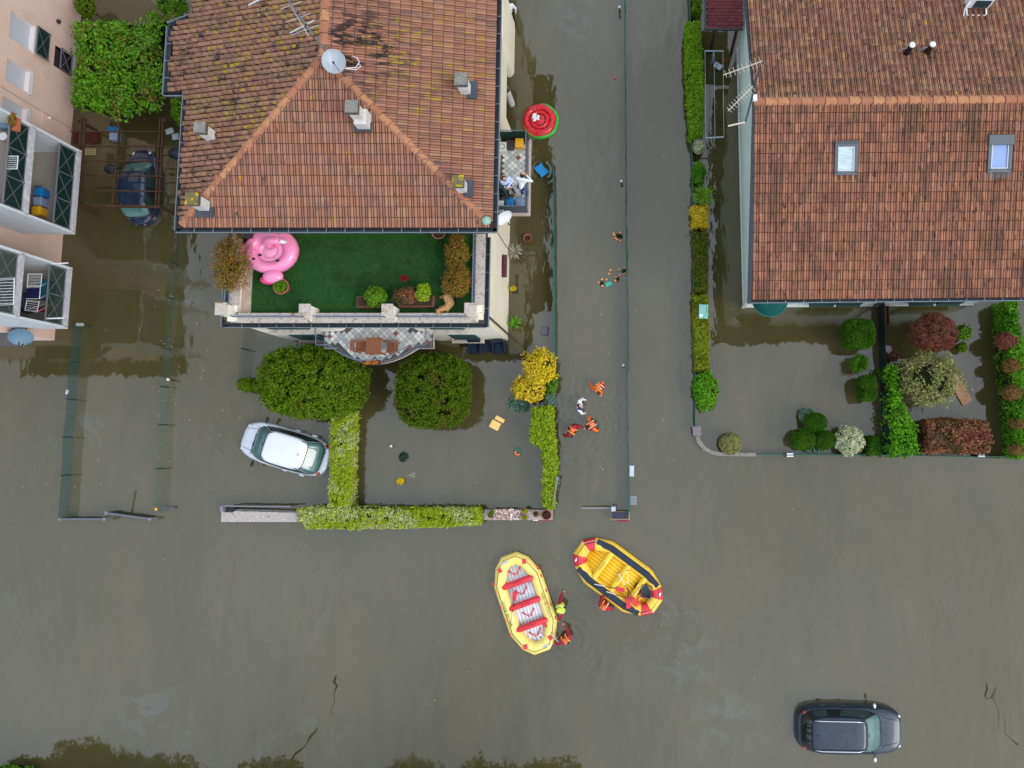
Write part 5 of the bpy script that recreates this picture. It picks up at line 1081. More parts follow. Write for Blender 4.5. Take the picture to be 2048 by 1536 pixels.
def raft(label, px, py, ang, hl, hw, tr_, kind):
    c = P(px, py, .2); t = thing('rescue_raft', label, 'raft', (c.x, c.y, .14), ang); a, b = hl - tr_, hw - tr_
    base = [(a * .52, b), (a * .86, b * .66), (a, b * .30), (a, -b * .30), (a * .86, -b * .66), (a * .52, -b), (-a * .52, -b), (-a * .86, -b * .66), (-a, -b * .30), (-a, b * .30), (-a * .86, b * .66), (-a * .52, b)]
    path = []
    for i in range(12):
        p, q = Vector(base[i]), Vector(base[(i + 1) % 12]); n = 6 if i in (5, 11) else 2
        for k in range(n): path.append(tuple(p.lerp(q, k / n)))
    idx = {}; cnt = 0; edge_of = []
    for i in range(12):
        for k in range(6 if i in (5, 11) else 2): edge_of.append(i)
    N = len(path)
    def mi(i): return 1 if (kind == 'gold' and edge_of[i] in (1, 3, 7, 9)) else 0
    main = pale_y if kind == 'pale' else gold
    tb = sweep(t, path, tr_, [main, rred], mi, 'tube', 20, .0)
    for p_ in tb.data.polygons: p_.use_smooth = True
    # floor with ribs
    fl = G(); nr = 9; fw = b - tr_ * .55
    for i in range(nr):
        y = -fw + 2 * fw * (i + .5) / nr; ex = (a - tr_ * .5) * (1 - max(0, abs(y) / fw - .35) * .55)
        fl.tube([(-ex, y, -.08), (ex, y, -.08)], fw / nr * 1.12, 8)
    fl.build('floor', greyf if kind == 'pale' else mat('golden_floor', (252, 206, 44), .5), t, smooth=True)
    if kind == 'pale': xs = (.93, 0, -.93); rt = .135
    else: xs = (.80, -.10, -.98); rt = .135
    for x in xs:
        g_ = G(); g_.tube([(x, -b + tr_ * .2, .10), (x, -b + tr_ * .45, .12), (x, b - tr_ * .45, .12), (x, b - tr_ * .2, .10)], [rt * .7, rt, rt, rt * .7], 14); th = g_.build('thwart', rred if kind == 'pale' else gold, t, smooth=True)
        g_ = G(); g_.tube([(x, -.2, .12 + rt + .004), (x + .02, .2, .12 + rt + .004)], .008, 5); g_.build('strap', rope_m, th)
    for i, p in enumerate(base):
        d_ = (Vector(base[(i + 1) % 12]) - Vector(base[i - 1])).normalized(); n_ = Vector((-d_.y, d_.x)); g_ = G(); g_.tube([(p[0] + n_.x * (tr_ + .001) * 1.03 * math.cos(q), p[1] + n_.y * (tr_ + .001) * 1.03 * math.cos(q), (tr_ + .001) * math.sin(q)) for q in np.linspace(-.3, math.pi + .3, 14)], .007, 4); g_.build('seam', mat('seam_tape_' + kind, (206, 176, 76) if kind == 'pale' else (200, 150, 30), .6), t)
    # grab line
    off = [(p[0] * (1 + .0), p[1] * (1 + .0)) for p in base]
    g_ = G(); pts_ = [(p[0] * 1.05, p[1] * 1.13, tr_ * .95) for p in base]
    g_.tube(pts_, .012, 5, closed=True); g_.build('grab_line', rope_m, t)
    if kind == 'pale':
        for i, p in enumerate(base):
            if i in (1, 4, 7, 10): g_ = G(); g_.box((p[0] * 1.02, p[1] * 1.04, tr_ + .0), (.2, .16, .03), math.atan2(p[1], p[0])); g_.build('anchor_patch', rred, t)
        for s in (-1, 1):
            for x in (1.2, .85, .2, -.4, -1.0):
                g_ = G(); g_.box((x, s * (b + tr_ * .82), tr_ * .58), (.14, .06, .05)); g_.build('handle_patch', rred, t)
        for x0, s in ((1.35, 1), (.48, 1), (-.48, 1), (-1.35, 1)):
            for k in (-1, 1):
                g_ = G(); p0, p1 = Vector((x0 - .08, .05 * k, .04)), Vector((x0 + .12, .24 * k, .04)); g_.tube([p0, p1], .022, 6); g_.ball(p0, (.036, .036, .026), 10, 4); g_.ball(p1, (.042, .042, .026), 10, 4); g_.build('foot_cup', rred, t, smooth=True)
        text(t, 'VIGILI DEL FUOCO', (-.15, b + .02, tr_ + .004), .135, dtext, 0); text(t, 'VIGILI DEL FUOCO', (-.35, -b - .02, tr_ + .004), .135, dtext, math.pi)
        g_ = G(); g_.ball((-1.55, -.12, -.01), (.19, .15, .04), 16, 5); vb = g_.build('drain_cover', white_m, t, smooth=True); g_ = G(); g_.ball((-1.55, -.12, .035), (.04, .04, .015), 10, 4); g_.build('valve', mat('blue_valve', (40, 60, 130), .5), vb)
        for p in ((a + .0, .26, tr_ + .002), (-a - .02, -.3, tr_ + .002)):
            g_ = G(); g_.box(p, (.08, .34, .012), .1); g_.build('maker_label', mat('grey_label', (176, 178, 186), .6), t)
    else:
        for s in (-1, 1):
            pp = [(a * .88, s * b * .84), (a * .52, s * b * 1.02), (-a * .52, s * b * 1.02), (-a * .88, s * b * .84)]
            g_ = G(); w_ = .11
            pth = [Vector((p[0] * .97, p[1] * .98)) for p in pp]; V = []
            for i, p in enumerate(pth):
                d = (pth[min(i + 1, 3)] - pth[max(i - 1, 0)]).normalized(); n_ = Vector((-d.y, d.x))
                for m_ in (-1.25, -.6, 0, .6, 1.25): V.append((p.x + n_.x * w_ * m_, p.y + n_.y * w_ * m_, tr_ + .012 - .018 * abs(m_) ** 1.6))
            g_.add(V, [(i * 5 + k, i * 5 + k + 1, i * 5 + 6 + k, i * 5 + 5 + k) for i in range(3) for k in range(4)]); g_.build('antislip_strip', pad, t)
        for (p, q, s_) in ((3, 4, 'VIGILI DEL FUOCO'), (9, 10, 'VIGILI DEL FUOCO')):
            A_, B_ = Vector(base[p]), Vector(base[q]); m_ = (A_ + B_) / 2; d = (B_ - A_).normalized(); o_ = Vector((m_.x, m_.y)).normalized(); an = math.atan2(d.y, d.x) + math.pi
            text(t, s_, (m_.x + o_.x * tr_ * .62, m_.y + o_.y * tr_ * .62, tr_ * .84), .075, wtext, an)
        for p, q in ((1, 2), (7, 8)):
            m_ = (Vector(base[p]) + Vector(base[q])) / 2; o_ = m_.normalized(); g_ = G(); g_.ball((m_.x + o_.x * tr_ * .5, m_.y + o_.y * tr_ * .5, tr_ * .84), (.055, .14, .02), 14, 4); g_.build('emblem', wtext, t, smooth=True)
        g_ = G(); g_.tube([(a * .9, -.2, tr_ + .02), (a * 1.04, .05, tr_ * .9), (a * .84, .22, tr_ + .02), (a * .9, -.2, tr_ + .02)], .01, 5); g_.build('painter_line', mat('pale_rope', (196, 190, 170), .8), t)
    return t
RAFT1 = raft('pale yellow rescue raft with a grey floor and three red thwarts', 1051, 1206, math.radians(90 + 20), 2.16, 1.06, .26, 'pale')
RAFT2 = raft('golden yellow rescue raft with red corners and charcoal side strips', 1236, 1153, math.radians(180 - 36), 2.12, 1.08, .27, 'gold')
def paddle(label, pa, pb, za=.42, zb=.42, L_=None):
    """pa grip end, pb blade end, pixels"""
    a, b = P(pa[0], pa[1], za), P(pb[0], pb[1], zb); d = b - a; Lp = d.length; rz = math.atan2(d.y, d.x); t = thing('paddle', label, 'paddle', a, rz, tilt=(0, -math.atan2(d.z, d.to_2d().length)), group='raft paddles')
    g_ = G(); g_.tube([(0, 0, 0), (Lp * .36, 0, 0)], .017, 6); g_.build('white_sleeve', white_m, t); g_ = G(); g_.tube([(Lp * .36, 0, 0), (Lp * .78, 0, 0)], .016, 6); g_.build('shaft', black_m, t)
    g_ = G(); g_.tube([(0, -.05, 0), (0, .05, 0)], .018, 6); g_.build('grip', black_m, t)
    g_ = G(); bw = .10; pr_ = [(Lp * .70, .03), (Lp * .78, bw * .9), (Lp * .97, bw), (Lp, bw * .75)]; g_.prism([(x, -y) for x, y in pr_] + [(x, y) for x, y in pr_[::-1]], -.008, .012); g_.build('blade', rred, t, bevel=.004)
    return t
paddle('red bladed paddle standing nearly upright in the picture across the golden raft', (1255, 1141), (1257, 1217), .55, .5)
paddle('red bladed paddle crossing over the other from the middle thwart to the stern', (1236, 1146), (1274, 1212), .58, .46)
paddle('paddle with its red blade pointing at the motor, resting on the antislip strip', (1188, 1168), (1249, 1181), .45, .42)
paddle('paddle lying along the edge strip under the hand of the rescuer', (1212, 1183), (1265, 1200), .46, .42)
paddle('paddle reaching from under the first red thwart to the edge of the pale raft', (1023, 1248), (1030, 1183), .44, .3)
paddle('paddle sticking out over the side of the pale raft by the red sleeve', (1117, 1285), (1083, 1240), .46, .3)
tub_m = mat('slate_tub', (62, 80, 92), .5)
c = P(1293, 1184, .5); tb = thing('storage_tub', 'open slate grey plastic tub lying in the stern of the golden raft', 'tub', (c.x, c.y, .18), math.radians(-12)); g_ = G()
for a_ in ((0, 0, .02, .42, .5, .04), (-.2, 0, .16, .03, .5, .3), (.2, 0, .16, .03, .5, .3), (0, -.24, .16, .42, .03, .3), (0, .24, .16, .42, .03, .3)): g_.box(a_[:3], a_[3:])
g_.build('tub', tub_m, tb, bevel=.012)
c = P(1277, 1178, .35); bgm = thing('kit_bag', 'black kit bag with yellow and red straps beside the tub', 'bag', (c.x, c.y, .1), math.radians(60)); g_ = G(); g_.ball((0, 0, .1), (.34, .2, .16), 14, 7); g_.build('bag', mat('black_nylon', (28, 24, 28), .8, bump=.02, bscale=12), bgm, smooth=True); g_ = G(); g_.bar((.1, -.12, .25), (.12, .12, .26), .08, .02); g_.build('strap', mat('hi_vis_yellow', (224, 226, 70), .6), bgm); g_ = G(); g_.bar((-.1, -.16, .2), (-.02, .16, .25), .07, .03); g_.build('strap', rred, bgm)
c = P(1281, 1198, .42); g_ = G(); pth = [(.25 * math.cos(k * .9) * (1 - k * .04), .1 * math.sin(k * .9), .02 + k * .003) for k in range(18)]; rb = thing('rope_coil', 'loose red rope heaped behind the tub', 'rope', (c.x, c.y, .3), .6); g_.tube(pth, .018, 6); g_.build('rope', rred, rb)
# ------------------------------------------------------------------ people and the dog: one fused skin each
DG = None
def capsules_mesh(caps, vox):
    """caps: (p, q, r0, r1, material, [flat scale]) -> one fused surface, faces coloured by the nearest capsule"""
    g_ = G()
    for cp in caps:
        p, q, r0, r1 = Vector(cp[0]), Vector(cp[1]), cp[2], cp[3]; d = q - p; L_ = max(d.length, 1e-4); d = d / L_ if d.length > 1e-4 else Vector((0, 0, 1))
        n, k = 14, 5; ref = Vector((0, 0, 1)) if abs(d.z) < .9 else Vector((1, 0, 0)); u = ref.cross(d).normalized(); w = d.cross(u); b = len(g_.v); rows = []
        for i in range(k + 1): a = -math.pi / 2 + math.pi / 2 * i / k; rows.append((p + d * (r0 * math.sin(a)), r0 * math.cos(a)))
        for i in range(k + 1): a = math.pi / 2 * i / k; rows.append((q + d * (r1 * math.sin(a)), r1 * math.cos(a)))
        for c_, r_ in rows:
            for j in range(n): an = 2 * math.pi * j / n; g_.v.append(tuple(c_ + (u * math.cos(an) + w * math.sin(an)) * max(r_, 1e-4)))
        for i in range(len(rows) - 1):
            for j in range(n): l_ = (j + 1) % n; g_.f.append((b + i * n + j, b + i * n + l_, b + (i + 1) * n + l_, b + (i + 1) * n + j))
        g_.f.append(tuple(b + j for j in range(n))[::-1]); g_.f.append(tuple(b + (len(rows) - 1) * n + j for j in range(n)))
    me = bpy.data.meshes.new('t'); me.from_pydata(g_.v, [], g_.f); o = bpy.data.objects.new('t', me); COL.objects.link(o)
    md = o.modifiers.new('r', 'REMESH'); md.mode = 'VOXEL'; md.voxel_size = vox; m2 = o.modifiers.new('s', 'SMOOTH'); m2.factor = .6; m2.iterations = 3
    dg = bpy.context.evaluated_depsgraph_get(); out = bpy.data.meshes.new_from_object(o.evaluated_get(dg)); bpy.data.objects.remove(o); return out
def colour_faces(me, caps, mats):
    me.materials.clear()
    for m in mats: me.materials.append(m)
    n = len(me.polygons); C_ = np.empty(n * 3, np.float32); me.polygons.foreach_get('center', C_); C_ = C_.reshape(-1, 3); best = np.full(n, 1e9); idx = np.zeros(n, np.int32)
    for cp in caps:
        p, q = np.array(cp[0], float), np.array(cp[1], float); d = q - p; t_ = np.clip(((C_ - p) @ d) / max(d @ d, 1e-8), 0, 1); dist = np.linalg.norm(C_ - (p + t_[:, None] * d), axis=1) - (cp[2] + (cp[3] - cp[2]) * t_)
        k = dist < best; best[k] = dist[k]; idx[k] = cp[4]
    me.polygons.foreach_set('material_index', idx); me.polygons.foreach_set('use_smooth', np.ones(n, bool))
def hand_caps(w, h, up_, mi, side):
    """palm and five separate fingers: w wrist, h hand direction end"""
    w, h = Vector(w), Vector(h); d = (h - w).normalized(); s = d.cross(Vector(up_)).normalized() * side; n_ = s.cross(d) * side
    out = [(w, w + d * .055, .026, .03, mi), (w + d * .04 - s * .018, w + d * .08 - s * .024, .02, .018, mi), (w + d * .04 + s * .018, w + d * .08 + s * .024, .02, .018, mi)]
    fin = []
    for k, (o_, L_) in enumerate(((-.030, .060), (-.010, .072), (.011, .068), (.030, .052))):
        b_ = w + d * .082 + s * o_; m_ = b_ + d * L_ * .5 + s * o_ * .25 - n_ * .006; e = b_ + d * L_ * .95 + s * o_ * .5 - n_ * .022; fin.append([b_ - d * .02, b_, m_, e])
    b_ = w + d * .03 - s * .03; fin.append([b_, b_ + d * .03 - s * .028, b_ + d * .062 - s * .036]); return out, fin
skin = mat('skin', [(206, 152, 128), (194, 140, 116)], .55, spec=.3); skin2 = mat('skin_tan', (176, 122, 98), .55)
S_or = mat('orange_drysuit', [(240, 104, 32), (250, 124, 44)], .55, scale=5); S_red = mat('dark_red_drysuit', [(150, 22, 48), (172, 28, 54)], .55, scale=5); S_bk = mat('black_neoprene', (26, 24, 30), .7)
H_or = mat('orange_helmet', (255, 106, 50), .3, coat=.5); H_red = mat('red_helmet', (250, 84, 48), .3, coat=.5); H_yel = mat('hi_vis_helmet', (220, 224, 60), .3, coat=.5); H_sm = mat('pale_orange_hood', (250, 176, 90), .5)
V_red = mat('red_vest', [(150, 14, 40), (176, 24, 44)], .6, scale=6); V_yel = mat('lime_vest', [(176, 222, 50), (196, 236, 74)], .6, scale=6); refl = mat('reflective_tape', (236, 228, 170), .35); reflw = mat('yellow_tape', (240, 196, 60), .5)
W_shirt = mat('white_shirt', (228, 232, 240), .7); P_blue = mat('pale_blue_shirt', (188, 204, 236), .7); N_blue = mat('navy_patch', (24, 38, 90), .7); B_tr = mat('black_trousers', (24, 24, 32), .8)
hair_d = mat('dark_hair', [(34, 26, 24), (48, 36, 30)], .8, scale=40); hair_b = mat('brown_hair', [(110, 78, 50), (90, 62, 40)], .8, scale=40); hair_k = mat('black_hair', (16, 15, 18), .7)
def person(label, px, py, face, suit, hands, lean=(0, 0), zhead=.80, head=None, hair=None, helmet=None, vest=None, sleeves=None, group=None, mats=None, legs='stand', elbows=None, wade=True, headoff=(0, 0), zbase=None, skinm=skin, look=None, tapes=None, bulk=1.0, navy=False):
    """px, py = head in the picture; face = heading in degrees (world, 0 = east/right, 90 = up in the picture); hands = [(fwd, left, up)] metres from the pelvis in body frame; lean = (fwd, left) shift of the chest"""
    rz = math.radians(face); fl = zbase if zbase is not None else zhead - 1.72 + math.hypot(*lean) * .25
    hd = P(px, py, zhead); lf, ll = lean; zp = fl + .90
    zh = zhead - zp; ux = Vector((math.cos(rz), math.sin(rz), 0)); uy = Vector((-ux.y, ux.x, 0))
    pel = hd - ux * (lf * 1.25 + headoff[0]) - uy * (ll * 1.25 + headoff[1]); t = thing('person', label, 'person', (pel.x, pel.y, zp), rz, group=group)
    ch = Vector((lf * .75, ll * .75, zh * .58)); nk = Vector((lf, ll, zh * .82)); hc = Vector((lf * 1.25 + headoff[0], ll * 1.25 + headoff[1], zh - .11))
    ups = (nk - Vector((0, 0, 0))).normalized(); M0 = 0
    if helmet: bulk = 1.3
    caps = [((-.0, -.07, 0), (0, .07, 0), .125, .125, 1), ((0, 0, .02), tuple(ch * .55), .125, .12, 0), (tuple(ch + Vector((0, -.08, -.05))), tuple(ch + Vector((0, .08, -.05))), .125, .125, 0), (tuple(ch + Vector((0, -.12, .08))), tuple(ch + Vector((0, .12, .08))), .085, .085, 0), (tuple(nk), tuple(hc - ups * .03), .055, .052, 3)]
    fwd = Vector((1, 0, 0)); 
    if look is not None: a = math.radians(look); fwd = Vector((math.cos(a), math.sin(a), 0))
    fd = (fwd - ups * fwd.dot(ups) * .7 - Vector((0, 0, .25))).normalized(); sd_ = ups.cross(fd).normalized()
    caps += [(tuple(hc - ups * .01 - fd * .012), tuple(hc + ups * .045 - fd * .01), .082, .086, 3), (tuple(hc - ups * .05 + fd * .03), tuple(hc - ups * .06 + fd * .045), .05, .045, 3), (tuple(hc + fd * .088 + ups * .0), tuple(hc + fd * .10 - ups * .025), .011, .015, 3)]
    for s in (-1, 1): caps.append((tuple(hc + sd_ * s * .086 + ups * .015), tuple(hc + sd_ * s * .09 - ups * .015), .014, .011, 3))
    fins = []; arms = []
    for s, hnd in zip((1, -1), hands):
        sh = ch + Vector((0, s * .185, .10)); h_ = Vector(hnd)
        if elbows and elbows[0 if s == 1 else 1] is not None: el = Vector(elbows[0 if s == 1 else 1])
        else:
            d = h_ - sh; L_ = min(d.length, .56); mid = sh + d * .5; perp = (Vector((0, s, 0)) * .8 - Vector((0, 0, 1)) * .6); perp -= d * perp.dot(d) / max(d.length_squared, 1e-6)
            hh = math.sqrt(max(.0008, (.29 ** 2) - (L_ / 2) ** 2)); el = mid + perp.normalized() * hh
            if d.length > .56: h_ = sh + d.normalized() * .56; 
        caps += [(tuple(sh), tuple(el), .066 * bulk, .052 * bulk, 2), (tuple(el), tuple(h_), .05 * bulk, .033, 2)]
        arms.append((s, Vector(sh), el, Vector(h_))); hdv = (h_ - el).normalized(); cc, ff = hand_caps(h_, h_ + hdv * .1, (0, 0, 1), 3, s); caps += [(tuple(a), tuple(b), r0, r1, m_) for a, b, r0, r1, m_ in cc]; fins += ff
    if legs == 'stand' or wade:
        for s in (-1, 1):
            kx = .05 if s > 0 else .02; caps += [((0, s * .09, -.03), (kx, s * .10, -.45), .085, .058, 1), ((kx, s * .10, -.45), (0, s * .11, -.84), .056, .040, 1), ((-.04, s * .11, -.865), (.15, s * .12, -.875), .038, .034, 1)]
    me = capsules_mesh(caps, .016); mm = mats or [suit, suit, sleeves or suit, skinm]; colour_faces(me, caps, mm)
    # separate fingers
    fg = G()
    for f in fins: fg.tube(f, [.0105, .0098, .0088, .007][:len(f)] if len(f) == 4 else [.013, .011, .008], 6)
    bm_v = [tuple(v.co) for v in me.vertices]; fc = [tuple(p.vertices) for p in me.polygons]; mi = [p.material_index for p in me.polygons]; nb = len(bm_v)
    g_ = G(); g_.v = bm_v + fg.v; g_.f = fc + [tuple(i + nb for i in f) for f in fg.f]; g_.mi = mi + [3] * len(fg.f); body = g_.build('body', mm, t, smooth=True); bpy.data.meshes.remove(me)
    M_ = Matrix(((fd.x, sd_.x, ups.x, hc.x), (fd.y, sd_.y, ups.y, hc.y), (fd.z, sd_.z, ups.z, hc.z), (0, 0, 0, 1)))
    for s in (-1, 1):
        g_ = G(); e = M_ @ Vector((.078, s * .032, .012)); g_.ball(e, .011, 8, 4); g_.build('eye', mat('eye_dark', (30, 24, 22), .3), t, smooth=True)
    g_ = G(); g_.bar(M_ @ Vector((.088, -.022, -.045)), M_ @ Vector((.088, .022, -.045)), .012, .008); g_.build('mouth', mat('lips', (150, 82, 76), .5), t)
    if navy:
        for s, a_, b_, c_ in arms: g_ = G(); u_ = Vector((0, 0, .052 * bulk)); g_.tube([a_ + u_, b_ + u_ * .9, c_ + u_ * .45], [.03, .028, .02], 6); g_.build('sleeve_stripe', N_blue, t, smooth=True)
        g_ = G(); g_.ball(ch + Vector((.02, -.13, .12)), (.1, .09, .08), 10, 6); g_.build('shoulder_panel', N_blue, t, smooth=True)
    if helmet:
        g_ = G(); V0 = G(); V0.ball((0, 0, 0), (.125, .108, .115), 16, 7, .0); g_.add([tuple(M_ @ (Vector(v) + Vector((-.012, 0, .035)))) for v in V0.v], V0.f); he = g_.build('helmet', helmet, t, smooth=True)
        g_ = G(); g_.add([tuple(M_ @ Vector(v)) for v in ((-.09, -.012, .128), (.07, -.012, .140), (.07, .012, .140), (-.09, .012, .128), (-.09, -.02, .11), (.08, -.02, .115), (.08, .02, .115), (-.09, .02, .11))], [(0, 1, 2, 3), (0, 4, 5, 1), (3, 2, 6, 7)]); g_.build('crest', refl, he)
    if hair:
        V0 = G(); V0.ball((0, 0, 0), (.099, .096, .10), 16, 8, -.35); g_ = G(); g_.add([tuple(M_ @ (Vector(v) + Vector((-.022, 0, .022)))) for v in V0.v], V0.f); g_.build('hair', hair, t, smooth=True)
    if vest:
        vc = [(tuple(ch * .45 + Vector((0, -.07, 0))), tuple(ch * .45 + Vector((0, .07, 0))), .15, .15, 0), (tuple(ch + Vector((-.02, -.09, .0))), tuple(ch + Vector((-.02, .09, .0))), .172, .172, 0), (tuple(ch + Vector((0, -.12, .10))), tuple(ch + Vector((0, .12, .10))), .112, .112, 0)]
        me = capsules_mesh(vc, .02); colour_faces(me, vc, [vest]); vo = link(me, 'buoyancy_vest', t)
        for k, (o_, w_, m_) in enumerate(tapes or ((-.10, .06, refl), (.11, .06, refl))):
            g_ = G(); base_ = ch + Vector((0, o_, 0)); pts_ = []
            for q in range(9):
                a = math.pi * (-.1 + 1.2 * q / 8); pts_.append(base_ + Vector((math.cos(a) * .182, 0, math.sin(a) * .182 + .02)))
            g_.tube(pts_, .022, 5); g_.build('reflective_strip', m_, vo)
        g_ = G(); g_.tube([ch + Vector((.15 * math.cos(a), .20 * math.sin(a), -.14)) for a in np.linspace(0, 2 * math.pi, 13)[:-1]], .018, 5, closed=True); g_.build('harness', S_bk, vo)
        g_ = G(); g_.bar(ch + Vector((-.15, -.04, .12)), ch + Vector((-.17, .05, -.10)), .12, .06); g_.build('pouch', S_bk, vo)
    return t
rescue = 'rescuers wading in the alley'
person('rescuer in orange reaching one arm out to the upper left of the alley', 1196, 771, 140, S_or, [(.62, .12, .1), (-.28, .32, .05)], lean=(.10, 0), helmet=H_or, vest=V_red, zhead=.78, group=rescue, tapes=((-.11, .05, refl), (.02, .05, refl), (.12, .05, reflw)))
person('rescuer in orange with red back straps in the middle of the alley', 1184, 848, 30, S_or, [(.18, .38, -.05), (.22, -.36, -.05)], lean=(.08, 0), helmet=H_or, vest=V_red, zhead=.8, group=rescue)
person('rescuer in dark red with a bright orange helmet, arm bent by the green hedge', 1145, 860, -30, S_red, [(.40, .34, .10), (-.30, -.36, .0)], lean=(.05, .05), helmet=H_red, vest=V_red, zhead=.8, group=rescue, tapes=((-.1, .05, reflw), (.1, .05, reflw)))
person('man in a white top with a navy shoulder patch wading in the alley', 1159, 811, 0, W_shirt, [(.30, .30, -.02), (.30, -.32, -.02)], lean=(.05, 0), bulk=1.25, hair=hair_d, zhead=.8, mats=[W_shirt, N_blue, W_shirt, skin], navy=True)
g_ = G()
person('rescuer in a lime vest and yellow helmet holding the pale raft', 1119, 1220, 190, S_red, [(.22, .52, .12), (-.16, -.56, .12)], lean=(.02, 0), helmet=H_yel, vest=V_yel, zhead=.86, group='rescuers holding the pale raft', look=200, elbows=[(.12, .42, .26), (-.05, -.44, .24)])
person('rescuer in dark red with arms spread at the stern of the pale raft', 1130, 1282, 125, S_red, [(.10, .52, .16), (.56, -.22, .16)], lean=(-.02, 0), helmet=H_red, vest=V_red, zhead=.84, group='rescuers holding the pale raft', tapes=((-.1, .05, reflw), (.1, .05, reflw)))
person('rescuer in dark red beside the golden raft with one hand on it', 1207, 1215, 60, S_red, [(.54, .10, .18), (-.10, -.46, .0)], lean=(-.08, 0), helmet=H_red, vest=V_red, zhead=.82, tapes=((-.1, .05, refl), (.1, .05, reflw)))
# people on the east balcony and by the villa
person('man in a pale blue shirt with folded arms on the east balcony', 1008, 356, -60, P_blue, [(.22, -.04, .34), (.24, .02, .30)], zhead=ZB + 1.72, hair=hair_d, mats=[P_blue, B_tr, P_blue, skin], zbase=ZB + .02, elbows=[(.08, .26, .28), (.08, -.26, .28)])
person('black haired person in a white top leaning on the east balcony railing', 1044, 350, 75, W_shirt, [(.42, .16, .30), (.42, -.14, .30)], zhead=ZB + 1.45, hair=hair_k, mats=[W_shirt, mat('blue_jeans', (50, 70, 130), .8), W_shirt, skin], zbase=ZB + .02, lean=(.26, 0))
person('long haired woman in a white top and black trousers by the villa wall', 1014, 5, -80, W_shirt, [(.05, .27, -.06), (.05, -.27, -.06)], zhead=1.75, hair=hair_b, mats=[W_shirt, B_tr, W_shirt, skin], zbase=.05)
# dog lying at the terrace railing
dm = mat('tan_fur', [(190, 148, 98), (168, 124, 78), (206, 168, 120)], .9, scale=18, bump=.006, bscale=90)
c = P(893, 604, ZT + .35); dog = thing('dog', 'tan dog lying curled by the corner of the terrace, head through the railing', 'dog', (c.x, c.y, ZT + .04), math.radians(-10))
cp = [((-.02, .18, .2), (.12, 0, .24), .17, .16, 0), ((.12, 0, .24), (.04, -.20, .24), .16, .13, 0), ((.04, -.20, .26), (-.16, -.34, .34), .10, .08, 0), ((-.18, -.36, .36), (-.22, -.42, .37), .085, .075, 0), ((-.22, -.42, .36), (-.27, -.55, .33), .05, .036, 0),
      ((-.05, .24, .16), (-.2, .22, .08), .11, .07, 0), ((-.2, .22, .07), (-.32, .16, .05), .055, .04, 0), ((.02, .24, .14), (-.1, .36, .06), .05, .035, 0), ((-.1, .36, .06), (-.28, .38, .05), .035, .02, 0),
      ((.0, -.14, .14), (-.14, -.14, .06), .06, .045, 0), ((-.14, -.14, .05), (-.28, -.2, .04), .042, .034, 0), ((.08, -.2, .14), (.02, -.4, .06), .06, .04, 0), ((.02, -.4, .05), (-.02, -.52, .04), .04, .034, 0)]
me = capsules_mesh(cp, .016); colour_faces(me, cp, [dm]); link(me, 'body', dog)
for s in (-1, 1):
    g_ = G(); b_ = Vector((-.19 + s * .065, -.38 + s * -.03, .42)); g_.tube([b_, b_ + Vector((s * .04, 0, -.02)), b_ + Vector((s * .06, -.03, -.09))], [.02, .035, .012], 6); g_.build('ear', mat('dark_fur', (130, 92, 58), .9), dog, smooth=True)
    g_ = G(); g_.ball((-.235 + s * .032, -.475, .395), .011, 8, 4); g_.build('eye', mat('eye_dark', (30, 24, 22), .3), dog)
g_ = G(); g_.ball((-.28, -.585, .335), (.018, .018, .014), 8, 4); g_.build('nose', black_m, dog)
# ------------------------------------------------------------------ inflatables
pinkm = mat('pink_vinyl', [(240, 130, 178), (248, 150, 192)], .3, coat=.5, scale=1.5); pink_d = mat('magenta_vinyl', (226, 60, 130), .35, coat=.4)
def torus(g_, R, r, z=0, n=40, k=14, sx=1, sy=1, c=(0, 0), lob=0):
    b = len(g_.v)
    for i in range(n):
        a = 2 * math.pi * i / n; ro = R * (1 + lob * math.cos(a * 6))
        for j in range(k):
            e = 2 * math.pi * j / k; g_.v.append((c[0] + (ro + r * math.cos(e)) * math.cos(a) * sx, c[1] + (ro + r * math.cos(e)) * math.sin(a) * sy, z + r * math.sin(e)))
    for i in range(n):
        for j in range(k): g_.f.append((b + i * k + j, b + ((i + 1) % n) * k + j, b + ((i + 1) % n) * k + (j + 1) % k, b + i * k + (j + 1) % k)); g_.mi.append(g_.k)
c = P(543, 502, ZT + .3); fl = thing('flamingo_float', 'big pink inflatable flamingo ring lying on the terrace turf', 'pool float', (c.x, c.y, ZT + .30), 0)
g_ = G(); torus(g_, .74, .27, .0, sy=.86); ring_ = g_.build('ring', pinkm, fl, smooth=True)
g_ = G(); torus(g_, .40, .15, -.07, sy=.86, c=(-.06, .0)); g_.ball((-.06, 0, -.08), (.40, .34, .13), 18, 6); g_.build('seat', mat('pale_pink_vinyl', (246, 160, 198), .3, coat=.5), fl, smooth=True)
g_ = G(); g_.tube([(.02, .16, .12), (.06, .2, .45), (.2, .2, .72), (.45, .2, .76), (.6, .19, .70)], [.15, .15, .15, .14, .12], 12); nk_ = g_.build('neck', pinkm, fl, smooth=True)
g_ = G(); g_.tube([(.6, .19, .70), (.72, .18, .64), (.82, .17, .56)], [.10, .07, .02], 10); g_.build('beak', white_m, nk_, smooth=True)
g_ = G(); g_.ball((-.95, .02, .02), (.24, .28, .2), 16, 8); g_.build('pillow', pinkm, fl, smooth=True)
g_ = G(); g_.ball((.16, -.98, .12), (.38, .27, .2), 18, 8); tl_ = g_.build('tail', pinkm, fl, smooth=True); g_ = G(); g_.ball((.0, -1.1, .06), (.34, .18, .16), 16, 8); g_.build('tail_feathers', pink_d, tl_, smooth=True)
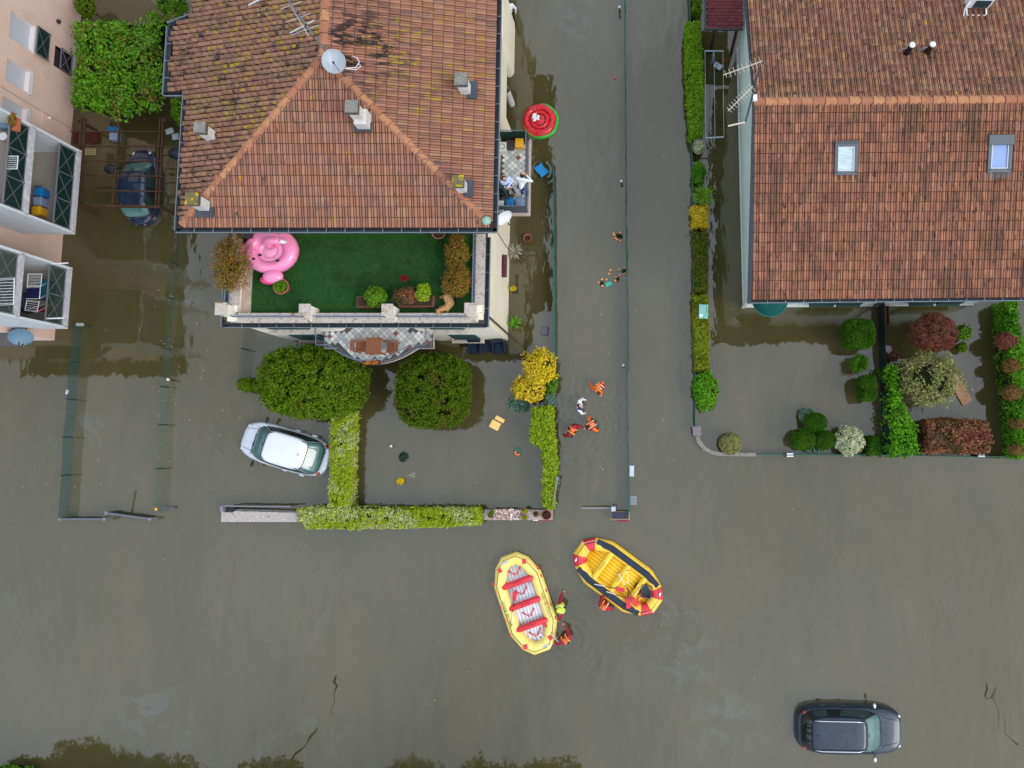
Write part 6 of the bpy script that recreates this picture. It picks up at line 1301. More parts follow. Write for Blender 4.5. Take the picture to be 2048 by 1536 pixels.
for (x, y) in ((.36, .62), (.36, -.42), (-.36, -.18), (-.52, -.36)):
    g_ = G(); g_.ball((x, y, .26 if abs(y) > .3 else .12), (.07, .05, .03), 12, 4); g_.build('cup_hole', mat('navy_hole', (16, 20, 52), .6), fl, smooth=True)
red_v = mat('red_vinyl', [(206, 18, 36), (222, 28, 44)], .3, coat=.5, scale=1.5); grn_v = mat('green_vinyl', (40, 168, 44), .35, coat=.4); yel_v = mat('yellow_vinyl', (226, 206, 60), .35, coat=.4)
c = P(1079, 240, .15); wf = thing('watermelon_float', 'round red inflatable island like a melon slice floating beside the villa', 'pool float', (c.x, c.y, .1), .3)
g_ = G(); torus(g_, .60, .17, .0, lob=.02); g_.ball((0, 0, 0), (.66, .66, .1), 30, 5); g_.build('island', red_v, wf, smooth=True)
g_ = G(); torus(g_, .36, .07, .09); g_.ball((0, 0, .08), (.14, .14, .06), 16, 5); g_.build('backrest_ring', red_v, wf, smooth=True)
g_ = G(); torus(g_, .735, .05, -.02, lob=.02); g_.build('rind_line', yel_v, wf, smooth=True); g_ = G(); torus(g_, .72, .12, -.08, lob=.02, c=(.06, -.03)); g_.build('rind', grn_v, wf, smooth=True)
for i in range(34):
    a = 2 * math.pi * i / 17 + (.2 if i > 16 else 0); R = .50 if i < 17 else .66
    if i % 3 == 0: R = .27
    g_ = G(); z_ = .165 if R > .4 else .12; g_.ball((R * math.cos(a), R * math.sin(a), z_ if R < .64 else .155), (.045, .026, .014), 8, 4); g_.build('seed', black_m, wf)
c = P(1070, 234, .3); cl_ = thing('white_cloth', 'crumpled white cloth lying on the red round float', 'cloth', (c.x, c.y, .27)); g_ = G()
for i in range(9): a = i * 2.4; g_.ball((.11 * math.cos(a) * (i % 3) / 1.5, .18 * math.sin(a) * (.4 + (i % 2) * .5), .02 * (i % 3)), (.08, .07, .045), 9, 5)
g_.build('folds', mat('white_cloth', (236, 238, 240), .8), cl_, smooth=True)
# ------------------------------------------------------------------ small things
def simple(name, label, cat, px, py, z, boxes, m, rz=0, group=None, bevel=.01, zb=None):
    c = P(px, py, z); t = thing(name, label, cat, (c.x, c.y, zb if zb is not None else z), rz, group=group)
    for b in boxes:
        g_ = G(); nm, c0, d0 = b[0], b[1], b[2]; mm = b[3] if len(b) > 3 else m
        g_.box(c0, d0, b[4] if len(b) > 4 else 0); g_.build(nm, mm, t, bevel=bevel)
    return t
blue_p = mat('blue_plastic', (24, 118, 184), .45); grey_p = mat('grey_plastic', (126, 142, 170), .5); yel_p = mat('yellow_plastic', (226, 170, 28), .45); brn_p = mat('brown_plastic', (56, 44, 50), .5)
def bin_(label, px, py, z, m, w=.32, d=.36, h=.45, rz=0, group=None):
    t = thing('waste_bin', label, 'bin', P(px, py, z + h).xy.to_3d() + Vector((0, 0, z)), rz, group=group)
    g_ = G(); g_.hexa([(-w * .42, -d * .42, 0), (w * .42, -d * .42, 0), (w * .42, d * .42, 0), (-w * .42, d * .42, 0)], [(-w / 2, -d / 2, h * .9), (w / 2, -d / 2, h * .9), (w / 2, d / 2, h * .9), (-w / 2, d / 2, h * .9)]); g_.build('tub', m, t, bevel=.015)
    g_ = G(); g_.box((0, 0, h * .93), (w * 1.06, d * 1.06, .05)); g_.box((0, 0, h * .97), (w * .8, d * .8, .04)); g_.build('lid', m, t, bevel=.02); g_ = G(); g_.tube([(-w * .3, d * .5, h * .95), (-w * .3, d * .62, h), (w * .3, d * .62, h), (w * .3, d * .5, h * .95)], .012, 5); g_.build('handle', black_m, t); return t
bin_('yellow bin in the upper corner of the east balcony', 1038, 285, ZB, yel_p); bin_('dark brown bin between the yellow bin and the white box', 1019, 288, ZB, brn_p, h=.38)
bin_('blue bin at the lower end of the east balcony', 1020, 404, ZB, blue_p, h=.5); bin_('pale grey bin beside the blue one on the east balcony', 1039, 404, ZB, grey_p, h=.45)
t = simple('washing_unit', 'white square unit with a round tray on the east balcony', 'appliance', 1004, 293, ZB + .4, [('casing', (0, 0, .2), (.36, .4, .4), mat('off_white', (196, 204, 196), .5))], white_m, zb=ZB); g_ = G(); torus(g_, .11, .012, .41, 20, 6); g_.build('tray', mat('brass', (120, 104, 84), .5), t)
for (px, py, z, m, lb) in ((76, 383, Z1, blue_p, 'blue bin beside the door on the pink building balcony'), (74, 402, Z1, grey_p, 'blue grey bin between the blue and yellow bins on the pink building'), (71, 421, Z1, yel_p, 'yellow bin at the lower end of the pink building balcony')):
    bin_(lb, px, py, z, m, .34, .36, .5, math.radians(5), 'bins on the pink building balcony')
simple('storage_box', 'blue grey box on the upper balcony of the pink building', 'box', 6, 245, Z2 + .35, [('box', (0, 0, .17), (.5, .4, .34)), ('lid', (0, 0, .36), (.54, .44, .05))], mat('steel_blue', (110, 134, 160), .6), zb=Z2)
c = P(5, 272, Z2 + .35); t = thing('bucket', 'yellow bucket with a white lid on the upper balcony', 'bucket', (c.x, c.y, Z2)); g_ = G(); g_.lathe((0, 0, 0), [(.12, 0), (.15, .3)], 16); g_.build('pail', yel_p, t); g_ = G(); g_.lathe((0, 0, 0), [(.16, .3), (.16, .33), (0, .335)], 16); g_.build('lid', white_m, t)
c = P(25, 240, Z2 + 1.0); t = thing('window_planter', 'terracotta trough with a plant hung on the upper balcony rail', 'planter', (c.x, c.y, Z2 + .8)); terra = mat('terracotta_pot', [(182, 108, 84), (164, 94, 72)], .85, scale=6)
g_ = G(); g_.box((0, -.1, 0), (.2, .5, .18)); g_.build('trough', terra, t); crown('foliage', t, (c.x, c.y + .02, Z2 + 1.0), (.16, .28, .14), gr_aut, .035, .07)
def airer(label, px, py, z, w, d, n, m, rz=0, legs=True, wings=False, base=None):
    c = P(px, py, z); t = thing('drying_rack', label, 'drying rack', (c.x, c.y, z), rz); g_ = G(); fr = [(-w / 2, -d / 2, 0), (w / 2, -d / 2, 0), (w / 2, d / 2, 0), (-w / 2, d / 2, 0)]; g_.tube(fr, .018, 6, closed=True); f_ = g_.build('frame', m, t)
    for i in range(n): g_ = G(); y = -d / 2 + d * (i + .5) / n; g_.tube([(-w / 2, y, 0), (w / 2, y, 0)], .009, 4); g_.build('bar', m, f_)
    if legs and base is not None:
        for s in (-1, 1): g_ = G(); g_.tube([(s * w / 2, -d / 2, 0), (s * w * .3, d / 2, base - z)], .012, 5); g_.build('leg', m, t)
    return t
c_ = BAYS[1]
airer('white drying rack, back wing, on the lower balcony', 69, 560, Z1 + .9, .55, .5, 8, white_m, base=Z1)
airer('white drying rack, slanted front wing over the red towel', 64, 612, Z1 + .8, .5, .42, 5, white_m, -.12, base=Z1)
airer('white drying rack with dark clothes in the middle of the lower balcony', 67, 585, Z1 + .92, .52, .5, 7, white_m, base=Z1)
c = P(66, 587, Z1 + .9); t = thing('laundry', 'dark blue clothes draped on the balcony drying rack', 'clothes', (c.x, c.y, Z1 + .93)); g_ = G()
for i in range(5): g_.bar((-.22 + .11 * i, -.2, .0), (-.2 + .11 * i, .2, .01), .09, .03)
g_.build('cloth', mat('navy_cloth', [(22, 30, 84), (34, 30, 60)], .9, scale=9), t)
c = P(46, 604, Z1 + .5); t = thing('covered_object', 'rounded object under a dark grey cover on the lower balcony', 'cover', (c.x, c.y, Z1)); g_ = G(); g_.ball((0, 0, .25), (.36, .45, .35), 16, 8); g_.build('cover', mat('grey_cover', [(52, 54, 62), (66, 68, 76)], .8, bump=.03, bscale=6), t, smooth=True)
c = P(88, 580, Z1 + .4); t = thing('teal_cabinet', 'teal plastic cabinet beside the drying rack', 'cabinet', (c.x, c.y, Z1)); g_ = G(); g_.box((0, 0, .3), (.4, .8, .6)); g_.build('body', mat('teal_plastic', (18, 84, 96), .5), t, bevel=.02)
c = P(80, 619, Z1 + .3); t = thing('red_towel', 'dark red towel lying across the lower balcony', 'towel', (c.x, c.y, Z1 + .25)); g_ = G(); g_.bar((-.5, .06, 0), (.6, -.08, .02), .16, .03); g_.build('cloth', mat('red_towel', (140, 26, 46), .9, bump=.02, bscale=12), t)
airer('white clothes airer hung outside the upper balcony rail', 24, 325, Z2 + .9, .42, .5, 7, white_m, legs=False)
airer('white drying rack outside the upper balcony of the lower bay', 13, 583, Z2 + .8, .55, 1.0, 9, white_m, .05, legs=False)
for (a, b, lb) in (((100, 528), (136, 526), 'white clothes bar across the far end of the lower balcony rail'), ((91, 637), (127, 636), 'white clothes bar across the near end of the lower balcony rail')):
    p, q = P(*a, Z1 + .9), P(*b, Z1 + .9); t = thing('clothes_bar', lb, 'clothes bar', p); g_ = G(); g_.tube([(0, 0, 0), tuple(q - p)], .03, 6); g_.build('bar', white_m, t); g_ = G(); g_.tube([(0, 0, 0), (0, 0, -.15)], .015, 5); g_.build('bracket', bar_m, t)
def dish(label, px, py, z, r, rz, tilt, m, arm=.5, pole=None, scale=1.0):
    c = P(px, py, z); t = thing('satellite_dish', label, 'satellite dish', c, rz); M_ = Matrix.Rotation(tilt, 4, 'Y'); g_ = G(); V0 = G(); V0.lathe((0, 0, 0), [(0, 0), (r * .4, .025 * scale), (r * .75, .08 * scale), (r, .15 * scale)], 28)
    g_.add([tuple(M_ @ Vector(v)) for v in V0.v], V0.f); g_.add([tuple(M_ @ (Vector(v) + Vector((0, 0, -.012)))) for v in V0.v], [f[::-1] for f in V0.f]); d_ = g_.build('reflector', m, t, smooth=True)
    g_ = G(); g_.tube([tuple(M_ @ Vector((r * (1 + .02 * 0) * math.cos(a), r * math.sin(a), .15 * scale))) for a in np.linspace(0, 2 * math.pi, 29)[:-1]], .012, 5, closed=True); g_.build('rim', m, d_)
    g_ = G(); e = M_ @ Vector((r * .35, 0, arm)); g_.tube([tuple(M_ @ Vector((r * .98, 0, .1))), tuple(e)], .016, 6); a_ = g_.build('arm', chrome, t); g_ = G(); g_.tube([tuple(e), tuple(e + (M_ @ Vector((-.06, 0, -.08))))], .032, 8); g_.build('receiver', black_m, a_)
    if pole: g_ = G(); g_.tube([(0, 0, -.03), pole], .028, 8); g_.build('mount', lead_m, t)
    return t
dish('large pale grey satellite dish at the peak of the villa roof', 669, 124, ZA + 1.0, .36, math.radians(-60), math.radians(22), mat('pale_dish', [(172, 180, 186), (154, 162, 168)], .5, scale=1.5, stretch=(6, 1, 1)), .55, (.05, .0, -.9))
dish('white oval satellite dish below the east balcony of the villa', 1004, 431, 3.5, .36, math.radians(-52), math.radians(74), white_m, .5, (-.3, -.1, -.1))
dish('blue grey satellite dish on the corner of the pink building', 42, 670, 2.5, .42, math.radians(-58), math.radians(55), mat('blue_dish', (96, 128, 150), .5), .6, (-.1, .35, .05))
t = simple('wall_unit', 'white air conditioning unit on the wall under the east balcony', 'air conditioner', 997, 418, 3.0, [('casing', (0, 0, 0), (.5, .6, .4)), ('grille', (.26, 0, 0), (.02, .4, .3), mat('ac_dark', (60, 76, 100), .5))], white_m)
# antennas
def yagi(parent, a, b, n, L_, m, up_=None):
    a, b = Vector(a), Vector(b); g_ = G(); g_.tube([a, b], .014, 5); bo = g_.build('boom', m, parent, world=True); d = (b - a).normalized(); s = d.cross(Vector((0, 0, 1))).normalized()
    for i in range(n): c = a.lerp(b, (i + .5) / n); l_ = L_ * (1 - .35 * i / n) / 2; g_ = G(); g_.tube([c - s * l_, c + s * l_], .008, 4); g_.build('element', m, bo, world=True)
alu = mat('aluminium', (190, 198, 206), .35, metal=.4)
base_ = E3(xr + .15, ya + .05, ZA); t = thing('mast_antenna', 'tall grey mast antenna leaning up from the villa roof peak', 'antenna', base_)
top = P(571, -6, ZA + 3.2); mid = P(655, 108, ZA + .3); g_ = G(); g_.tube([mid - Vector((0, 0, .4)), mid, top], [.035, .035, .028], 8); g_.build('mast', mat('grey_mast', (134, 146, 160), .4, metal=.4), t, world=True)
yagi(t, P(617, 72, ZA + 1.5), P(574, -2, ZA + 2.6), 3, .9, alu); g_ = G(); p_, q_ = P(580, 66, ZA + 1.6), P(629, 40, ZA + 1.6); g_.tube([p_, q_], .022, 6); g_.build('reflector_bar', alu, t, world=True)
p_, q_ = P(497, 10, ZA + 2.6), P(530, -6, ZA + 2.6); g_ = G(); g_.tube([p_, q_], .024, 6); g_.build('reflector_bar', alu, t, world=True)
for f in (.35, .55, .75): pz_ = mid.lerp(top, f); g_ = G(); g_.ball(pz_, .05, 8, 4); g_.build('clamp', black_m, t, world=True)
t = thing('cable_loop', 'white cable loops beside the big satellite dish', 'cable', P(700, 130, ZA)); g_ = G(); g_.tube([P(690, 137, ZA + .3), P(712, 135, ZA + .25), P(719, 124, ZA + .3), P(714, 115, ZA + .25), P(705, 112, ZA + .05)], .016, 6); g_.tube([P(690, 137, ZA + .2), P(712, 140, ZA + .15), P(722, 132, ZA + .15), P(716, 127, ZA + .1)], .012, 6); g_.build('cable', white_m, t, world=True)
mb = P(1491, 244, ZR2 + .2); t = thing('double_antenna', 'pair of pale comb antennas on a dark mast at the gable of the mint house', 'antenna', mb); g_ = G()
g_.tube([mb, P(1503, 200, ZR2 + .9), P(1510, 165, ZR2 + 1.8), P(1526, 121, ZR2 + 2.6)], .035, 7); g_.build('mast', mat('dark_mast', (70, 84, 96), .5, metal=.3), t, world=True)
cream_al = mat('creamy_aluminium', (206, 192, 176), .5)
yagi(t, P(1525, 122, ZR2 + 2.6), P(1447, 150, ZR2 + 2.4), 9, .36, cream_al); yagi(t, P(1506, 172, ZR2 + 1.7), P(1456, 222, ZR2 + 1.5), 10, .36, cream_al); g_ = G(); g_.tube([mb, P(1456, 252, ZR2 + .2)], .03, 6); g_.build('arm', cream_al, t, world=True); g_ = G(); g_.box(P(1510, 196, ZR2 + .8), (.14, .22, .1)); g_.build('amplifier', white_m, t, world=True)
# pergola with bare beams
zp_ = 1.35; wood = mat('pergola_wood', [(66, 48, 36), (86, 64, 48)], .8, scale=8); pg = thing('pergola', 'brown timber pergola of bare beams over the dark hatchback', 'pergola', P(240, 330, 0))
for y0, y1, x0, x1 in ((263, 264, 142, 330), (292, 293, 142, 328), (321, 323, 148, 326), (350, 353, 152, 326), (381, 383, 152, 325)):
    g_ = G(); g_.bar(P(x0, y0, zp_ + .06), P(x1, y1, zp_ + .06), .045, .08); g_.build('cross_beam', wood, pg, world=True)
g_ = G(); g_.bar(P(150, 411, zp_ + .04), P(322, 414, zp_ + .04), .10, .12); g_.build('front_beam', wood, pg, world=True)
for (a, b) in (((164, 236), (152, 410)), ((170, 236), (161, 410)), ((241, 236), (226, 410)), ((321, 236), (312, 412)), ((327, 236), (318, 412))):
    g_ = G(); g_.bar(P(*a, zp_ - .02), P(*b, zp_ - .02), .07, .10); g_.build('rafter', wood, pg, world=True)
for px_, py_ in ((158, 413), (321, 414), (156, 240), (330, 240)):
    p_ = P(px_, py_, zp_); g_ = G(); g_.bar((p_.x, p_.y, zp_), (p_.x, p_.y, -.6), .1, .1, (1, 0, 0)); g_.build('post', wood, pg, world=True)
simple('plastic_chest', 'blue lidded pale plastic chest behind the hatchback', 'chest', 224, 266, .35, [('chest', (0, 0, -.1), (.36, .55, .5), mat('pale_blue_plastic', (150, 168, 200), .5)), ('lid', (-.04, .2, .18), (.4, .24, .05), blue_p)], white_m, zb=.1)
for (px_, py_, s_, lb) in ((218, 337, .26, 'dark plastic sack floating to the left of the hatchback'), (350, 305, .34, 'dark crumpled sack floating by the villa wall')):
    c = P(px_, py_, .1); t = thing('floating_sack', lb, 'sack', (c.x, c.y, 0), group='dark sacks floating by the pergola'); g_ = G(); g_.ball((0, 0, .02), (s_, s_ * .85, s_ * .5), 14, 7); g_.ball((s_ * .5, s_ * .3, .02), (s_ * .5, s_ * .5, s_ * .4), 10, 5); g_.build('sack', mat('dark_sack', [(30, 38, 50), (44, 54, 70)], .35, bump=.05, bscale=9), t, smooth=True)
for x0, lb in ((158, 'dark red slatted panel left under the pergola'), (186, 'dark red slatted panel right under the pergola')):
    t = thing('slatted_panel', lb, 'panel', P(x0, 275, .1), group='dark red panels under the pergola')
    for i in range(7): g_ = G(); g_.box(((i - 3) * .075, 0, 0), (.06, .5, .04)); g_.build('slat', mat('oxblood_wood', (78, 24, 22), .7), t)
simple('wooden_crate', 'pale slatted crate afloat at the edge of the pergola', 'crate', 178, 302, .1, [('slat', (0, -.12 + .08 * i, 0), (.5, .05, .05)) for i in range(4)] + [('batten', (s * .2, 0, -.03), (.04, .34, .04)) for s in (-1, 1)], mat('pale_wood', (170, 156, 120), .8), zb=.02)
simple('floating_basin', 'pale round basin floating under the vine edge', 'basin', 337, 261, .1, [('basin', (0, 0, 0), (.36, .26, .12))], mat('pale_grey_plastic', (170, 184, 184), .6), .3, bevel=.05, zb=.02)
simple('floating_tray', 'pale square tray floating by the villa wall', 'tray', 350, 273, .05, [('tray', (0, 0, 0), (.28, .28, .06))], MAT['pale_grey_plastic'], .2, zb=.02)
# ------------------------------------------------------------------ fences
mesh_g = mat('green_wire_mesh', [(22, 88, 74), (28, 100, 84)], .6, scale=4); thinmesh = mat('thin_green_mesh', (70, 108, 100), .6, alpha=.13); netm = mat('drowned_mesh', (70, 110, 98), .6, alpha=.13)
post_g = mat('green_post', (24, 66, 58), .5)
def fence(label, pts, h, m, name='wire_fence', posts=6, cap=True, th=.012, z0=-.5):
    """pts: water-line points in pixels"""
    W0 = [P(p[0], p[1], 0) for p in pts]; t = thing(name, label, 'fence', W0[0]); W_ = [W0[0]]
    for a, b in zip(W0, W0[1:]):
        n = max(1, round((b - a).length / 2.0)); nn = Vector((-(b - a).y, (b - a).x, 0)).normalized()
        for i in range(1, n + 1): W_.append(a.lerp(b, i / n) + nn * random.gauss(0, .022 if i < n else .008))
    for a, b in zip(W_, W_[1:]):
        g_ = G(); g_.bar((a.x, a.y, (z0 + h) / 2), (b.x, b.y, (z0 + h) / 2), th, h - z0); g_.build('mesh_panel', m, t, world=True)
        if cap: g_ = G(); g_.tube([(a.x, a.y, h), (b.x, b.y, h)], .022, 6); g_.build('top_wire', mesh_g, t, world=True)
        n = 1
        for i in range(n): c_ = a.lerp(b, i / n); g_ = G(); g_.tube([(c_.x, c_.y, z0), (c_.x, c_.y, h + .05)], .028, 8); g_.build('post', post_g, t, world=True)
    return t
fence('long dark green fence dividing the flooded alley down its middle', [(1249, -30), (1251, 240), (1253, 500), (1255, 760), (1257, 1028)], .62, mesh_g)
fence('green fence between the villa garden and the alley', [(1104, 330), (1108, 345), (1110, 520), (1111, 735)], .55, mesh_g)
fence('green fence along the alley side of the right garden', [(1377, -30), (1381, 280), (1384, 430), (1386, 590), (1388, 740), (1389, 862)], .55, mesh_g)
fence('tall black green fence dividing the right gardens', [(1756, 612), (1758, 700), (1764, 908)], .95, mat('black_green_mesh', (14, 34, 34), .7), cap=False)
fence('low turquoise fence along the front of the right gardens', [(1514, 908), (1580, 909), (1700, 910), (1860, 911), (2030, 912)], .35, mat('turquoise_mesh', (20, 104, 100), .6))
fence('faint green mesh fence on the left side of the street plot', [(165, 652), (153, 800), (143, 950), (137, 1036)], .62, mat('teal_mesh', (44, 84, 78), .6, alpha=.3), cap=False)
fence('faint green mesh fence on the right side of the street plot', [(366, 460), (350, 600), (343, 700), (333, 850), (322, 1025)], .55, netm, cap=False)
fence('faint green mesh fence running up to the small caged bush', [(502, 655), (496, 700), (488, 770)], .6, netm, cap=False)
def wall(label, poly, z1, m, name='garden_wall', blocks=None):
    W_ = [P(p[0], p[1], z1) for p in poly]; c_ = sum(W_, Vector()) / len(W_); t = thing(name, label, 'wall', (c_.x, c_.y, 0)); g_ = G(); g_.prism([(w.x, w.y) for w in W_], -.6, z1 - .05); g_.build('wall_body', m, t, world=True)
    return t, W_
t, W_ = wall('low wall topped with pale slabs in front of the silver car', [(444, 1018), (594, 1022), (594, 1043), (444, 1043)], .55, conc)
for i in range(4):
    a, b = P(443 + 38 * i, 1022 + i, .58), P(443 + 38 * (i + 1) - 1, 1044, .58); g_ = G(); g_.prism([(a.x, b.y), (b.x, b.y), (b.x, a.y), (a.x, a.y)], .5, .58); g_.build('coping_stone', mat('speckled_coping', [(188, 182, 178), (164, 156, 150), (206, 200, 196)], .85, scale=14, patch=[((84, 78, 72), 5, .62, .06)]), t, world=True)
gt = thing('sliding_gate', 'low sliding gate rail behind the slab topped wall', 'gate', P(520, 1013, .6)); g_ = G(); g_.bar(P(446, 1012, .75), P(582, 1013, .75), .05, .05); g_.build('top_rail', bar_m, gt, world=True); g_ = G(); g_.box(P(449, 1017, .6), (.14, .22, .5)); g_.build('gate_post', bar_m, gt, world=True)
g_ = G(); g_.box(P(463, 1019, .4), (.4, .2, .4)); g_.build('motor_box', black_m, gt, world=True)
for i in range(24): x_ = 470 + i * 4.5; g_ = G(); p_ = P(x_, 1013, .4); g_.tube([(p_.x, p_.y, -.3), (p_.x, p_.y, .74)], .012, 4, cap=False); g_.build('bar', bar_m, gt, world=True)
t, W_ = wall('low wall heaped with pink and white stones and small pots', [(968, 1020), (1104, 1020), (1104, 1040), (968, 1040)], .5, mat('pinkish_wall', [(182, 170, 166), (156, 144, 140)], .9, scale=10))
for i in range(150):
    p_ = P(random.uniform(986, 1058), random.uniform(1019, 1039), .56); g_ = G(); s_ = random.uniform(.03, .065); g_.ball((p_.x, p_.y, .5), (s_, s_ * random.uniform(.6, 1), s_ * .7), 6, 3); g_.build('stone', mat('pink_stones', [(206, 180, 168), (176, 128, 112), (226, 216, 208), (150, 110, 98)], .85, 'island', 9), t, world=True)
def pot(label, px, py, z, r, h, m=None, plant=None, rz=0, cat='pot', rim=True, group=None):
    c_ = P(px, py, z + h); t = thing('flower_pot', label, cat, (c_.x, c_.y, z), group=group); g_ = G(); g_.lathe((0, 0, 0), [(r * .7, 0), (r, h), (r * 1.08, h), (r * 1.08, h + .02), (r * .92, h + .02), (r * .88, h - .05)], 18); g_.build('pot', m or terra, t, smooth=True)
    g_ = G(); g_.lathe((0, 0, 0), [(0, h - .04), (r * .9, h - .04)], 14); g_.build('soil', mat('soil', (60, 46, 36), .95), t)
    if plant: crown('foliage', t, (c_.x, c_.y, z + h + .06), (r * .9, r * .9, .1), plant, .03, .06)
    return t
pot('terracotta pot with a sprig floating by the villa garden fence', 1055, 476, -.1, .17, .22, None, None); pot('small brown pot nearest the pale hedge on the stone wall', 981, 1030, .5, .11, .14, mat('plum_pot', (80, 44, 44), .7), gr_dark); pot('small green plant pot on the stone wall', 985, 1024, .5, .09, .14, terra, gr_mid)
pot('pot of yellow green plants on the stone wall', 1050, 1022, .5, .12, .12, terra, gr_yel2); pot('lower pot of yellow green plants on the stone wall', 1049, 1035, .5, .12, .12, terra, gr_yel2); pot('small reddish potted plant near the wall end', 1072, 1028, .5, .12, .12, terra, gr_red); pot('dark potted plant at the wall end under the hedge', 1093, 1030, .5, .2, .12, terra, leafmat('leaf_dusky', [(70, 48, 44), (88, 60, 52)]))
simple('painted_strip_board', 'magenta and white strip along the foot of the stone wall end', 'panel', 1091, 1040, .3, [('strip', (0, 0, 0), (.55, .06, .1), mat('magenta_paint', (150, 30, 72), .6)), ('strip', (-.42, 0, 0), (.22, .06, .1), white_m)], white_m)
t, W_ = wall('curved low concrete wall at the corner of the right garden', [(1389, 868), (1394, 885), (1406, 900), (1424, 909), (1440, 912), (1513, 913), (1513, 906), (1442, 905), (1427, 902), (1411, 894), (1401, 880), (1397, 866)], .35, mat('weathered_concrete', [(126, 122, 112), (146, 140, 130), (104, 100, 92)], .9, scale=9, bump=.004))
simple('meter_box', 'mauve grey meter box on the corner of the curved wall', 'box', 1393, 862, .6, [('cabinet', (0, 0, -.2), (.30, .36, .9)), ('lid', (.02, 0, .26), (.36, .4, .05))], mat('mauve_box', (120, 108, 116), .6), .05, zb=.34)
for px_, lb in ((1580, 'white striped nameplate on the fence left of the clipped balls'), (1963, 'white striped nameplate on the fence below the red hedge')):
    simple('fence_sign', lb, 'sign', px_, 910, .4, [('plate', (0, .05, 0), (.28, .06, .04)), ('plate', (0, -.05, 0), (.28, .06, .04)), ('band', (0, 0, -.005), (.28, .03, .035), lead_m)], white_m, group='white plates on the front fence')
simple('notice_board', 'white rectangular board on the long alley fence', 'sign', 1263.5, 942, .45, [('board', (0, 0, 0), (.20, .46, .03))], mat('pale_board', [(206, 208, 218), (190, 194, 206)], .5, scale=8))
t = simple('wire_crate', 'wire mesh crate just under the water beside the gate wall', 'crate', 1267, 1001, .02, [('rail', (0, .16, 0), (.28, .015, .015)), ('rail', (0, -.16, 0), (.28, .015, .015))] + [('wire', (-.13 + .043 * i, 0, 0), (.01, .32, .01)) for i in range(7)] + [('wire', (0, -.12 + .06 * i, 0), (.28, .01, .01)) for i in range(5)], alu, bevel=0)
t, W_ = wall('short dark topped wall block ending the alley fence', [(1221, 1022), (1260, 1024), (1260, 1040), (1221, 1040)], .5, mat('ochre_wall', [(150, 128, 100), (170, 150, 124)], .9)); p_ = P(1240, 1031, .54); g_ = G(); g_.box(p_, (.72, .28, .05)); g_.build('coping_stone', mat('slate_coping', [(52, 54, 66), (66, 68, 80)], .8, scale=20), t, world=True); g_ = G(); g_.box(P(1246, 1042, .3), (.48, .05, .12)); g_.build('painted_strip', MAT['magenta_paint'], t, world=True)
gt = thing('barrier_bar', 'pale horizontal gate bar reaching into the alley from its post', 'gate', P(1195, 1016, .5)); g_ = G(); g_.bar(P(1163, 1016, .5), P(1221, 1016, .5), .06, .05); g_.build('bar', bar_m, gt, world=True); g_ = G(); g_.box(P(1227.5, 1016.5, .4), (.18, .18, 1.0)); g_.build('gate_post', mat('pale_post', (176, 186, 202), .5), gt, world=True)
g_ = G(); g_.bar(P(1115, 959, .9), P(1106, 1012, .9), .05, .04); gt = thing('hedge_rail', 'thin pale rail leaning along the lime hedge by the alley', 'rail', P(1110, 985, .9)); g_.build('rail', bar_m, gt, world=True); g_ = G(); g_.box(P(1115, 957, .9), (.1, .14, .08)); g_.build('end_block', bar_m, gt, world=True)
for (a, b, lb) in (((122, 1038), (211, 1038), 'left leaf of the low grey street gate'), ((215, 1026), (302, 1038), 'right leaf of the low grey street gate standing ajar')):
    gt = thing('street_gate', lb, 'gate', P(*a, .4), group='leaves of the low street gate'); p_, q_ = P(*a, .4), P(*b, .4); g_ = G(); g_.bar(p_, q_, .07, .10); g_.build('top_rail', mat('slate_gate', (96, 104, 112), .5), gt, world=True); g_ = G(); g_.bar(p_ - Vector((0, 0, .3)), q_ - Vector((0, 0, .3)), .04, .4); g_.build('panel', mat('dark_gate', (40, 46, 50), .6), gt, world=True)
    for e in (p_, q_): g_ = G(); g_.box((e.x, e.y, .1), (.12, .12, .8)); g_.build('gate_post', bar_m, gt, world=True)
t = thing('gate_intercom', 'small yellow capped post with an arm at the right street gate', 'post', P(315, 1020, .4)); p_ = P(313, 1018, .4); g_ = G(); g_.tube([(p_.x, p_.y, -.5), (p_.x, p_.y, .4)], .04, 8); g_.build('post', post_g, t, world=True); g_ = G(); g_.ball((p_.x, p_.y, .44), (.07, .07, .05), 10, 5); g_.build('cap', yel_p, t, world=True, smooth=True); g_ = G(); g_.bar((p_.x, p_.y + .02, .35), (p_.x + .6, p_.y + .05, .1), .08, .05); g_.build('arm', lead_m, t, world=True)
t = thing('post_light', 'small grey box on a post at the top of the left plot fence', 'post', P(160, 648, .7)); p_ = P(160, 649, .75); g_ = G(); g_.box(p_, (.26, .12, .16)); g_.build('box', alu, t, world=True, bevel=.01); g_ = G(); g_.tube([(p_.x, p_.y, -.4), (p_.x, p_.y, .7)], .03, 8); g_.build('post', post_g, t, world=True)
def lamp(label, px, py, z=.45, col_=None):
    p_ = P(px, py, z); t = thing('garden_lamp', label, 'lamp', (p_.x, p_.y, -.4), group='low garden lamps'); g_ = G(); g_.lathe((0, 0, 0), [(.035, 0), (.035, z + .3), (.05, z + .33), (.05, z + .36)], 10); g_.build('stem', black_m, t); g_ = G(); g_.lathe((0, 0, 0), [(.052, z + .3), (.052, z + .36)], 10); g_.build('collar', yel_p, t); g_ = G(); g_.ball((0, 0, z + .41), (.06, .06, .055), 12, 6); g_.build('globe', white_m, t, smooth=True)
lamp('white globe lamp beside the faint fence of the street plot', 336, 759); lamp('white globe lamp at the top of the alley fence', 1239, 14); lamp('white globe lamp half way down the alley fence', 1243, 362, .35); lamp('white globe lamp just above the wading rescuers', 1247, 731, .3); lamp('white globe lamp alone in the flooded garden', 782, 892, .15)
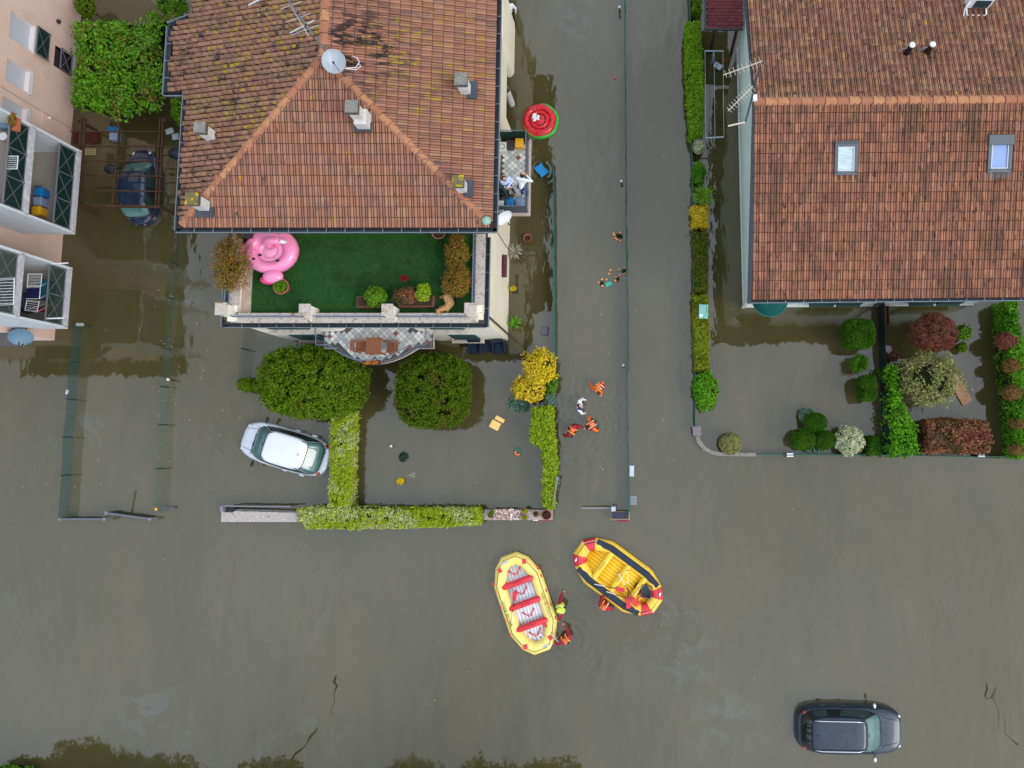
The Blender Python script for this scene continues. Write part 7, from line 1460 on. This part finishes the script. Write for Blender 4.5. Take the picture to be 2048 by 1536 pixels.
# washing line frame on the right
t = thing('washing_line', 'long grey T shaped washing line frame beside the alley hedge', 'washing line', P(1428, 190, 0)); zl = 1.25
for (a, b) in (((1409, 102), (1447, 102)), ((1411, 276), (1448, 274))):
    p_, q_ = P(*a, zl), P(*b, zl); g_ = G(); g_.bar(p_, q_, .05, .05); g_.build('crossbar', mat('pale_frame', (150, 168, 178), .5), t, world=True); m_ = (p_ + q_) / 2; g_ = G(); g_.tube([(m_.x, m_.y, -.6), (m_.x, m_.y, zl)], .03, 8); g_.build('post', MAT['pale_frame'], t, world=True)
for x0, x1 in ((1410, 1412), (1428, 1430), (1446, 1448)): g_ = G(); g_.tube([P(x0, 103, zl + .03), P(x1, 275, zl + .03)], .009, 4); g_.build('line', alu, t, world=True)
simple('folded_cloth', 'pale cloth with a dark strap hanging under the washing line', 'cloth', 1436, 132, .4, [('cloth', (0, 0, 0), (.36, .26, .06)), ('strap', (-.06, 0, .035), (.03, .28, .012), S_bk)], mat('pale_cloth', (178, 190, 206), .8), -.6)
simple('brick_block', 'orange brown block just under the dark water by the porch', 'block', 1452, 121, .02, [('block', (0, 0, 0), (.26, .24, .06))], mat('clay', (110, 60, 34), .9), bevel=.03)
simple('turquoise_board', 'turquoise board with torn white paper lying on the hedge top', 'board', 1407, 623, 1.0, [('panel', (0, 0, 0), (.40, .62, .03)), ('paper', (-.1, -.18, .02), (.14, .12, .006), white_m, .4)], mat('turquoise_board', [(116, 176, 164), (130, 188, 176)], .6, scale=6), -.03)
tb_ = bpy.data.objects['turquoise_board']
for i in range(7): g_ = G(); g_.box((.13 + .012 * (i % 2), .22 - .045 * i, .018), (.03, .03, .004)); g_.build('printed_mark', lead_m, tb_)
# villa surroundings
simple('wicker_chest', 'low wicker table between two dark armchairs at the villa foot', 'table', 971, 694, .35, [('top', (0, 0, 0), (.52, .42, .05)), ('base', (0, 0, -.2), (.46, .36, .36))], mat('dark_wicker', [(28, 38, 52), (38, 48, 62)], .8, scale=30, bump=.01, bscale=60))
for px_, lb, rz in ((950, 'dark wicker armchair farther from the villa corner', 0), (998, 'dark wicker armchair nearer the villa corner', .12)):
    simple('armchair', lb, 'armchair', px_, 695, .45, [('seat', (0, 0, -.15), (.52, .52, .18)), ('backrest', (0, .24, .08), (.54, .1, .5)), ('armrest', (-.25, 0, .04), (.09, .5, .28)), ('armrest', (.25, 0, .04), (.09, .5, .28)), ('cushion', (0, -.03, -.04), (.4, .42, .08), mat('navy_cushion', (30, 42, 60), .9))], MAT['dark_wicker'], rz, 'armchairs at the villa foot', .03)
simple('floating_cushion', 'mauve cushion floating beside the villa garden fence', 'cushion', 1090, 662, .06, [('cushion', (0, 0, 0), (.30, .42, .09))], mat('mauve_cushion', (104, 96, 112), .8), -.08, bevel=.04)
t = simple('storage_box', 'pale tan lidded box floating in the villa garden', 'box', 992, 846, .15, [('box', (0, -.1, 0), (.42, .36, .22)), ('flap', (.06, .22, .02), (.42, .18, .2))], mat('tan_box', (240, 200, 118), .6), math.radians(-28), bevel=.02, zb=.06)
t = simple('blue_chair', 'bright blue plastic chair tipped over in the water by the fence', 'chair', 1084, 340, .2, [('backrest', (0, .14, .02), (.42, .22, .06)), ('seat', (.04, -.14, .0), (.40, .34, .06)), ('leg', (-.16, -.34, -.1), (.04, .2, .04)), ('leg', (.2, -.34, -.1), (.04, .2, .04))], mat('bright_blue', (20, 134, 206), .45), math.radians(-145), bevel=.02, zb=.12)
c_ = P(1035, 903, .02); t = thing('hose_ring', 'green and orange ring afloat in the villa garden', 'ring', (c_.x, c_.y, .03)); g_ = G(); torus(g_, .13, .035, 0, 24, 8); g_.build('ring', mat('green_ring', (20, 110, 80), .6), t, smooth=True); g_ = G(); g_.tube([(.02 + .11 * math.cos(a), -.03 + .11 * math.sin(a), .03) for a in np.linspace(2.6, 5.6, 9)], .04, 8); g_.build('section', mat('orange_ring', (222, 126, 76), .6), t, smooth=True)
# south balcony furniture
tk = mat('teak', [(150, 92, 56), (126, 74, 44), (166, 106, 66)], .6, scale=3, stretch=(8, 1, 1))
c_ = P(747, 692, ZB + .72); tt = thing('garden_table', 'slatted teak table in the middle of the rounded balcony', 'table', (c_.x, c_.y, ZB))
for i in range(7): g_ = G(); g_.box(((i - 3) * .088, 0, .71), (.08, .58, .03)); g_.build('slat', tk, tt)
g_ = G(); g_.box((0, .31, .70), (.66, .05, .05)); g_.box((0, -.31, .70), (.66, .05, .05)); g_.build('apron', tk, tt)
for a in ((-1, -1), (1, -1), (1, 1), (-1, 1)): g_ = G(); g_.box((a[0] * .28, a[1] * .27, .35), (.05, .05, .7)); g_.build('leg', tk, tt)
def teak_chair(label, px, py, rz):
    c_ = P(px, py, ZB + .44); t = thing('garden_chair', label, 'chair', (c_.x, c_.y, ZB), rz, group='teak chairs at the balcony table')
    for i in range(6): g_ = G(); g_.box(((i - 2.5) * .07, 0, .44), (.06, .42, .025)); g_.build('seat_slat', tk, t)
    for i in range(5): g_ = G(); g_.box((-.25 - .02 * 0, (i - 2) * .085, .66), (.03, .05, .4)); g_.build('back_slat', tk, t)
    g_ = G(); g_.box((-.26, 0, .87), (.04, .48, .06)); g_.build('back_rail', tk, t)
    for a in ((-1, -1), (1, -1), (1, 1), (-1, 1)): g_ = G(); g_.box((a[0] * .19, a[1] * .2, .22), (.04, .04, .44)); g_.build('leg', tk, t)
    for s in (-1, 1): g_ = G(); g_.box((-.02, s * .23, .62), (.46, .045, .03)); g_.build('armrest', tk, t)
teak_chair('teak folding chair left of the balcony table', 722, 693, 0); teak_chair('teak folding chair right of the balcony table', 784, 694, math.pi)
c_ = P(741, 724, ZB + .9); t = thing('window_planter', 'brown trough of red and lime flowers hung on the rounded balcony rail', 'planter', (c_.x, c_.y, ZB + .75)); g_ = G(); g_.box((0, 0, 0), (.68, .2, .18)); g_.build('trough', mat('dark_trough', (96, 50, 42), .7), t); crown('flowers', t, (c_.x, c_.y, ZB + .88), (.3, .09, .07), leafmat('bright_petals', [(170, 40, 36), (150, 190, 40), (206, 92, 50), (110, 30, 30), (196, 60, 50)], 9), .03, .06)
# terrace items
tr_m = mat('brown_trough', (112, 66, 52), .7)
simple('trough_planter', 'brown trough holding the citrus shrub on the turf', 'planter', 736, 603, ZT + .35, [('trough', (0, 0, -.15), (.85, .42, .3)), ('soil', (0, 0, .01), (.78, .36, .02), MAT['soil'])], tr_m, zb=ZT + .33)
simple('trough_planter', 'long brown trough under the red and lime bushes', 'planter', 832, 602, ZT + .35, [('trough', (0, 0, -.15), (1.3, .42, .3)), ('soil', (0, 0, .01), (1.2, .36, .02), MAT['soil'])], tr_m, zb=ZT + .33)
pot('large terracotta pot beside the pink float', 562, 573, ZT + .03, .27, .36, None, gr_mid, cat='pot'); pot('round terracotta pot half under the eave', 877, 464, ZT + .03, .25, .36, mat('pink_terracotta', (150, 100, 92), .8), None)
simple('wheelie_box', 'dark grey storage box under the eave by the float', 'box', 492, 466, ZT + .5, [('box', (0, 0, 0), (.55, .4, .5)), ('lid', (0, 0, .27), (.6, .44, .05))], mat('dark_grey_box', (52, 50, 56), .6), zb=ZT + .3)
# garden details on the right
t = thing('garden_deck', 'wooden plank deck afloat beside the olive tree', 'deck', P(1918, 776, .06), math.radians(-62))
pk = mat('deck_plank', [(156, 118, 86), (176, 138, 104), (134, 98, 72)], .75, scale=3, stretch=(1, 5, 1), patch=[((74, 50, 38), 6, .68, .04)])
for i in range(5): g_ = G(); g_.box((0, (i - 2) * .098, 0), (1.5, .09, .05)); g_.build('plank', pk, t)
t = thing('planter_frame', 'empty wooden planter frame against the dark fence by the house', 'planter', P(1769, 632, .25))
for a in ((0, .42, .34, .04), (0, -.42, .34, .04), (.16, 0, .04, .86), (-.16, 0, .04, .86)): g_ = G(); g_.box((a[0], a[1], 0), (a[2], a[3], .3)); g_.build('board', mat('frame_wood', (92, 66, 44), .8), t)
bush('dead brown plants in the wooden planter frame', 1768, 634, 7, 16, .25, .12, gr_burg, leaf=.03, clump=.08)
for lbl_, px_, py_, r_ in (('small white float in the fenced garden', 1944, 779, .04),): simple('float', lbl_, 'float', px_, py_, .03, [('float', (0, 0, 0), (.08, .08, .05))], mat('pale_green_float', (190, 200, 160), .6), bevel=.02)
simple('pink_item', 'pink garden ornament at the far right edge by the hedge', 'ornament', 2044, 694, .4, [('body', (0, 0, 0), (.22, .24, .3))], mat('dusty_pink', (206, 140, 140), .7), bevel=.06)
simple('white_carton', 'small white carton afloat by the left plot fence', 'carton', 135, 784, .05, [('carton', (0, 0, 0), (.10, .20, .08))], white_m, -.3)
simple('floating_pole', 'thin brown pole afloat by the street gate', 'pole', 267, 1003, .02, [('pole', (0, 0, 0), (.05, .95, .04))], mat('brown_pole', (92, 78, 64), .8), -.12)
# oranges and flowers drifting
omat = mat('orange_flower', [(236, 138, 84), (244, 172, 92), (232, 112, 104)], .6, 'island', 9); ogrn = leafmat('leaf_cluster', [(34, 60, 30), (50, 76, 38)])
def drift(label, pts, grn, cx_, cy_):
    c_ = P(cx_, cy_, 0); t = thing('floating_flowers', label, 'flowers', (c_.x, c_.y, 0), group='orange blooms drifting by the alley fence')
    for px_, py_ in pts: g_ = G(); p_ = P(px_, py_, .05); g_.ball(p_, (.055, .055, .045), 10, 6); g_.build('bloom', omat, t, world=True, smooth=True)
    for px_, py_ in grn: crown('foliage', t, tuple(P(px_, py_, .02)), (.1, .1, .05), ogrn, .035, .06)
drift('compact cluster of orange blooms drifting nearer the top of the alley', [(1227, 467), (1229, 470), (1231, 476), (1234.5, 479), (1241, 482), (1240.5, 465)], [(1236, 472), (1241, 473)], 1235, 473)
drift('scattered string of orange blooms round a teal bag in the alley', [(1249, 536), (1249, 547.5), (1238, 539), (1239.5, 550.5), (1232.5, 555), (1231, 561), (1221, 540), (1218, 547.5), (1213, 559), (1204, 558), (1197, 565), (1205, 571.5)], [(1248, 542), (1204, 567), (1234, 558)], 1222, 555)
simple('teal_bag', 'translucent teal bag drifting among the orange blooms', 'bag', 1217, 568, .03, [('bag', (0, 0, 0), (.30, .2, .06), mat('teal_bag', (60, 170, 150), .3), .4)], white_m, bevel=.03)
simple('red_ball', 'small red ball afloat beside the alley fence', 'ball', 1230, 156, .04, [('ball', (0, 0, 0), (.10, .10, .09), mat('red_ball', (232, 84, 60), .5))], white_m, bevel=.04)
# leaves afloat; flat olive strips painting wire reflections
n = 200; q = []; cl_pts = [(390, 740, 60, 50), (330, 700, 30, 120), (400, 810, 50, 60), (110, 980, 60, 30), (350, 800, 60, 200), (600, 1100, 500, 100), (700, 1350, 500, 150), (1200, 600, 60, 300), (1700, 800, 300, 100), (560, 420, 50, 30), (200, 350, 60, 60), (1500, 1200, 400, 200), (1075, 560, 25, 120)]
for i in range(n): a = random.choice(cl_pts); q.append(tuple(P(random.gauss(a[0], a[2]), random.gauss(a[1], a[3]), .006)))
q = np.array(q); o = leaf_mesh('floating_leaves', q, np.tile([0, 0, 1.0], (n, 1)), .024, leafmat('drifting_leaf', [(214, 178, 60), (226, 214, 120), (206, 126, 60), (230, 226, 200), (120, 120, 60)]), None, spread=.05); o['kind'] = 'stuff'
wd = mat('olive_reflection', (58, 54, 22), .9)  # tone of rippled wire reflections, painted as flat strips on the water
for lb, pts_ in (('painted olive reflections low in the left of the street', [(672, 1352, 5), (668, 1364, 7), (674, 1372, 6), (668, 1385, 2), (669, 1405, 1.2), (662, 1420, 1.5), (666, 1432, .8)]), ('short painted olive reflection at the bottom edge left of the middle', [(634, 1456, 2), (630, 1464, 4), (620, 1474, 5), (612, 1490, 1.5), (604, 1498, 4), (590, 1508, 6), (582, 1522, 3)]), ('painted olive reflection with two blobs at the right edge of the street', [(1973, 1365, 2), (1974, 1380, 5), (1970, 1390, 4), (1973, 1398, 1), (1982, 1396, 3), (1992, 1375, 4), (1986, 1398, 2), (1992, 1408, 1.2), (1998, 1425, 1.2), (1996, 1462, 1.2), (2010, 1430, 1.6), (2010, 1468, 1.2), (2018, 1474, 1.5), (2036, 1490, 4)])):
    t = thing('reflection_strip', lb, 'reflection', P(pts_[0][0], pts_[0][1], 0)); V = []; F = []
    for i, (a, b, w) in enumerate(pts_):
        p_ = P(a, b, .005); nx_ = P(*pts_[min(i + 1, len(pts_) - 1)][:2], .005) - P(*pts_[max(i - 1, 0)][:2], .005); s_ = Vector((-nx_.y, nx_.x, 0)).normalized() * w / 45 * .36; V += [tuple(p_ - s_), tuple(p_ + s_)]
    g_ = G(); g_.add(V, [(2 * i, 2 * i + 1, 2 * i + 3, 2 * i + 2) for i in range(len(pts_) - 1)]); g_.build('strand', wd, t, world=True)
